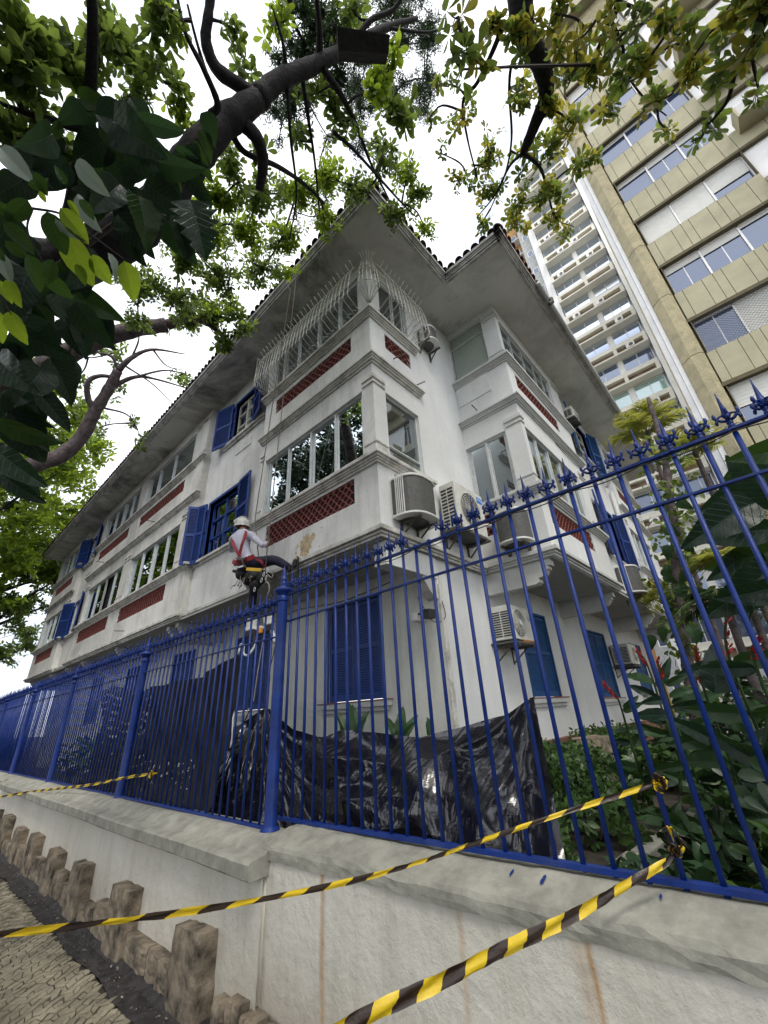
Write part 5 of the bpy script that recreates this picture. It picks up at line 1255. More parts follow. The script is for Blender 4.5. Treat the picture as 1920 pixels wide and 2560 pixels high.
# white tower
TW = thing('apartment_building', 'white tower with stacked window bands and brown recessed ledge boxes behind the house', 'building', (33, 2, 0))
TX = 33.0
mb = MB(); mb.box(TX+.3, TX+14, -.8, 4.35, 0, 60.5); mb.build('core', M['twhite'], TW)
mb = MB(); mb.box(TX-.9, TX+13, -1.85, -.80, 0, 61.2); mb.build('white_side_wall', M['twhite'], TW)
mb = MB(); mb.box(TX-.2, TX+.3, 4.30, 4.95, 0, 58.5); mb.build('pier', M['twhite'], TW)
mb = MB(); mb.box(TX+.6, TX+12, 4.95, 6.1, 0, 55.5); mb.box(TX+1, TX+5, 4.3, 6.4, 55.5, 57.6); mb.build('stair_shaft', M['tgrey'], TW)
tower_z = [24.3+2.985*k for k in range(-8, 13)]
for i, zb in enumerate(tower_z):
    if zb > 59: continue
    mb = MB()
    qb(mb, TX, -.72, 4.28, zb, zb+.17, 0, .8); qb(mb, TX, -.72, 4.28, zb+.72, zb+1.2, .05, .62); qb(mb, TX, -.72, 4.28, zb+.66, zb+.76, .05, .8)
    for y in (-.72, 1.5, 4.0): qb(mb, TX, y, y+.28, zb+.17, zb+.70, .1, .79)
    mb.build('ledge_band', M['tcream'], TW, bevel=.02)
    mb = MB(); qb(mb, TX, -.44, 1.5, zb+.17, zb+.67, .02, .45); qb(mb, TX, 1.78, 4.0, zb+.17, zb+.67, .02, .45); mb.build('ledge_recess', M['tbrown'], TW)
    mb = MB(); qb(mb, TX, 1.5, 1.86, zb+1.2, zb+2.985, -.3, .05); mb.build('pier', M['twhite'], TW)
    green = i in (7, )
    for (a, b) in ((-.62, 1.48), (1.9, 4.2)):
        k_ = R.choice((2, 2, 3)); fr = MB()
        for q in range(k_+1): y = a+(b-a)*q/k_; qb(fr, TX, y-.03, y+.03, zb+1.2, zb+2.9, -.02, .02)
        qb(fr, TX, a, b, zb+2.84, zb+2.98, -.02, .03); qb(fr, TX, a, b, zb+1.2, zb+1.26, -.02, .03); wd = fr.build('window', M['alu'], TW)
        for q in range(k_):
            y0, y1 = a+(b-a)*q/k_+.03, a+(b-a)*(q+1)/k_-.03; e = R.uniform(-.012, .012)
            mb = MB(); mb.add([(TX, y0, zb+1.26), (TX+e, y1, zb+1.26), (TX+e, y1, zb+2.84), (TX, y0, zb+2.84)], [(0, 1, 2, 3)])
            mb.build('pane', M['glass_green'] if green else M['glass_blue'], wd)
        if i % 6 == 5 and a < 0:
            mb = MB()
            for q in range(22): mb.bar((TX-.2, a+(b-a)*q/21, zb+1.25), (TX-.2, a+(b-a)*q/21, zb+2.1), .04, .04)
            mb.bar((TX-.2, a, zb+2.1), (TX-.2, b, zb+2.1), .05, .05); mb.build('railing', M['twhite'], TW)
    for y in (R.choice((.2, .9)), R.choice((2.3, 3.0))):
        if R.random() < .6:
            mb = MB(); qb(mb, TX, y, y+.62, zb+.18, zb+.62, .5, .84); a_ = mb.build('ledge_cooler', M['twhite'], TW)
            mb = MB(); mb.lathe([(.16, 0), (.16, .01)], n=12); mb.v = [(TX-.845-z, y+.25+x, zb+.40+y_) for x, y_, z in mb.v]; mb.build('cooler_fan', M['ac_grey'], a_)
    if zb < 52:
        for y in (5.15,):
            mb = MB(); qb(mb, TX+.6, y, y+.62, zb+1.3, zb+2.2, .0, .03); wd = mb.build('small_window', M['twhite'], TW)
            mb = MB(); qb(mb, TX+.6, y+.08, y+.54, zb+1.38, zb+2.12, .03, .035); mb.build('pane', M['glass_blue'], wd)
# ochre block and further white tower
OB = thing('apartment_building', 'ochre block with small balconies seen between the white towers', 'building', (38, 9, 0))
mb = MB(); mb.box(36.5, 46, 6.1, 12.6, 0, 57.5); mb.build('core', M['ochre'], OB)
mb = MB(); mb.box(36.4, 46, 6.0, 12.7, 57.5, 58.2); mb.build('parapet', M['tcream'], OB)
for zb in np.arange(28, 56, 2.95):
    for y in (6.9, 9.2, 11.2):
        mb = MB(); qb(mb, 36.5, y, y+1.2, zb, zb+1.3, -.02, .04); wd = mb.build('window', M['twhite'], OB)
        mb = MB(); qb(mb, 36.5, y+.08, y+1.12, zb+.08, zb+1.22, .04, .05); mb.build('pane', M['glass_blue'], wd)
    mb = MB(); qb(mb, 36.5, 6.4, 7.9, zb-.9, zb-.75, 0, .9); mb.build('balcony', M['twhite'], OB)
    mb = MB()
    for q in range(10): mb.bar((35.65, 6.4+.16*q, zb-.75), (35.65, 6.4+.16*q, zb+.1), .035, .035)
    mb.build('railing', M['dark'], OB)
KB = thing('apartment_building', 'distant white tower with terrace bands just left of the small eave peak', 'building', (40, 18, 0))
mb = MB(); mb.box(38.0, 50, 12.9, 16.4, 0, 59.5); mb.box(38.3, 50, 16.4, 25, 0, 63); mb.build('core', M['twhite'], KB)
for zb in np.arange(38, 62, 2.95):
    for y in (17.0, 19.3):
        mb = MB(); qb(mb, 38.3, y, y+2, zb, zb+1.5, -.02, .03); wd = mb.build('window', M['twhite'], KB)
        for q in range(3):
            mb = MB(); qb(mb, 38.3, y+.1+q*.63, y+.63+q*.63, zb+.08, zb+1.42, .03, .04); mb.build('pane', M['glass_blue'], wd)
    mb = MB(); qb(mb, 38.3, 16.6, 24, zb-1.15, zb-.25, 0, .7); mb.build('ledge_band', M['tcream'], KB)
    mb = MB(); qb(mb, 38.3, 16.9, 19, zb-.95, zb-.45, .70, .705); mb.build('ledge_recess', M['ochre'], KB)
# ================================================================ TREES AND PLANTS
def leaf_tmpl(kind):
    if kind == 'obovate':
        w = [(0, .03), (.3, .13), (.62, .235), (.85, .19), (1, .0)]
    elif kind == 'oval': w = [(0, .02), (.25, .19), (.55, .24), (.82, .14), (1, 0)]
    elif kind == 'lance': w = [(0, .02), (.3, .10), (.6, .10), (.85, .06), (1, 0)]
    elif kind == 'blade': w = [(0, .012), (.3, .04), (.7, .03), (1, 0)]
    elif kind == 'card': return np.array([(-.3, 0, 0), (.25, .08, .03), (.3, 1, -.1), (-.22, .9, 0.02)]), np.array([(0, 1, 2, 3)])
    vs, fs = [], []
    for t, h in w: vs += [(-h, t, .10*h*2-.16*t*t), (0, t, -.16*t*t), (h, t, .10*h*2-.16*t*t)]
    for i in range(len(w)-1):
        a, b = i*3, (i+1)*3; fs += [(a, a+1, b+1, b), (a+1, a+2, b+2, b+1)]
    return np.array(vs), np.array(fs)
TM = {k: leaf_tmpl(k) for k in ('obovate', 'oval', 'lance', 'card', 'blade')}
def norm(a): return a/np.maximum(1e-9, np.linalg.norm(a, axis=1, keepdims=True))
def leaf_arrays(P, D, N, S, kind):
    tv, tf = TM[kind]; Y = norm(D); X = norm(np.cross(Y, N)); Z = np.cross(X, Y)
    V = P[:, None, :]+S[:, None, None]*(tv[None, :, 0:1]*X[:, None]+tv[None, :, 1:2]*Y[:, None]+tv[None, :, 2:3]*Z[:, None])
    n, k = len(P), len(tv); F = tf[None]+(np.arange(n)*k)[:, None, None]
    return V.reshape(-1, 3), F.reshape(-1, 4)
def rosettes(Cn, size, per, kind, droop=.2, flat=.55, ax=None):
    """whorls of leaves at the given points"""
    n = len(Cn); axis = norm(NR.normal(0, .5, (n, 3))+np.array([0, 0, -.35] if ax is None else ax))
    P, D, N, S = [], [], [], []
    t1 = norm(np.cross(axis, NR.normal(0, 1, (n, 3)))); t2 = np.cross(axis, t1); ph = NR.rand(n)*6.28
    for k in range(per):
        a = ph+2*pi*k/per+NR.normal(0, .22, n); d = t1*np.cos(a)[:, None]+t2*np.sin(a)[:, None]+axis*(flat*NR.uniform(.1, .9, n))[:, None]+np.array([0, 0, -droop])
        P.append(Cn+norm(d)*size*.12); D.append(d); N.append(axis+NR.normal(0, .25, (n, 3))); S.append(size*NR.uniform(.6, 1.1, n))
    return leaf_arrays(np.concatenate(P), np.concatenate(D), np.concatenate(N), np.concatenate(S), kind)
def crown(name, arrs, mat, parent, kind='stuff'):
    vs, fs, o = [], [], 0
    for v, f in arrs: vs.append(v); fs.append(f+o); o += len(v)
    if not vs: return
    me = mesh_np(name, np.concatenate(vs), np.concatenate(fs), mat); ob = link(name, me, parent, (0, 0, 0)); ob['kind'] = kind; return ob
def limb(mb, pts, r0, r1, n=10, wob=0.0, k=7):
    S = spline(pts, k); m = len(S); rs = []
    for i in range(m):
        t = i/(m-1); rs.append((r0*(1-t)+r1*t)*(1+wob*sin(i*1.7)*.5+wob*R.uniform(-1, 1)))
    mb.tube([V3(p) for p in S], rs, n); return S
def tree(label, base, branches, clusters, bark='bark', leafm_='almond', kind='obovate', per=6, cat='tree', group=None, name='tree', twigr=.008, yellow=.0, sub=True, spread=.55):
    """branches: (points, r0, r1); clusters: (centre, radius, count, leaf size[, material])"""
    T = thing(name, label, cat, base, group); nodes = []
    for i, (pts, r0, r1) in enumerate(branches):
        mb = MB(); S = limb(mb, pts, r0, r1, 12 if r0 > .1 else 7, .06)
        mb.build('trunk' if i == 0 else 'limb', M[bark], T, smooth=True)
        nodes += [np.array(p) for p in S]
    NN = np.array(nodes) if nodes else None; tw = MB(); bym = {}
    pend = list(clusters); CC = np.array([c[0] for c in pend], float) if pend else None; order = []
    if NN is not None and pend:                  # grow outwards: always reach for the clump nearest to wood already there
        dist = np.full(len(pend), 1e9); near = [None]*len(pend)
        for i in range(len(pend)):
            q = ((NN-CC[i])**2).sum(1); k = np.argmin(q); dist[i] = q[k]; near[i] = NN[k]
        done = np.zeros(len(pend), bool)
        for _ in range(len(pend)):
            i = int(np.argmin(np.where(done, 1e12, dist))); done[i] = True; order.append((i, near[i]))
            m_ = (near[i]+CC[i])/2
            for nd in (m_, CC[i]):
                q = ((CC-nd)**2).sum(1)
                for k in np.where((q < dist) & ~done)[0]: dist[k] = q[k]; near[k] = nd
    else: order = [(i, None) for i in range(len(pend))]
    for i_, s0 in order:
        cl = pend[i_]; c, rad_, n, ls = cl[:4]; mt = cl[4] if len(cl) > 4 else leafm_; c = np.array(c)
        if s0 is not None:
            m_ = (s0+c)/2+NR.normal(0, .10, 3)*np.linalg.norm(c-s0)
            limb(tw, [s0, m_, c], twigr*2.4, twigr*1.3, 5, .1, 4)
        nt_ = max(2, int(n/5)); cen = []
        for q in range(nt_):
            d = NR.normal(0, 1, 3); d /= np.linalg.norm(d); e = c+d*rad_*(NR.rand()**.5)*1.0
            st = c+(e-c)*.1+NR.normal(0, .1, 3)*rad_; mid = (st+e)/2+NR.normal(0, .10, 3)*rad_
            if sub: limb(tw, [c+(st-c)*.5, mid, e], twigr, twigr*.45, 4, .15, 3)
            m2 = max(1, n//nt_)
            for z in range(m2):
                t = NR.rand()**.6; p = (1-t)*(1-t)*st+2*t*(1-t)*mid+t*t*e; cen.append(p+NR.normal(0, 1, 3)*rad_*spread*.25)
        cen = np.array(cen)
        if yellow and mt == leafm_:
            ym = NR.rand(len(cen)) < yellow
            if ym.any(): bym.setdefault('almond_y', []).append(rosettes(cen[ym], ls, per, kind))
            cen = cen[~ym]
        if len(cen): bym.setdefault(mt, []).append(rosettes(cen, ls, per, kind))
    if tw.v: tw.build('twigs', M['twig'], T, kind='stuff')
    for k, arr in bym.items(): crown('crown', arr, M[k], T)
    return T
def A(x, y, d): return at(x, y, d=d)
def CL(x, y, rpx, d, n, ls, *m):                  # cluster given where it is seen, with its distance
    r_ = ray(x, y).length; return (A(x, y, d), rpx*1.1573/FL*d/r_*.9, n, ls, *m)
# ---- the big street tree on the left
base = V3((-2.2, 6.2, 0))
br = [([base, V3((-2.3, 6.0, 2.5)), A(-160, 760, 6.6), A(-60, 660, 6.3), A(60, 600, 6.0), A(190, 550, 5.9), A(290, 495, 5.9), A(365, 415, 6.0), A(425, 330, 6.2), A(490, 262, 6.5), A(555, 215, 6.8)], .36, .125),
      ([A(555, 215, 6.8), A(605, 172, 7.1), A(680, 140, 7.5), A(760, 98, 8.0), A(835, 60, 8.6), A(900, 40, 9.2)], .125, .03),
      ([A(560, 215, 6.8), A(525, 190, 6.8), A(470, 150, 6.9), A(445, 90, 7.0), A(450, 30, 7.1), A(462, -60, 7.3)], .085, .04),
      ([A(520, 262, 6.6), A(555, 300, 6.5), A(568, 350, 6.5), A(560, 412, 6.5)], .085, .05),
      ([A(500, 290, 6.6), A(530, 330, 6.6), A(600, 360, 6.8), A(660, 400, 7.2), A(700, 440, 7.4)], .04, .02),
      ([A(435, 300, 6.3), A(455, 250, 6.2), A(470, 225, 6.1), A(440, 150, 6.1), A(400, 70, 6.2), A(380, -20, 6.3)], .05, .012),
      ([A(470, 225, 6.1), A(450, 170, 6.2), A(425, 90, 6.3), A(405, 10, 6.4)], .025, .01),
      ([A(150, 480, 6.0), A(170, 380, 5.6), A(188, 290, 5.4), A(195, 200, 5.3), A(200, 60, 5.2), A(195, -60, 5.2)], .075, .03),
      ([A(188, 285, 5.4), A(120, 262, 5.3), A(60, 245, 5.3), A(-20, 215, 5.3)], .035, .015),
      ([A(700, 150, 7.5), A(740, 210, 7.6), A(770, 270, 7.8), A(800, 350, 8.0), A(840, 430, 8.3)], .045, .012),
      ([A(650, 150, 7.3), A(665, 250, 7.4), A(680, 350, 7.6), A(690, 460, 7.8)], .03, .01),
      ([A(620, 180, 7.1), A(628, 300, 7.0), A(640, 420, 7.2), A(625, 520, 7.4)], .026, .008),
      ([A(720, 285, 7.6), A(770, 330, 7.8), A(860, 430, 8.3), A(900, 470, 8.5)], .028, .008),
      ([A(760, 98, 8.0), A(800, 45, 8.2), A(850, 20, 8.4), A(880, -30, 8.5)], .04, .02),
      ([A(835, 60, 8.6), A(920, 70, 8.9), A(980, 55, 9.2)], .025, .008),
      ([A(690, 128, 7.6), A(690, 60, 7.6), A(680, -40, 7.6)], .05, .02),
      ([A(620, 160, 7.2), A(610, 90, 7.2), A(590, 20, 7.2)], .028, .01)]
cl = []
for x, y, r_, d, n, s in ((50, 50, 90, 5.4, 46, .20), (40, 150, 70, 5.0, 36, .22), (130, 110, 80, 5.6, 44, .19), (240, 60, 80, 5.8, 46, .18), (200, 170, 70, 5.6, 34, .18), (310, 120, 70, 6.4, 36, .17), (290, 200, 70, 6.2, 38, .17), (90, 250, 70, 5.6, 36, .18), (30, 290, 60, 5.2, 26, .2), (370, 50, 60, 6.4, 26, .17), (380, 190, 50, 6.6, 18, .17), (400, 245, 45, 6.6, 12, .17),
                       (330, 20, 70, 6.2, 30, .18), (500, 60, 40, 7.0, 12, .17), (520, 120, 40, 7.2, 10, .2), (600, 50, 55, 7.6, 26, .18), (760, 20, 70, 8.4, 34, .2), (690, 200, 55, 7.8, 24, .18), (820, 200, 55, 7.4, 24, .22), (860, 240, 50, 7.2, 22, .24), (840, 140, 45, 7.6, 14, .22), (740, 260, 60, 7.8, 30, .19), (880, 380, 45, 8.6, 26, .18), (830, 330, 50, 8.4, 24, .18), (640, 300, 55, 7.6, 22, .18), (570, 330, 30, 7, 6, .2),
                       (500, 350, 60, 8.0, 38, .17), (560, 420, 60, 8.2, 44, .17), (640, 420, 65, 8.6, 54, .16), (700, 380, 60, 8.6, 40, .16), (480, 430, 60, 8.0, 44, .17), (530, 500, 65, 8.4, 56, .16), (610, 510, 60, 8.8, 54, .16), (450, 510, 60, 8.6, 50, .16), (560, 580, 60, 9.0, 52, .16), (470, 590, 65, 9.0, 58, .16), (390, 560, 55, 8.8, 44, .17), (380, 640, 60, 9.0, 50, .17), (310, 620, 60, 9, 44, .17), (480, 660, 45, 9.4, 22, .15), (300, 690, 40, 9, 18, .16), (700, 470, 55, 9, 36, .15), (760, 400, 50, 8.8, 26, .16), (850, 460, 45, 9, 26, .16), (900, 420, 40, 9, 22, .16), (920, 500, 35, 9.4, 16, .16), (430, 690, 40, 9.4, 16, .16), (620, 590, 35, 9.4, 18, .15), (130, 330, 50, 5.8, 20, .2), (225, 270, 40, 6, 14, .18)):
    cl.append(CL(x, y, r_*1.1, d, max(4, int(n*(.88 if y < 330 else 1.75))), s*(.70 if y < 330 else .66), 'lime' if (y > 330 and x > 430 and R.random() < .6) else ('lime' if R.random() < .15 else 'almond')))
def infrm(p, r_=1.2):                            # does a ball of leaves reach the photograph's field of view
    q = V3(p)-V3((0, 0, CAMZ)); z = q.dot(FW)
    if z < .2: return False
    m_ = r_/z*FL
    return abs(q.dot(RT)/z*FL) < 960+m_ and abs(q.dot(DN)/z*FL) < 1280+m_
# the crown goes on overhead and behind the photographer
for k in range(60):
    a = R.uniform(0, 6.28); r_ = R.uniform(1.5, 7.5); p = (-2.4+r_*cos(a), 3.0+r_*sin(a)*1.3-2, R.uniform(6.2, 9.6))
    if not infrm(p): cl.append((p, R.uniform(.7, 1.1), 40, .2, 'almond'))
BT_ = tree('huge street tree on the left, its dark limb arching over the house', base, br, cl)
# fine dark hanging twigs of small leaves in the upper middle (mistletoe-like mass)
br = [([A(720, -20, 9.0), A(740, 60, 9.0), A(720, 130, 8.8)], .03, .01), ([A(660, -20, 8.2), A(670, 80, 8.3), A(650, 200, 8.2)], .02, .008), ([A(620, -20, 8), A(640, 60, 8), A(690, 140, 8.2)], .03, .012)]
cl = []
for k in range(34):
    x = R.uniform(585, 750); y = R.uniform(-15, 250); cl.append(CL(x, y, 36, R.uniform(8.0, 9.4), 80, .08, 'deep'))
for k in range(46):
    x = R.uniform(755, 935); y = R.uniform(-15, 245); cl.append(CL(x, y, 40, R.uniform(11, 13), 110, .07, 'deep'))
for k in range(16): cl.append(CL(R.uniform(600, 840), R.uniform(260, 480), 38, 9.6, 34, .08, 'deep'))
tree('fine-leaved dark climber hanging as a lacy mass in the upper middle of the canopy', A(720, 0, 9), br, cl, cat='climber', name='hanging_climber', per=4, kind='lance', twigr=.006)
# boxed board hanging in the tree
HB = thing('hanging_box', 'dark rectangular board fixed up in the tree under the lacy twigs', 'board', A(785, 85, 6.7))
a, b, c, d = A(728, 55, 6.6), A(842, 73, 6.9), A(840, 116, 6.9), A(731, 108, 6.6); mb = MB(); off = V3((.10, .12, .22))
mb.add([a, b, c, d, a+off, b+off, c+off, d+off], [(0, 1, 2, 3), (7, 6, 5, 4), (0, 4, 5, 1), (1, 5, 6, 2), (2, 6, 7, 3), (3, 7, 4, 0)]); mb.build('board', M['bark'], HB, bevel=.01)
# ---- right-hand tree: branches entering from the top
base = V3((1.6, -5.5, 0))
br = [([base, V3((1.7, -5.2, 3.2)), V3((2.2, -3.9, 6.6)), A(1130, -260, 7.6), A(1125, -60, 6.8), A(1130, 60, 6.6), A(1165, 130, 6.6), A(1180, 200, 6.6), A(1155, 270, 6.6), A(1130, 330, 6.6)], .20, .045),
      ([A(1125, 55, 6.6), A(1085, 55, 6.6), A(1055, 52, 6.6)], .05, .03), ([A(1085, 60, 6.6), A(1060, 120, 6.7), A(1030, 180, 6.7), A(1000, 220, 6.8), A(1010, 300, 6.9), A(1030, 380, 7)], .03, .008),
      ([A(1150, 100, 6.6), A(1110, 130, 6.7), A(1100, 190, 6.8), A(1105, 300, 7.0), A(1090, 380, 7.2), A(1060, 450, 7.4)], .022, .008),
      ([A(1130, 330, 6.6), A(1165, 360, 6.8), A(1180, 400, 7.0), A(1200, 470, 7.2), A(1240, 490, 7.4)], .025, .006), ([A(1130, 330, 6.6), A(1100, 360, 6.8), A(1070, 420, 7), A(1030, 470, 7.2)], .02, .006),
      ([V3((2.2, -3.9, 6.6)), A(1500, -420, 7.2), A(1345, -180, 6.6), A(1335, 0, 6.4), A(1310, 60, 6.4), A(1290, 110, 6.4)], .05, .018), ([A(1320, 45, 6.4), A(1345, 100, 6.4), A(1350, 150, 6.5), A(1390, 210, 6.6), A(1440, 250, 6.8)], .018, .006),
      ([V3((2.2, -3.9, 6.6)), A(2000, -420, 6.0), A(1760, -120, 5.2), A(1655, 20, 5.0), A(1640, 70, 5.0), A(1590, 150, 5.2), A(1570, 220, 5.3), A(1520, 280, 5.4)], .055, .008), ([A(1330, 0, 6.4), A(1420, 40, 6.2), A(1480, 100, 6.0), A(1500, 150, 6)], .016, .006), ([A(1170, 160, 6.6), A(1250, 110, 6.5), A(1320, 60, 6.4)], .014, .006)]
cl = []
for x, y, r_, d, n, s in ((990, 40, 45, 4.2, 7, .20), (1015, 90, 45, 4.0, 8, .22), (1040, 140, 45, 4.1, 7, .21), (1000, 150, 40, 4.4, 5, .2), (1060, 60, 40, 6.6, 14, .18), (960, 180, 45, 6.6, 12, .15), (930, 250, 40, 7, 9, .14), (1000, 260, 50, 6.8, 20, .15), (1110, 60, 60, 6.4, 18, .17), (1200, 30, 60, 6.2, 22, .17), (1240, 90, 60, 6.0, 22, .18), (1110, 210, 55, 6.8, 30, .16), (1180, 230, 55, 6.6, 24, .16), (1230, 180, 60, 6.2, 24, .18), (1290, 140, 55, 5.8, 22, .2), (1060, 330, 55, 7, 32, .15), (1130, 340, 55, 7, 34, .16), (1190, 310, 55, 6.9, 32, .16), (1010, 380, 45, 7.4, 22, .14), (1070, 420, 50, 7.2, 26, .15), (1130, 440, 55, 7.2, 34, .15), (1190, 400, 55, 7, 38, .16), (1040, 480, 35, 7.4, 14, .14), (1110, 480, 40, 7.4, 20, .15), (1200, 460, 40, 7.2, 22, .15), (1225, 500, 25, 7.2, 8, .15), (1250, 350, 45, 6.8, 24, .16), (1240, 270, 50, 6.6, 26, .17), (1310, 220, 50, 6.3, 18, .17), (1360, 60, 60, 6, 24, .18), (1400, 130, 55, 5.8, 20, .2), (1350, 180, 45, 6, 16, .18), (1460, 40, 60, 5.6, 22, .2), (1500, 120, 50, 5.4, 18, .21), (1420, 220, 45, 6.2, 14, .18), (1440, 280, 25, 6.4, 5, .17), (1570, 30, 60, 5.2, 20, .2), (1620, 100, 55, 5, 18, .22), (1560, 180, 45, 5.2, 14, .2), (1530, 260, 40, 5.4, 8, .18), (1640, 200, 35, 5, 8, .2), (1640, 20, 40, 5, 14, .2), (1140, 110, 45, 6.4, 10, .18), (950, 330, 30, 7.4, 5, .14), (1500, 300, 22, 5.6, 4, .17), (1290, 40, 50, 6.2, 16, .18)):
    cl.append(CL(x, y, r_*1.1, d, max(3, int(n*(.62 if d < 6.4 else .8))), s*(.55 if d < 6 else .66)))
for k in range(24):
    a = R.uniform(0, 6.28); r_ = R.uniform(1, 5.5); p = (1.2+r_*cos(a), -5.5+r_*sin(a), R.uniform(6.8, 9))
    if not infrm(p): cl.append((p, R.uniform(.7, 1.0), 36, .2, 'almond'))
tree('second street tree whose yellowing almond-leaf branches hang in from the top right', base, br, cl, yellow=.4, twigr=.006)
# ---- bare branching tree and pale limb behind the canopy, left middle
br = [([V3((-1.0, 17.0, 0)), A(-60, 1080, 16), A(60, 1010, 15.5), A(130, 985, 15.5), A(175, 945, 15.5), A(205, 890, 15.5), A(235, 840, 15.5), A(255, 800, 15.5)], .27, .13),
      ([A(255, 800, 15.5), A(285, 772, 15.5), A(330, 755, 15.8), A(400, 765, 16.2)], .10, .015), ([A(205, 890, 15.5), A(190, 860, 15.5), A(190, 825, 15.5), A(215, 812, 15.5), A(250, 815, 15.5)], .10, .05), ([A(235, 840, 15.5), A(290, 815, 15.6), A(340, 820, 16), (A(440, 850, 17))], .08, .012),
      ([A(255, 800, 15.5), A(240, 770, 15.5), A(200, 760, 15.4), A(130, 745, 15)], .05, .01), ([A(285, 772, 15.5), A(300, 730, 15.6), A(290, 690, 15.8)], .035, .008), ([A(330, 755, 15.8), A(360, 790, 16), A(400, 800, 16.3)], .03, .008), ([A(220, 880, 15.5), A(280, 900, 15.5), A(310, 960, 15.5)], .035, .008), ([A(290, 815, 15.6), A(360, 800, 16), A(420, 815, 16.5)], .04, .01), ([A(270, 790, 15.5), A(330, 830, 15.8), A(380, 880, 16)], .03, .008)]
cl = [CL(R.uniform(130, 420), R.uniform(690, 960), 40, R.uniform(15, 17), 8, .2) for _ in range(14)]
tree('mostly bare grey branching tree against the white sky above the left eave', V3((-1.0, 17.0, 0)), br, cl, bark='bark_grey', twigr=.012)
br = [([V3((-3.5, 9.5, 0)), A(-150, 900, 10.2), A(40, 832, 10), A(110, 785, 10), A(200, 738, 10), A(290, 712, 10), A(360, 702, 10)], .26, .13), ([A(360, 702, 10), A(410, 688, 10), A(450, 700, 10.2), A(480, 725, 10.4), A(505, 745, 10.6)], .10, .03), ([A(450, 700, 10.2), A(490, 690, 10.5), A(530, 680, 10.8)], .03, .01)]
cl = [CL(x, y, 38, 10.2, 20, .17) for x, y in ((460, 680), (500, 670), (520, 700), (420, 660), (490, 740), (400, 680))]
tree('tree with one long smooth grey limb reaching right above the left eave', V3((-3.5, 9.5, 0)), br, cl, bark='bark_grey')
# ---- lime and dark background trees left of the house
def bush_tree(label, base, H_, cx, cy, rads, nclump, ls, mt, seed, group='background trees beyond the left end of the house', kind='oval', n=60, trunk=.3, bark='bark'):
    rr = random.Random(seed); bx, by = base[0], base[1]
    br = [([V3(base), V3((bx+.2, by, H_*.3)), V3((bx+.1, by+.3, H_*.62)), V3((bx, by, H_*.85))], trunk, trunk*.25)]; cl = []
    for k in range(7):
        a = rr.uniform(0, 6.28); z = H_*rr.uniform(.3, .7); br.append(([V3((bx+.1, by+.1, z)), V3((bx+cos(a)*rads*.5, by+sin(a)*rads*.5, z+H_*.10)), V3((bx+cos(a)*rads*.9, by+sin(a)*rads*.9, z+H_*.16))], trunk*.35, trunk*.08))
    for k in range(nclump):
        a = rr.uniform(0, 6.28); u = rr.uniform(-1, 1); q = rr.random()**.4
        cl.append(((bx+rads*q*cos(a)*math.sqrt(1-u*u), by+rads*q*sin(a)*math.sqrt(1-u*u), H_*.66+H_*.36*q*u), rads*.24, n, ls, mt))
    return tree(label, base, br, cl, bark=bark, kind=kind, per=5, group=group, twigr=.012)
bush_tree('bright lime-green tree beyond the left end of the house', (-.5, 29, 0), 22, 0, 0, 6.2, 90, .36, 'lime', 1, n=70)
bush_tree('dark green tree at the left edge above the far fence', (-4.2, 22, 0), 11.5, 0, 0, 3.6, 46, .26, 'deep', 2)
bush_tree('mid-green tree between the lime tree and the house end', (2.2, 33, 0), 15, 0, 0, 4.6, 54, .30, 'almond', 3)
bush_tree('tall dusky tree behind the lime tree, left edge', (-7.5, 31, 0), 20, 0, 0, 5.5, 50, .34, 'almond', 4)
bush_tree('low dark bushy tree filling the gap above the far fence at the left edge', (-2.2, 25.0, 0), 5.0, 0, 0, 2.7, 46, .24, 'almond', 6, n=60, trunk=.14)
bush_tree('low green bushy tree right at the house end above the far fence', (.4, 28.0, 0), 5.2, 0, 0, 2.3, 40, .24, 'deep', 7, n=60, trunk=.12)
for k, (x, y) in enumerate(((-1.3, 26.5), (-2.6, 25), (.4, 27.5))):
    mb = MB(); limb(mb, [V3((x, y, 0)), V3((x+.1, y, 4)), V3((x-.1, y, 8.5))], .2, .12, 10, .05); T = thing('tree', ('slim trunk nearest the house end beyond the far fence', 'slim vine-wrapped trunk left of the first far trunk', 'slim trunk right behind the far fence end')[k], 'tree', (x, y, 0), 'background trees beyond the left end of the house')
    mb.build('trunk', M['bark_grey'], T, smooth=True)
    cen = np.array([(x+R.gauss(0, .22), y+R.gauss(0, .22), R.uniform(1, 8)) for _ in range(170)]); crown('vine_leaves', [rosettes(cen, .22, 4, 'oval')], M['deep'], T)
for k, (x, y, hh, rr_) in enumerate(((-6.0, 15, 20, 4.6), (-8.5, 23, 24, 6), (-7.5, 4, 14, 4.2), (-13, 30, 20, 5.5), (-10, -6, 13, 4.5))):
    cls = []
    for q in range(70):
        a = R.uniform(0, 6.28); u = R.uniform(-1, 1); w_ = R.random()**.45; p = (x+rr_*w_*cos(a)*math.sqrt(1-u*u), y+rr_*w_*sin(a)*math.sqrt(1-u*u), hh*.60+hh*.38*w_*u)
        if not infrm(p, 1.6): cls.append((p, rr_*.26, 50, .34, 'shade'))
    tree(('street tree across the road, reflected in the windows of the first bay', 'taller street tree across the road beyond the first', 'street tree across the road beside the photographer', 'far street tree across the road', 'street tree across the road behind the photographer')[k], V3((x, y, 0)), [([V3((x, y, 0)), V3((x+.2, y, hh*.4)), V3((x, y, hh*.7))], .28, .1)], cls, group='street trees across the road', kind='oval', per=4, sub=False)
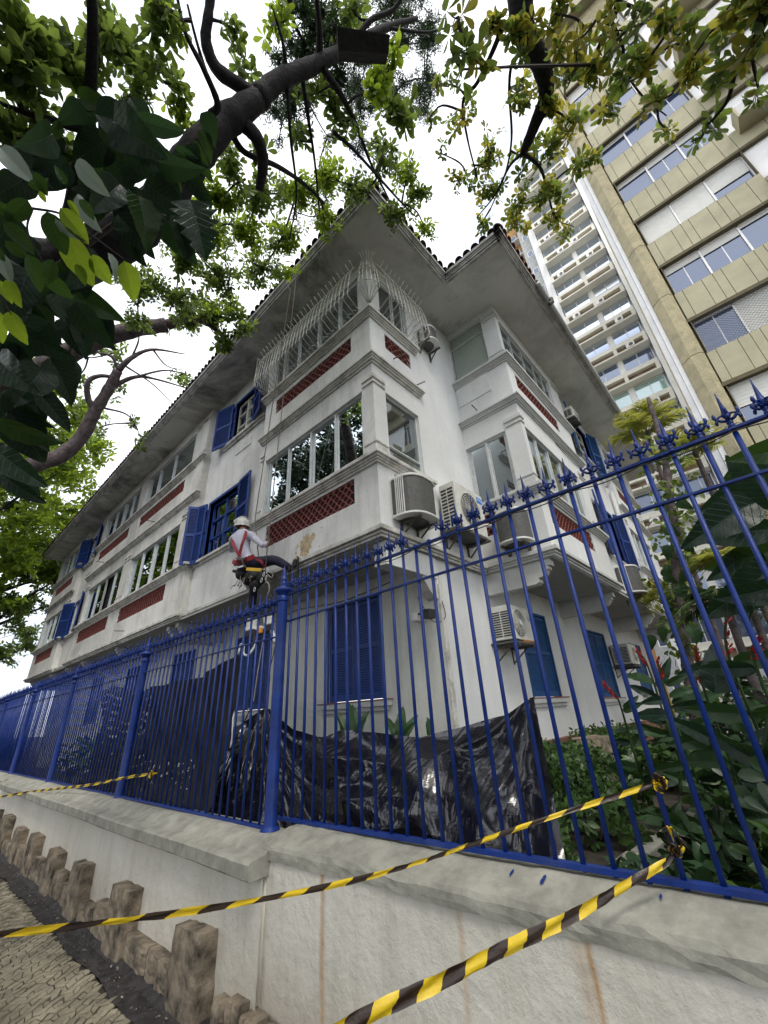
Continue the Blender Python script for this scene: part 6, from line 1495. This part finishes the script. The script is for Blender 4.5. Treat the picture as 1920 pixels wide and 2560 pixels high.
# ---- broad climber leaves on the big limb and the near leafy sprig
def big_leaf_mesh(kind, m):
    mb = MB(); nu, nv = 7, 12; P = []
    for j in range(nv+1):
        t = j/nv
        if kind == 'heart': w_ = .40*(sin(pi*min(1, t**.62)))**.75*(1-.15*t)+.005
        elif kind == 'long': w_ = .22*(sin(pi*t**.8))**.7+.004
        else: w_ = .30*(sin(pi*t**.75))**.8+.004
        if kind == 'lobed': w_ = (.42*(sin(pi*t**.7))**.6)*(1-.45*(j % 2))+.006
        row = []
        for i in range(-nu, nu+1):
            s = i/nu; back = -.10*abs(s)**1.5*(1-t) if kind == 'heart' else 0
            row.append((s*w_, t+back+.02*abs(s), .16*abs(s)*w_*2-.35*t*t+.018*sin(t*24)*abs(s)))
        P.append(row)
    mb.grid(P); me = mb.mesh('leaf', m, True); return me
def vein_mat(name, base, tr, trans):
    m = leafm(name, base, tr, .28, .15, None, trans); t = m.node_tree; return m
BL = {(k, m): big_leaf_mesh(k, M[m]) for k in ('heart', 'long', 'oval', 'lobed') for m in ('epi', 'sprig', 'sprig_dark', 'variegated', 'deep')}
def put_leaf(kind, m, parent, p, tip, size, roll=0, wide=1):
    p, tip = V3(p), V3(tip); y = (tip-p).normalized(); view = (p-V3((0, 0, CAMZ))).normalized(); z = (-view-y*(-view).dot(y))
    z = z.normalized() if z.length > 1e-3 else y.orthogonal().normalized(); x = y.cross(z)
    q = Matrix((x, y, z)).transposed().to_4x4(); q = q @ Matrix.Rotation(roll, 4, 'Y')
    o = link('leaf', BL[(kind, m)], parent, p); o.matrix_basis = Matrix.Translation(o.location) @ q @ Matrix.Diagonal((size*wide, size, size, 1)); return o
EP = thing('climbing_plant', 'climbing plant with big dark drooping leaves along the lower half of the great limb', 'climber', A(300, 480, 5.2))
mb = MB(); limb(mb, [A(60, 620, 5.6), A(200, 520, 5.4), A(300, 440, 5.3), A(400, 350, 5.6)], .03, .02, 7); limb(mb, [A(165, 640, 5.3), A(160, 720, 5.2), A(140, 800, 5.2)], .012, .01, 6); mb.build('stem', M['bark_grey'], EP, smooth=True)
big = [(285, 250, 400, 300, 'long', .55), (250, 265, 340, 330, 'heart', .62), (300, 330, 210, 400, 'heart', .6), (330, 300, 260, 420, 'heart', .62), (380, 330, 450, 450, 'long', .62), (345, 350, 430, 380, 'heart', .5), (420, 300, 455, 420, 'long', .45), (410, 430, 450, 555, 'lobed', .68), (370, 440, 440, 520, 'heart', .55), (300, 430, 330, 520, 'heart', .55), (230, 300, 150, 360, 'heart', .55), (255, 400, 180, 470, 'heart', .55), (200, 420, 120, 500, 'heart', .5), (160, 640, 250, 680, 'heart', .6), (170, 660, 230, 760, 'heart', .6), (120, 640, 190, 740, 'heart', .5), (100, 700, 40, 760, 'heart', .7), (60, 650, -30, 720, 'long', .7), (20, 700, 110, 760, 'long', .7), (110, 780, 175, 880, 'heart', .62), (90, 800, 30, 880, 'heart', .6), (60, 830, 140, 900, 'long', .7), (20, 850, 110, 990, 'heart', .75), (0, 780, 60, 850, 'heart', .6), (-10, 900, 90, 960, 'long', .8), (30, 900, 100, 1010, 'heart', .7), (-20, 960, 60, 1040, 'long', .75), (0, 1020, 55, 1070, 'long', .6), (140, 350, 60, 420, 'heart', .55), (60, 380, -20, 450, 'heart', .55), (30, 330, 120, 390, 'long', .5), (110, 290, 40, 350, 'heart', .45), (215, 250, 300, 270, 'heart', .5), (320, 400, 400, 460, 'heart', .5), (260, 470, 340, 560, 'heart', .5), (210, 560, 150, 640, 'heart', .55), (10, 560, -40, 640, 'heart', .6), (60, 590, 20, 680, 'heart', .6), (30, 470, -40, 560, 'heart', .55), (150, 540, 215, 620, 'heart', .5)]
for i, (x, y, tx, ty, k, s) in enumerate(big):
    d = 4.3+R.uniform(0, .9); put_leaf(k, 'epi' if R.random() < .9 else 'sprig_dark', EP, A(x, y, d), A(tx, ty, d-.15+R.uniform(-.3, .25)), s*.64, R.uniform(-.7, .7), R.uniform(.75, 1.0))
    for _q in range(2): x += R.uniform(-45, 45); y += R.uniform(-45, 45); tx += R.uniform(-45, 45); ty += R.uniform(-20, 60); put_leaf('heart', 'sprig_dark' if R.random() < .25 else 'epi', EP, A(x, y, d+.4), A(tx, ty, d+.3), s*.48, R.uniform(-.9, .9), R.uniform(.7, 1.0))
for x, y, tx, ty in ((165, 345, 205, 400), (0, 318, 30, 350), (165, 420, 190, 480)): put_leaf('long', 'variegated', EP, A(x, y, 3.6), A(tx, ty, 3.5), .2, R.uniform(-.9, .9), 1.2)
SP = thing('leafy_branch', 'near drooping branch with backlit yellow-green leaves at the left edge', 'branch', A(60, 480, 2.1))
mb = MB(); limb(mb, [A(-120, 420, 2.2), A(-20, 440, 2.1), A(70, 450, 2.05), A(140, 465, 2.0), A(200, 510, 1.98), A(268, 560, 1.95)], .006, .002, 5); limb(mb, [A(70, 450, 2.05), A(60, 500, 2.0), A(100, 580, 1.98)], .004, .002, 5); limb(mb, [A(-60, 560, 2.0), A(0, 640, 2.0), A(25, 680, 2.0)], .004, .002, 5); mb.build('stem', M['twig'], SP, smooth=True)
SPS = .84
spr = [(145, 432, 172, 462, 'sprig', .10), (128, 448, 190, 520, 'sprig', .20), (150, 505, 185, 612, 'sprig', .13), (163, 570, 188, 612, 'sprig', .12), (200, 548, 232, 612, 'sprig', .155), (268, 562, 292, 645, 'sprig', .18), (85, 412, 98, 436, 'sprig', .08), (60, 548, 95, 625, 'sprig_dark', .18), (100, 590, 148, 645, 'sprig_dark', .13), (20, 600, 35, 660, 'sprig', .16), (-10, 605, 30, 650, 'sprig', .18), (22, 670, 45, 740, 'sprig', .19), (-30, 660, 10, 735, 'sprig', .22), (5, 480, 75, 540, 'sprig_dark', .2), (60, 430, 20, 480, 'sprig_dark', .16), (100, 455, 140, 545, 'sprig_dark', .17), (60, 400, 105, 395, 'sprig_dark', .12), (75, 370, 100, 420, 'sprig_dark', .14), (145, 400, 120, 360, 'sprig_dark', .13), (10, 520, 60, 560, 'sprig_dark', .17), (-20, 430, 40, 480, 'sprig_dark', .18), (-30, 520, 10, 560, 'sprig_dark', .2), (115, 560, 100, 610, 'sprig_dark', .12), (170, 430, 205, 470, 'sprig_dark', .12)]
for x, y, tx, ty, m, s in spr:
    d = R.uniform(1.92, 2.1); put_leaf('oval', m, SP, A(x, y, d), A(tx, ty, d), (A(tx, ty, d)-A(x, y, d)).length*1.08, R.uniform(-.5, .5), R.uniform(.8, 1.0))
for x, y, tx, ty in ((118, 470, 160, 515), (232, 545, 260, 600), (-5, 540, 22, 610)): put_leaf('oval', 'variegated', SP, A(x, y, 1.95), A(tx, ty, 1.95), .09, R.uniform(-1, 1), .8)
# ================================================================ GARDEN BEHIND THE FENCE
def shrub(label, c, r_, n, ls, mt, kind='oval', per=6, z0=.46, group='garden shrubs behind the fence', cat='shrub', name='shrub', h=None, stem=True):
    T = thing(name, label, cat, (c[0], c[1], z0), group); h = h or r_
    cen = []
    for k in range(n):
        a = NR.rand()*6.28; q = NR.rand()**.5; z = NR.rand()**.7
        cen.append((c[0]+r_*q*cos(a)*(1-.35*z*z), c[1]+r_*q*sin(a)*(1-.35*z*z), z0+h*z*(1-.25*q*q)+.05))
    crown('foliage', [rosettes(np.array(cen), ls, per, kind, .25, .6, np.array([-.25, -.1, .9]))], M[mt], T)
    if stem:
        mb = MB()
        for k in range(6): a = k*1.05; limb(mb, [V3((c[0], c[1], z0)), V3((c[0]+r_*.3*cos(a), c[1]+r_*.3*sin(a), z0+h*.5)), V3((c[0]+r_*.6*cos(a), c[1]+r_*.6*sin(a), z0+h*.85))], .012, .006, 5, 0, 3)
        mb.build('stems', M['twig'], T)
    return T
def hedge(label, x0, x1, y0, y1, z0, z1, n, ls, group=None):
    T = thing('hedge', label, 'hedge', ((x0+x1)/2, (y0+y1)/2, z0), 'ivy-covered mounds by the side wall')
    cen = []; 
    for k in range(n):
        f = NR.rand(); x = NR.uniform(x0, x1); b = .06*sin(x*5)+.05*sin(x*11)
        if f < .62: cen.append((x, y0+b+NR.uniform(0, .12), NR.uniform(z0, z1+b)))
        elif f < .85: cen.append((x, NR.uniform(y0, y1), z1+b+NR.uniform(-.08, .05)))
        else: cen.append((x0+NR.uniform(0, .15), NR.uniform(y0, y1), NR.uniform(z0, z1+b)))
    crown('foliage', [rosettes(np.array(cen), ls, 4, 'oval', .5, .3, np.array([-.5, -.8, .25]))], M['hedge'], T)
    mb = MB(); mb.box(x0+.12, x1-.05, y0+.12, y1, z0-.1, z1-.08); mb.build('stem_mass', M['soil'], T); return T
hedge('ivy-covered mound just right of the black plastic sheet', 5.3, 7.35, 2.35, 3.2, .45, 1.16, 1100, .085)
hedge('ivy-covered mound right of the brown stump', 8.45, 10.4, 2.5, 3.3, .45, 1.2, 800, .09)
SM = thing('tree_stump', 'brown weathered stump standing between the two ivy mounds', 'stump', (7.9, 2.7, .45)); mb = MB()
P = []
for i in range(9):
    z = .4+.8*i/8; P.append([(7.9+(.42+.04*R.random()+.06*sin(a*3))*cos(a), 2.75+(.25+.03*R.random()+.03*sin(a*5))*sin(a), z+(.03*R.random() if i == 8 else 0)) for a in np.linspace(0, 2*pi, 25)])
mb.grid(P); mb.add([P[8][k] for k in range(24)], [tuple(range(24))]); mb.build('stump_body', M['granite'], SM)
for i, (x, y, r_, n, ls, mt, h) in enumerate(((3.3, .95, .35, 26, .17, 'deep', .42), (3.7, .30, .36, 26, .18, 'hedge', .5), (3.9, 1.95, .28, 22, .12, 'hedge', .3), (4.3, .75, .45, 34, .18, 'deep', .62), (3.1, .2, .35, 26, .17, 'deep', .5), (5.2, .35, .45, 32, .19, 'hedge', .6), (4.2, .15, .45, 30, .2, 'deep', .75), (5.6, .35, .5, 34, .22, 'deep', .9), (5.2, 1.95, .5, 46, .13, 'hedge', .35), (6.3, 2.0, .45, 40, .13, 'hedge', .35), (4.3, 2.25, .4, 36, .12, 'hedge', .4), (6.8, .9, .5, 40, .2, 'hedge', .75), (8.4, 1.9, .6, 50, .18, 'hedge', .5), (10, 1.9, .7, 50, .2, 'deep', .8), (3.2, 1.75, .3, 24, .12, 'hedge', .4), (3.5, -.25, .4, 26, .2, 'hedge', .8), (7.5, .2, .7, 40, .24, 'deep', 1.2), (9.2, .5, .8, 46, .24, 'deep', 1.5), (11.5, 1.2, .8, 46, .24, 'hedge', 1.3), (2.9, 1.25, .25, 20, .1, 'hedge', .25))):
    lab = ['low glossy whorled shrub close to the knotted tapes', 'whorled-leaf shrub right of the lower tape knot', 'light green shrub by the stone kerb', 'dark whorled shrub beyond the lower knot', 'dark whorled shrub at the foot of the right-hand bars', 'spreading shrub halfway along the kerb', 'dark shrub by the right edge near the fence', 'taller dark shrub at the right edge', 'low ivy ground plant beside the plastic sheet', 'low ivy plant in front of the stump', 'small ivy plant at the corner of the plastic sheet', 'shrub right of the kerb, middle distance', 'shrub at the foot of the second mound', 'dark shrub before the red stone plinth', 'small light plant just behind the bars left of the upper knot', 'shrub at the lower right corner', 'tall dark shrub right of the kerb end', 'bushy dark shrub under the red flowers', 'far shrub against the plinth', 'tiny plant at the base of the bars by the kerb'][i]
    shrub(lab, (x, y), r_, n, ls, mt, 'obovate' if mt == 'deep' else 'oval', 8, h=h)
GP = link('garden_path', None, None, (4.2, 1.5, .46)); GP['kind'] = 'structure'
for k in range(14):
    a = V3((3.6+k*.62, 1.62-.045*k*1.4, .47)); mb = MB(); mb.bar(a, a+V3((.58, -.04, 0)), .16, .14); mb.build('kerb_stone', M['kerbtop'], GP, bevel=.012)
mb = MB(); mb.box(3.2, 13, .6, 1.45, .40, .472); mb.build('path_surface', M['joint'], GP)
# spiky plants in front of the ground-floor window
for i, (x, y, n, s) in enumerate(((4.1, 4.42, 11, .55), (4.3, 3.75, 7, .42), (4.2, 3.2, 3, .28))):
    T = thing('pot_plant', ('spiky dark plant peeping over the plastic below the blue shutters', 'broad-leaved plant peeping over the plastic right of the spiky one', 'small leaf tip showing above the plastic')[i], 'plant', (x, y, 1.2))
    z0 = 1.35 if i == 0 else 1.4
    for k in range(n):
        a = rad(90)+(k-(n-1)/2)*.33; tip = V3((x+R.uniform(-.1, .15), y+cos(a)*s*.62, z0+sin(a)*s)); put_leaf('long', 'deep', T, (x, y, z0), tip, (tip-V3((x, y, z0))).length, R.uniform(-.6, .6), .62)
for i in range(5): shrub(('far shrub behind the fourth fence section', 'next far shrub to the left behind the fence', 'third far shrub behind the fence', 'fourth far shrub behind the fence', 'last far shrub behind the fence')[i], (3.4+.1*i, 9.2+1.5*i), .7, 60, .14, 'deep', 'oval', 5, h=1.15)
# tree with climbing leaves, palms, gingers and giant leaves at the right
tb = at(1480, 1560, X=8.6); tb = V3((8.6, tb.y, .45)); 
T = thing('tree', 'slim tree wrapped in climbing heart leaves behind the right-hand bars', 'tree', tb)
mb = MB(); p1 = at(1470, 1330, X=8.8); p2 = at(1455, 1130, X=8.9); p3 = at(1430, 960, X=9.2); p4 = at(1400, 860, X=9.6); limb(mb, [tb, p1, p2, p3, p4], .10, .04, 8, .08); mb.build('trunk', M['bark_grey'], T, smooth=True)
S_ = spline([tb, p1, p2, p3], 12); cen = []
for k in range(230): p = S_[int(R.uniform(.1, .97)*len(S_))]; cen.append((p[0]+R.gauss(0, .14), p[1]+R.gauss(0, .20), p[2]+R.gauss(0, .12)))
crown('climbing_leaves', [rosettes(np.array(cen), .17, 3, 'oval', .5, .3)], M['almond'], T)
for k in range(20):
    p = S_[int(R.uniform(.25, .9)*len(S_))]; q = V3(p)+V3((R.gauss(0, .12)-.15, R.gauss(0, .16), R.gauss(0, .1))); put_leaf('heart', 'deep' if k % 3 else 'sprig_dark', T, q, q+V3((0, R.uniform(-.2, .2), -.3)), R.uniform(.18, .28), R.uniform(-.6, .6))
def palm(label, crown_p, base_p, n, L, mt='palm', droop=1.0, seed=0, w_=.16, group='palms behind the right-hand bars', leafs=52, fan=False):
    rr = random.Random(seed); T = thing('palm', label, 'palm', (base_p[0], base_p[1], base_p[2]), group)
    mb = MB(); limb(mb, [V3(base_p), V3(base_p).lerp(V3(crown_p), .5)+V3((.05, .05, 0)), V3(crown_p)], .06, .045, 8, .05); mb.build('trunk', M['bark_grey'], T, smooth=True)
    P, D, N, S = [], [], [], []
    for k in range(n):
        a = 2*pi*k/n+rr.uniform(-.25, .25); el = rr.uniform(.35, 1.35); pts = []
        for j in range(9):
            t = j/8; r_ = L*t*cos(el*(1-.2*t)); pts.append(V3(crown_p)+V3((cos(a)*r_, sin(a)*r_, L*(sin(el)*t*.9-droop*.62*t*t))))
        S2 = spline(pts, 4); mb = MB(); mb.tube([V3(p) for p in S2], [.012*(1-.8*i/len(S2)) for i in range(len(S2))], 5); f_ = mb.build('frond', M['palm'], T, smooth=True)
        P, D, N, S = [], [], [], []
        for j in range(leafs):
            t = (.12 if not fan else .7)+(.88 if not fan else .3)*j/leafs; i = min(len(S2)-2, int(t*(len(S2)-1))); p = np.array(S2[i]); dd = np.array(S2[i+1])-p; dd = dd/np.linalg.norm(dd)
            sd = np.cross(dd, (0, 0, 1)); sd /= np.linalg.norm(sd)+1e-6
            for s in (-1, 1):
                P.append(p+dd*NR.uniform(0, .02)); D.append(sd*s+dd*.75+np.array((0, 0, .1-.45*NR.rand()))); N.append(np.array((0, 0, 1.))+NR.normal(0, .2, 3)); S.append(L*(.34*sin(pi*min(1, .15+t*.85))+.06)*NR.uniform(.8, 1.1))
        v, fa = leaf_arrays(np.array(P), np.array(D), np.array(N), np.array(S), 'blade')
        me = mesh_np('leaflets', v, fa, M[mt]); lf = link('leaflets', me, f_, (0, 0, 0)); lf['kind'] = 'stuff'
    return T
def P_(x, y, X): p = at(x, y, X=X); return p
c1 = P_(1398, 932, 11.0); palm('palm with sunlit yellow-green crown in front of the white tower', c1, (c1.x+.1, c1.y+.3, .45), 13, 1.05, droop=.42, seed=1)
c2 = P_(1500, 975, 10.0); palm('feathery palm just right of the sunlit one', c2, (c2.x, c2.y, .45), 10, .9, droop=.5, seed=2)
c3 = P_(1565, 1300, 7.4); palm('dark feathery palm low behind the right-hand bars', c3, (c3.x, c3.y, .45), 11, .8, 'deep', 1.1, seed=3)
c4 = P_(1440, 1290, 12.0); palm('small yellow-green palm beside the side wall end', c4, (c4.x, c4.y, .45), 10, 1.2, seed=4)
c5 = P_(1590, 1230, 9.0); palm('half-hidden palm at the right behind giant leaves', c5, (c5.x, c5.y, .45), 10, 1.1, seed=5)
GL = thing('giant_leaf_plant', 'giant glossy dark leaves filling the right edge behind the fence', 'plant', P_(1640, 1500, 3.6))
mb = MB(); rt = P_(1650, 1640, 3.9)
gl = [(1740, 960, 1610, 985, .62), (1690, 1080, 1570, 1010, .65), (1690, 1030, 1540, 1085, .75), (1680, 1140, 1520, 1160, .75), (1700, 1180, 1560, 1225, .75), (1620, 1090, 1500, 1160, .6), (1700, 1260, 1590, 1300, .65), (1660, 1230, 1560, 1330, .6), (1640, 1010, 1560, 1130, .55), (1640, 1180, 1560, 1240, .5)]
for i, (x, y, tx, ty, s) in enumerate(gl):
    X = 3.9+.25*(i % 5)*.8; p = P_(x, y, X); q = P_(tx, ty, X-.25); put_leaf('heart' if i % 3 else 'oval', 'epi' if i % 4 else 'sprig_dark', GL, p, q, (q-p).length*1.05, R.uniform(-.6, .6), .72)
    if i % 3 == 0: limb(mb, [rt, (rt+p)/2+V3((0, -.2, .2)), p], .018, .01, 6)
mb.build('stalks', M['sprig_dark'], GL, smooth=True)
for i, (x, y, tx, ty, X, lab) in enumerate(((1518, 1480, 1502, 1395, 4.8, 'ginger plant with the large red flower head beside a dark leaf'), (1335, 1510, 1305, 1478, 6.6, 'ginger plant with small red flowers near the house wall'), (1400, 1440, 1375, 1405, 6.2, 'ginger plant with open red flowers left of the large one'), (1575, 1420, 1568, 1330, 4.6, 'ginger plant with red flowers towards the right edge'), (1430, 1470, 1420, 1425, 6.0, 'ginger plant with a few red flowers in the middle'), (1630, 1430, 1640, 1380, 4.2, 'ginger plant with dark leaves at the right edge'))):
    a, b = P_(x, y, X), P_(tx, ty, X); T = thing('ginger_plant', lab, 'plant', (a.x, a.y, .45), 'red gingers behind the fence'); L_ = (b-a).length; ax = (b-a).normalized()
    mb = MB(); limb(mb, [V3((a.x+.1, a.y-.05, .45)), V3((a.x+.05, a.y, (a.z+.45)/2)), a, b], .014, .010, 6); mb.build('stem', M['sprig_dark'], T, smooth=True)
    cen, D, N, S = [], [], [], []
    nb = 60 if i == 0 else 18
    for k in range(nb):
        t = k/nb; th = k*2.4; o_ = ax.orthogonal().normalized(); o2 = ax.cross(o_); d = o_*cos(th)+o2*sin(th)
        cen.append(np.array(a.lerp(b, t))); D.append(np.array(d+ax*.9)); N.append(np.array(d)); S.append(.06*(1-.5*t) if i == 0 else .07*R.uniform(.5, 1.1))
    v, f_ = leaf_arrays(np.array(cen), np.array(D), np.array(N), np.array(S), 'oval'); me = mesh_np('flower_head', v, f_, M['red']); link('flower_head', me, T, (0, 0, 0))
    for k in range(11):
        t = R.uniform(.15, .95); zz_ = .5+(a.z-.45)*t; s0 = V3((a.x+.08, a.y, zz_)); sd = 1 if k % 2 else -1; tip = s0+V3((R.uniform(-.25, .1), sd*R.uniform(.2, .42), R.uniform(-.05, .25)))
        put_leaf('long', 'deep' if k % 3 else 'epi', T, s0, tip, (tip-s0).length*1.1, R.uniform(-.9, .9), .75)
a = P_(1545, 1490, 4.5); b = P_(1548, 1390, 4.5); put_leaf('heart', 'epi', GL, a, b, (b-a).length, .2, .8)
# low walls and a bright facade far behind the garden
mb = MB(); mb.box(19, 19.3, -6, 3.0, 0, 2.4); tag(mb.build('garden_wall', M['twhite']), 'white rear garden wall glimpsed through the plants on the right', 'wall')
print('script done, objects', len(bpy.data.objects))
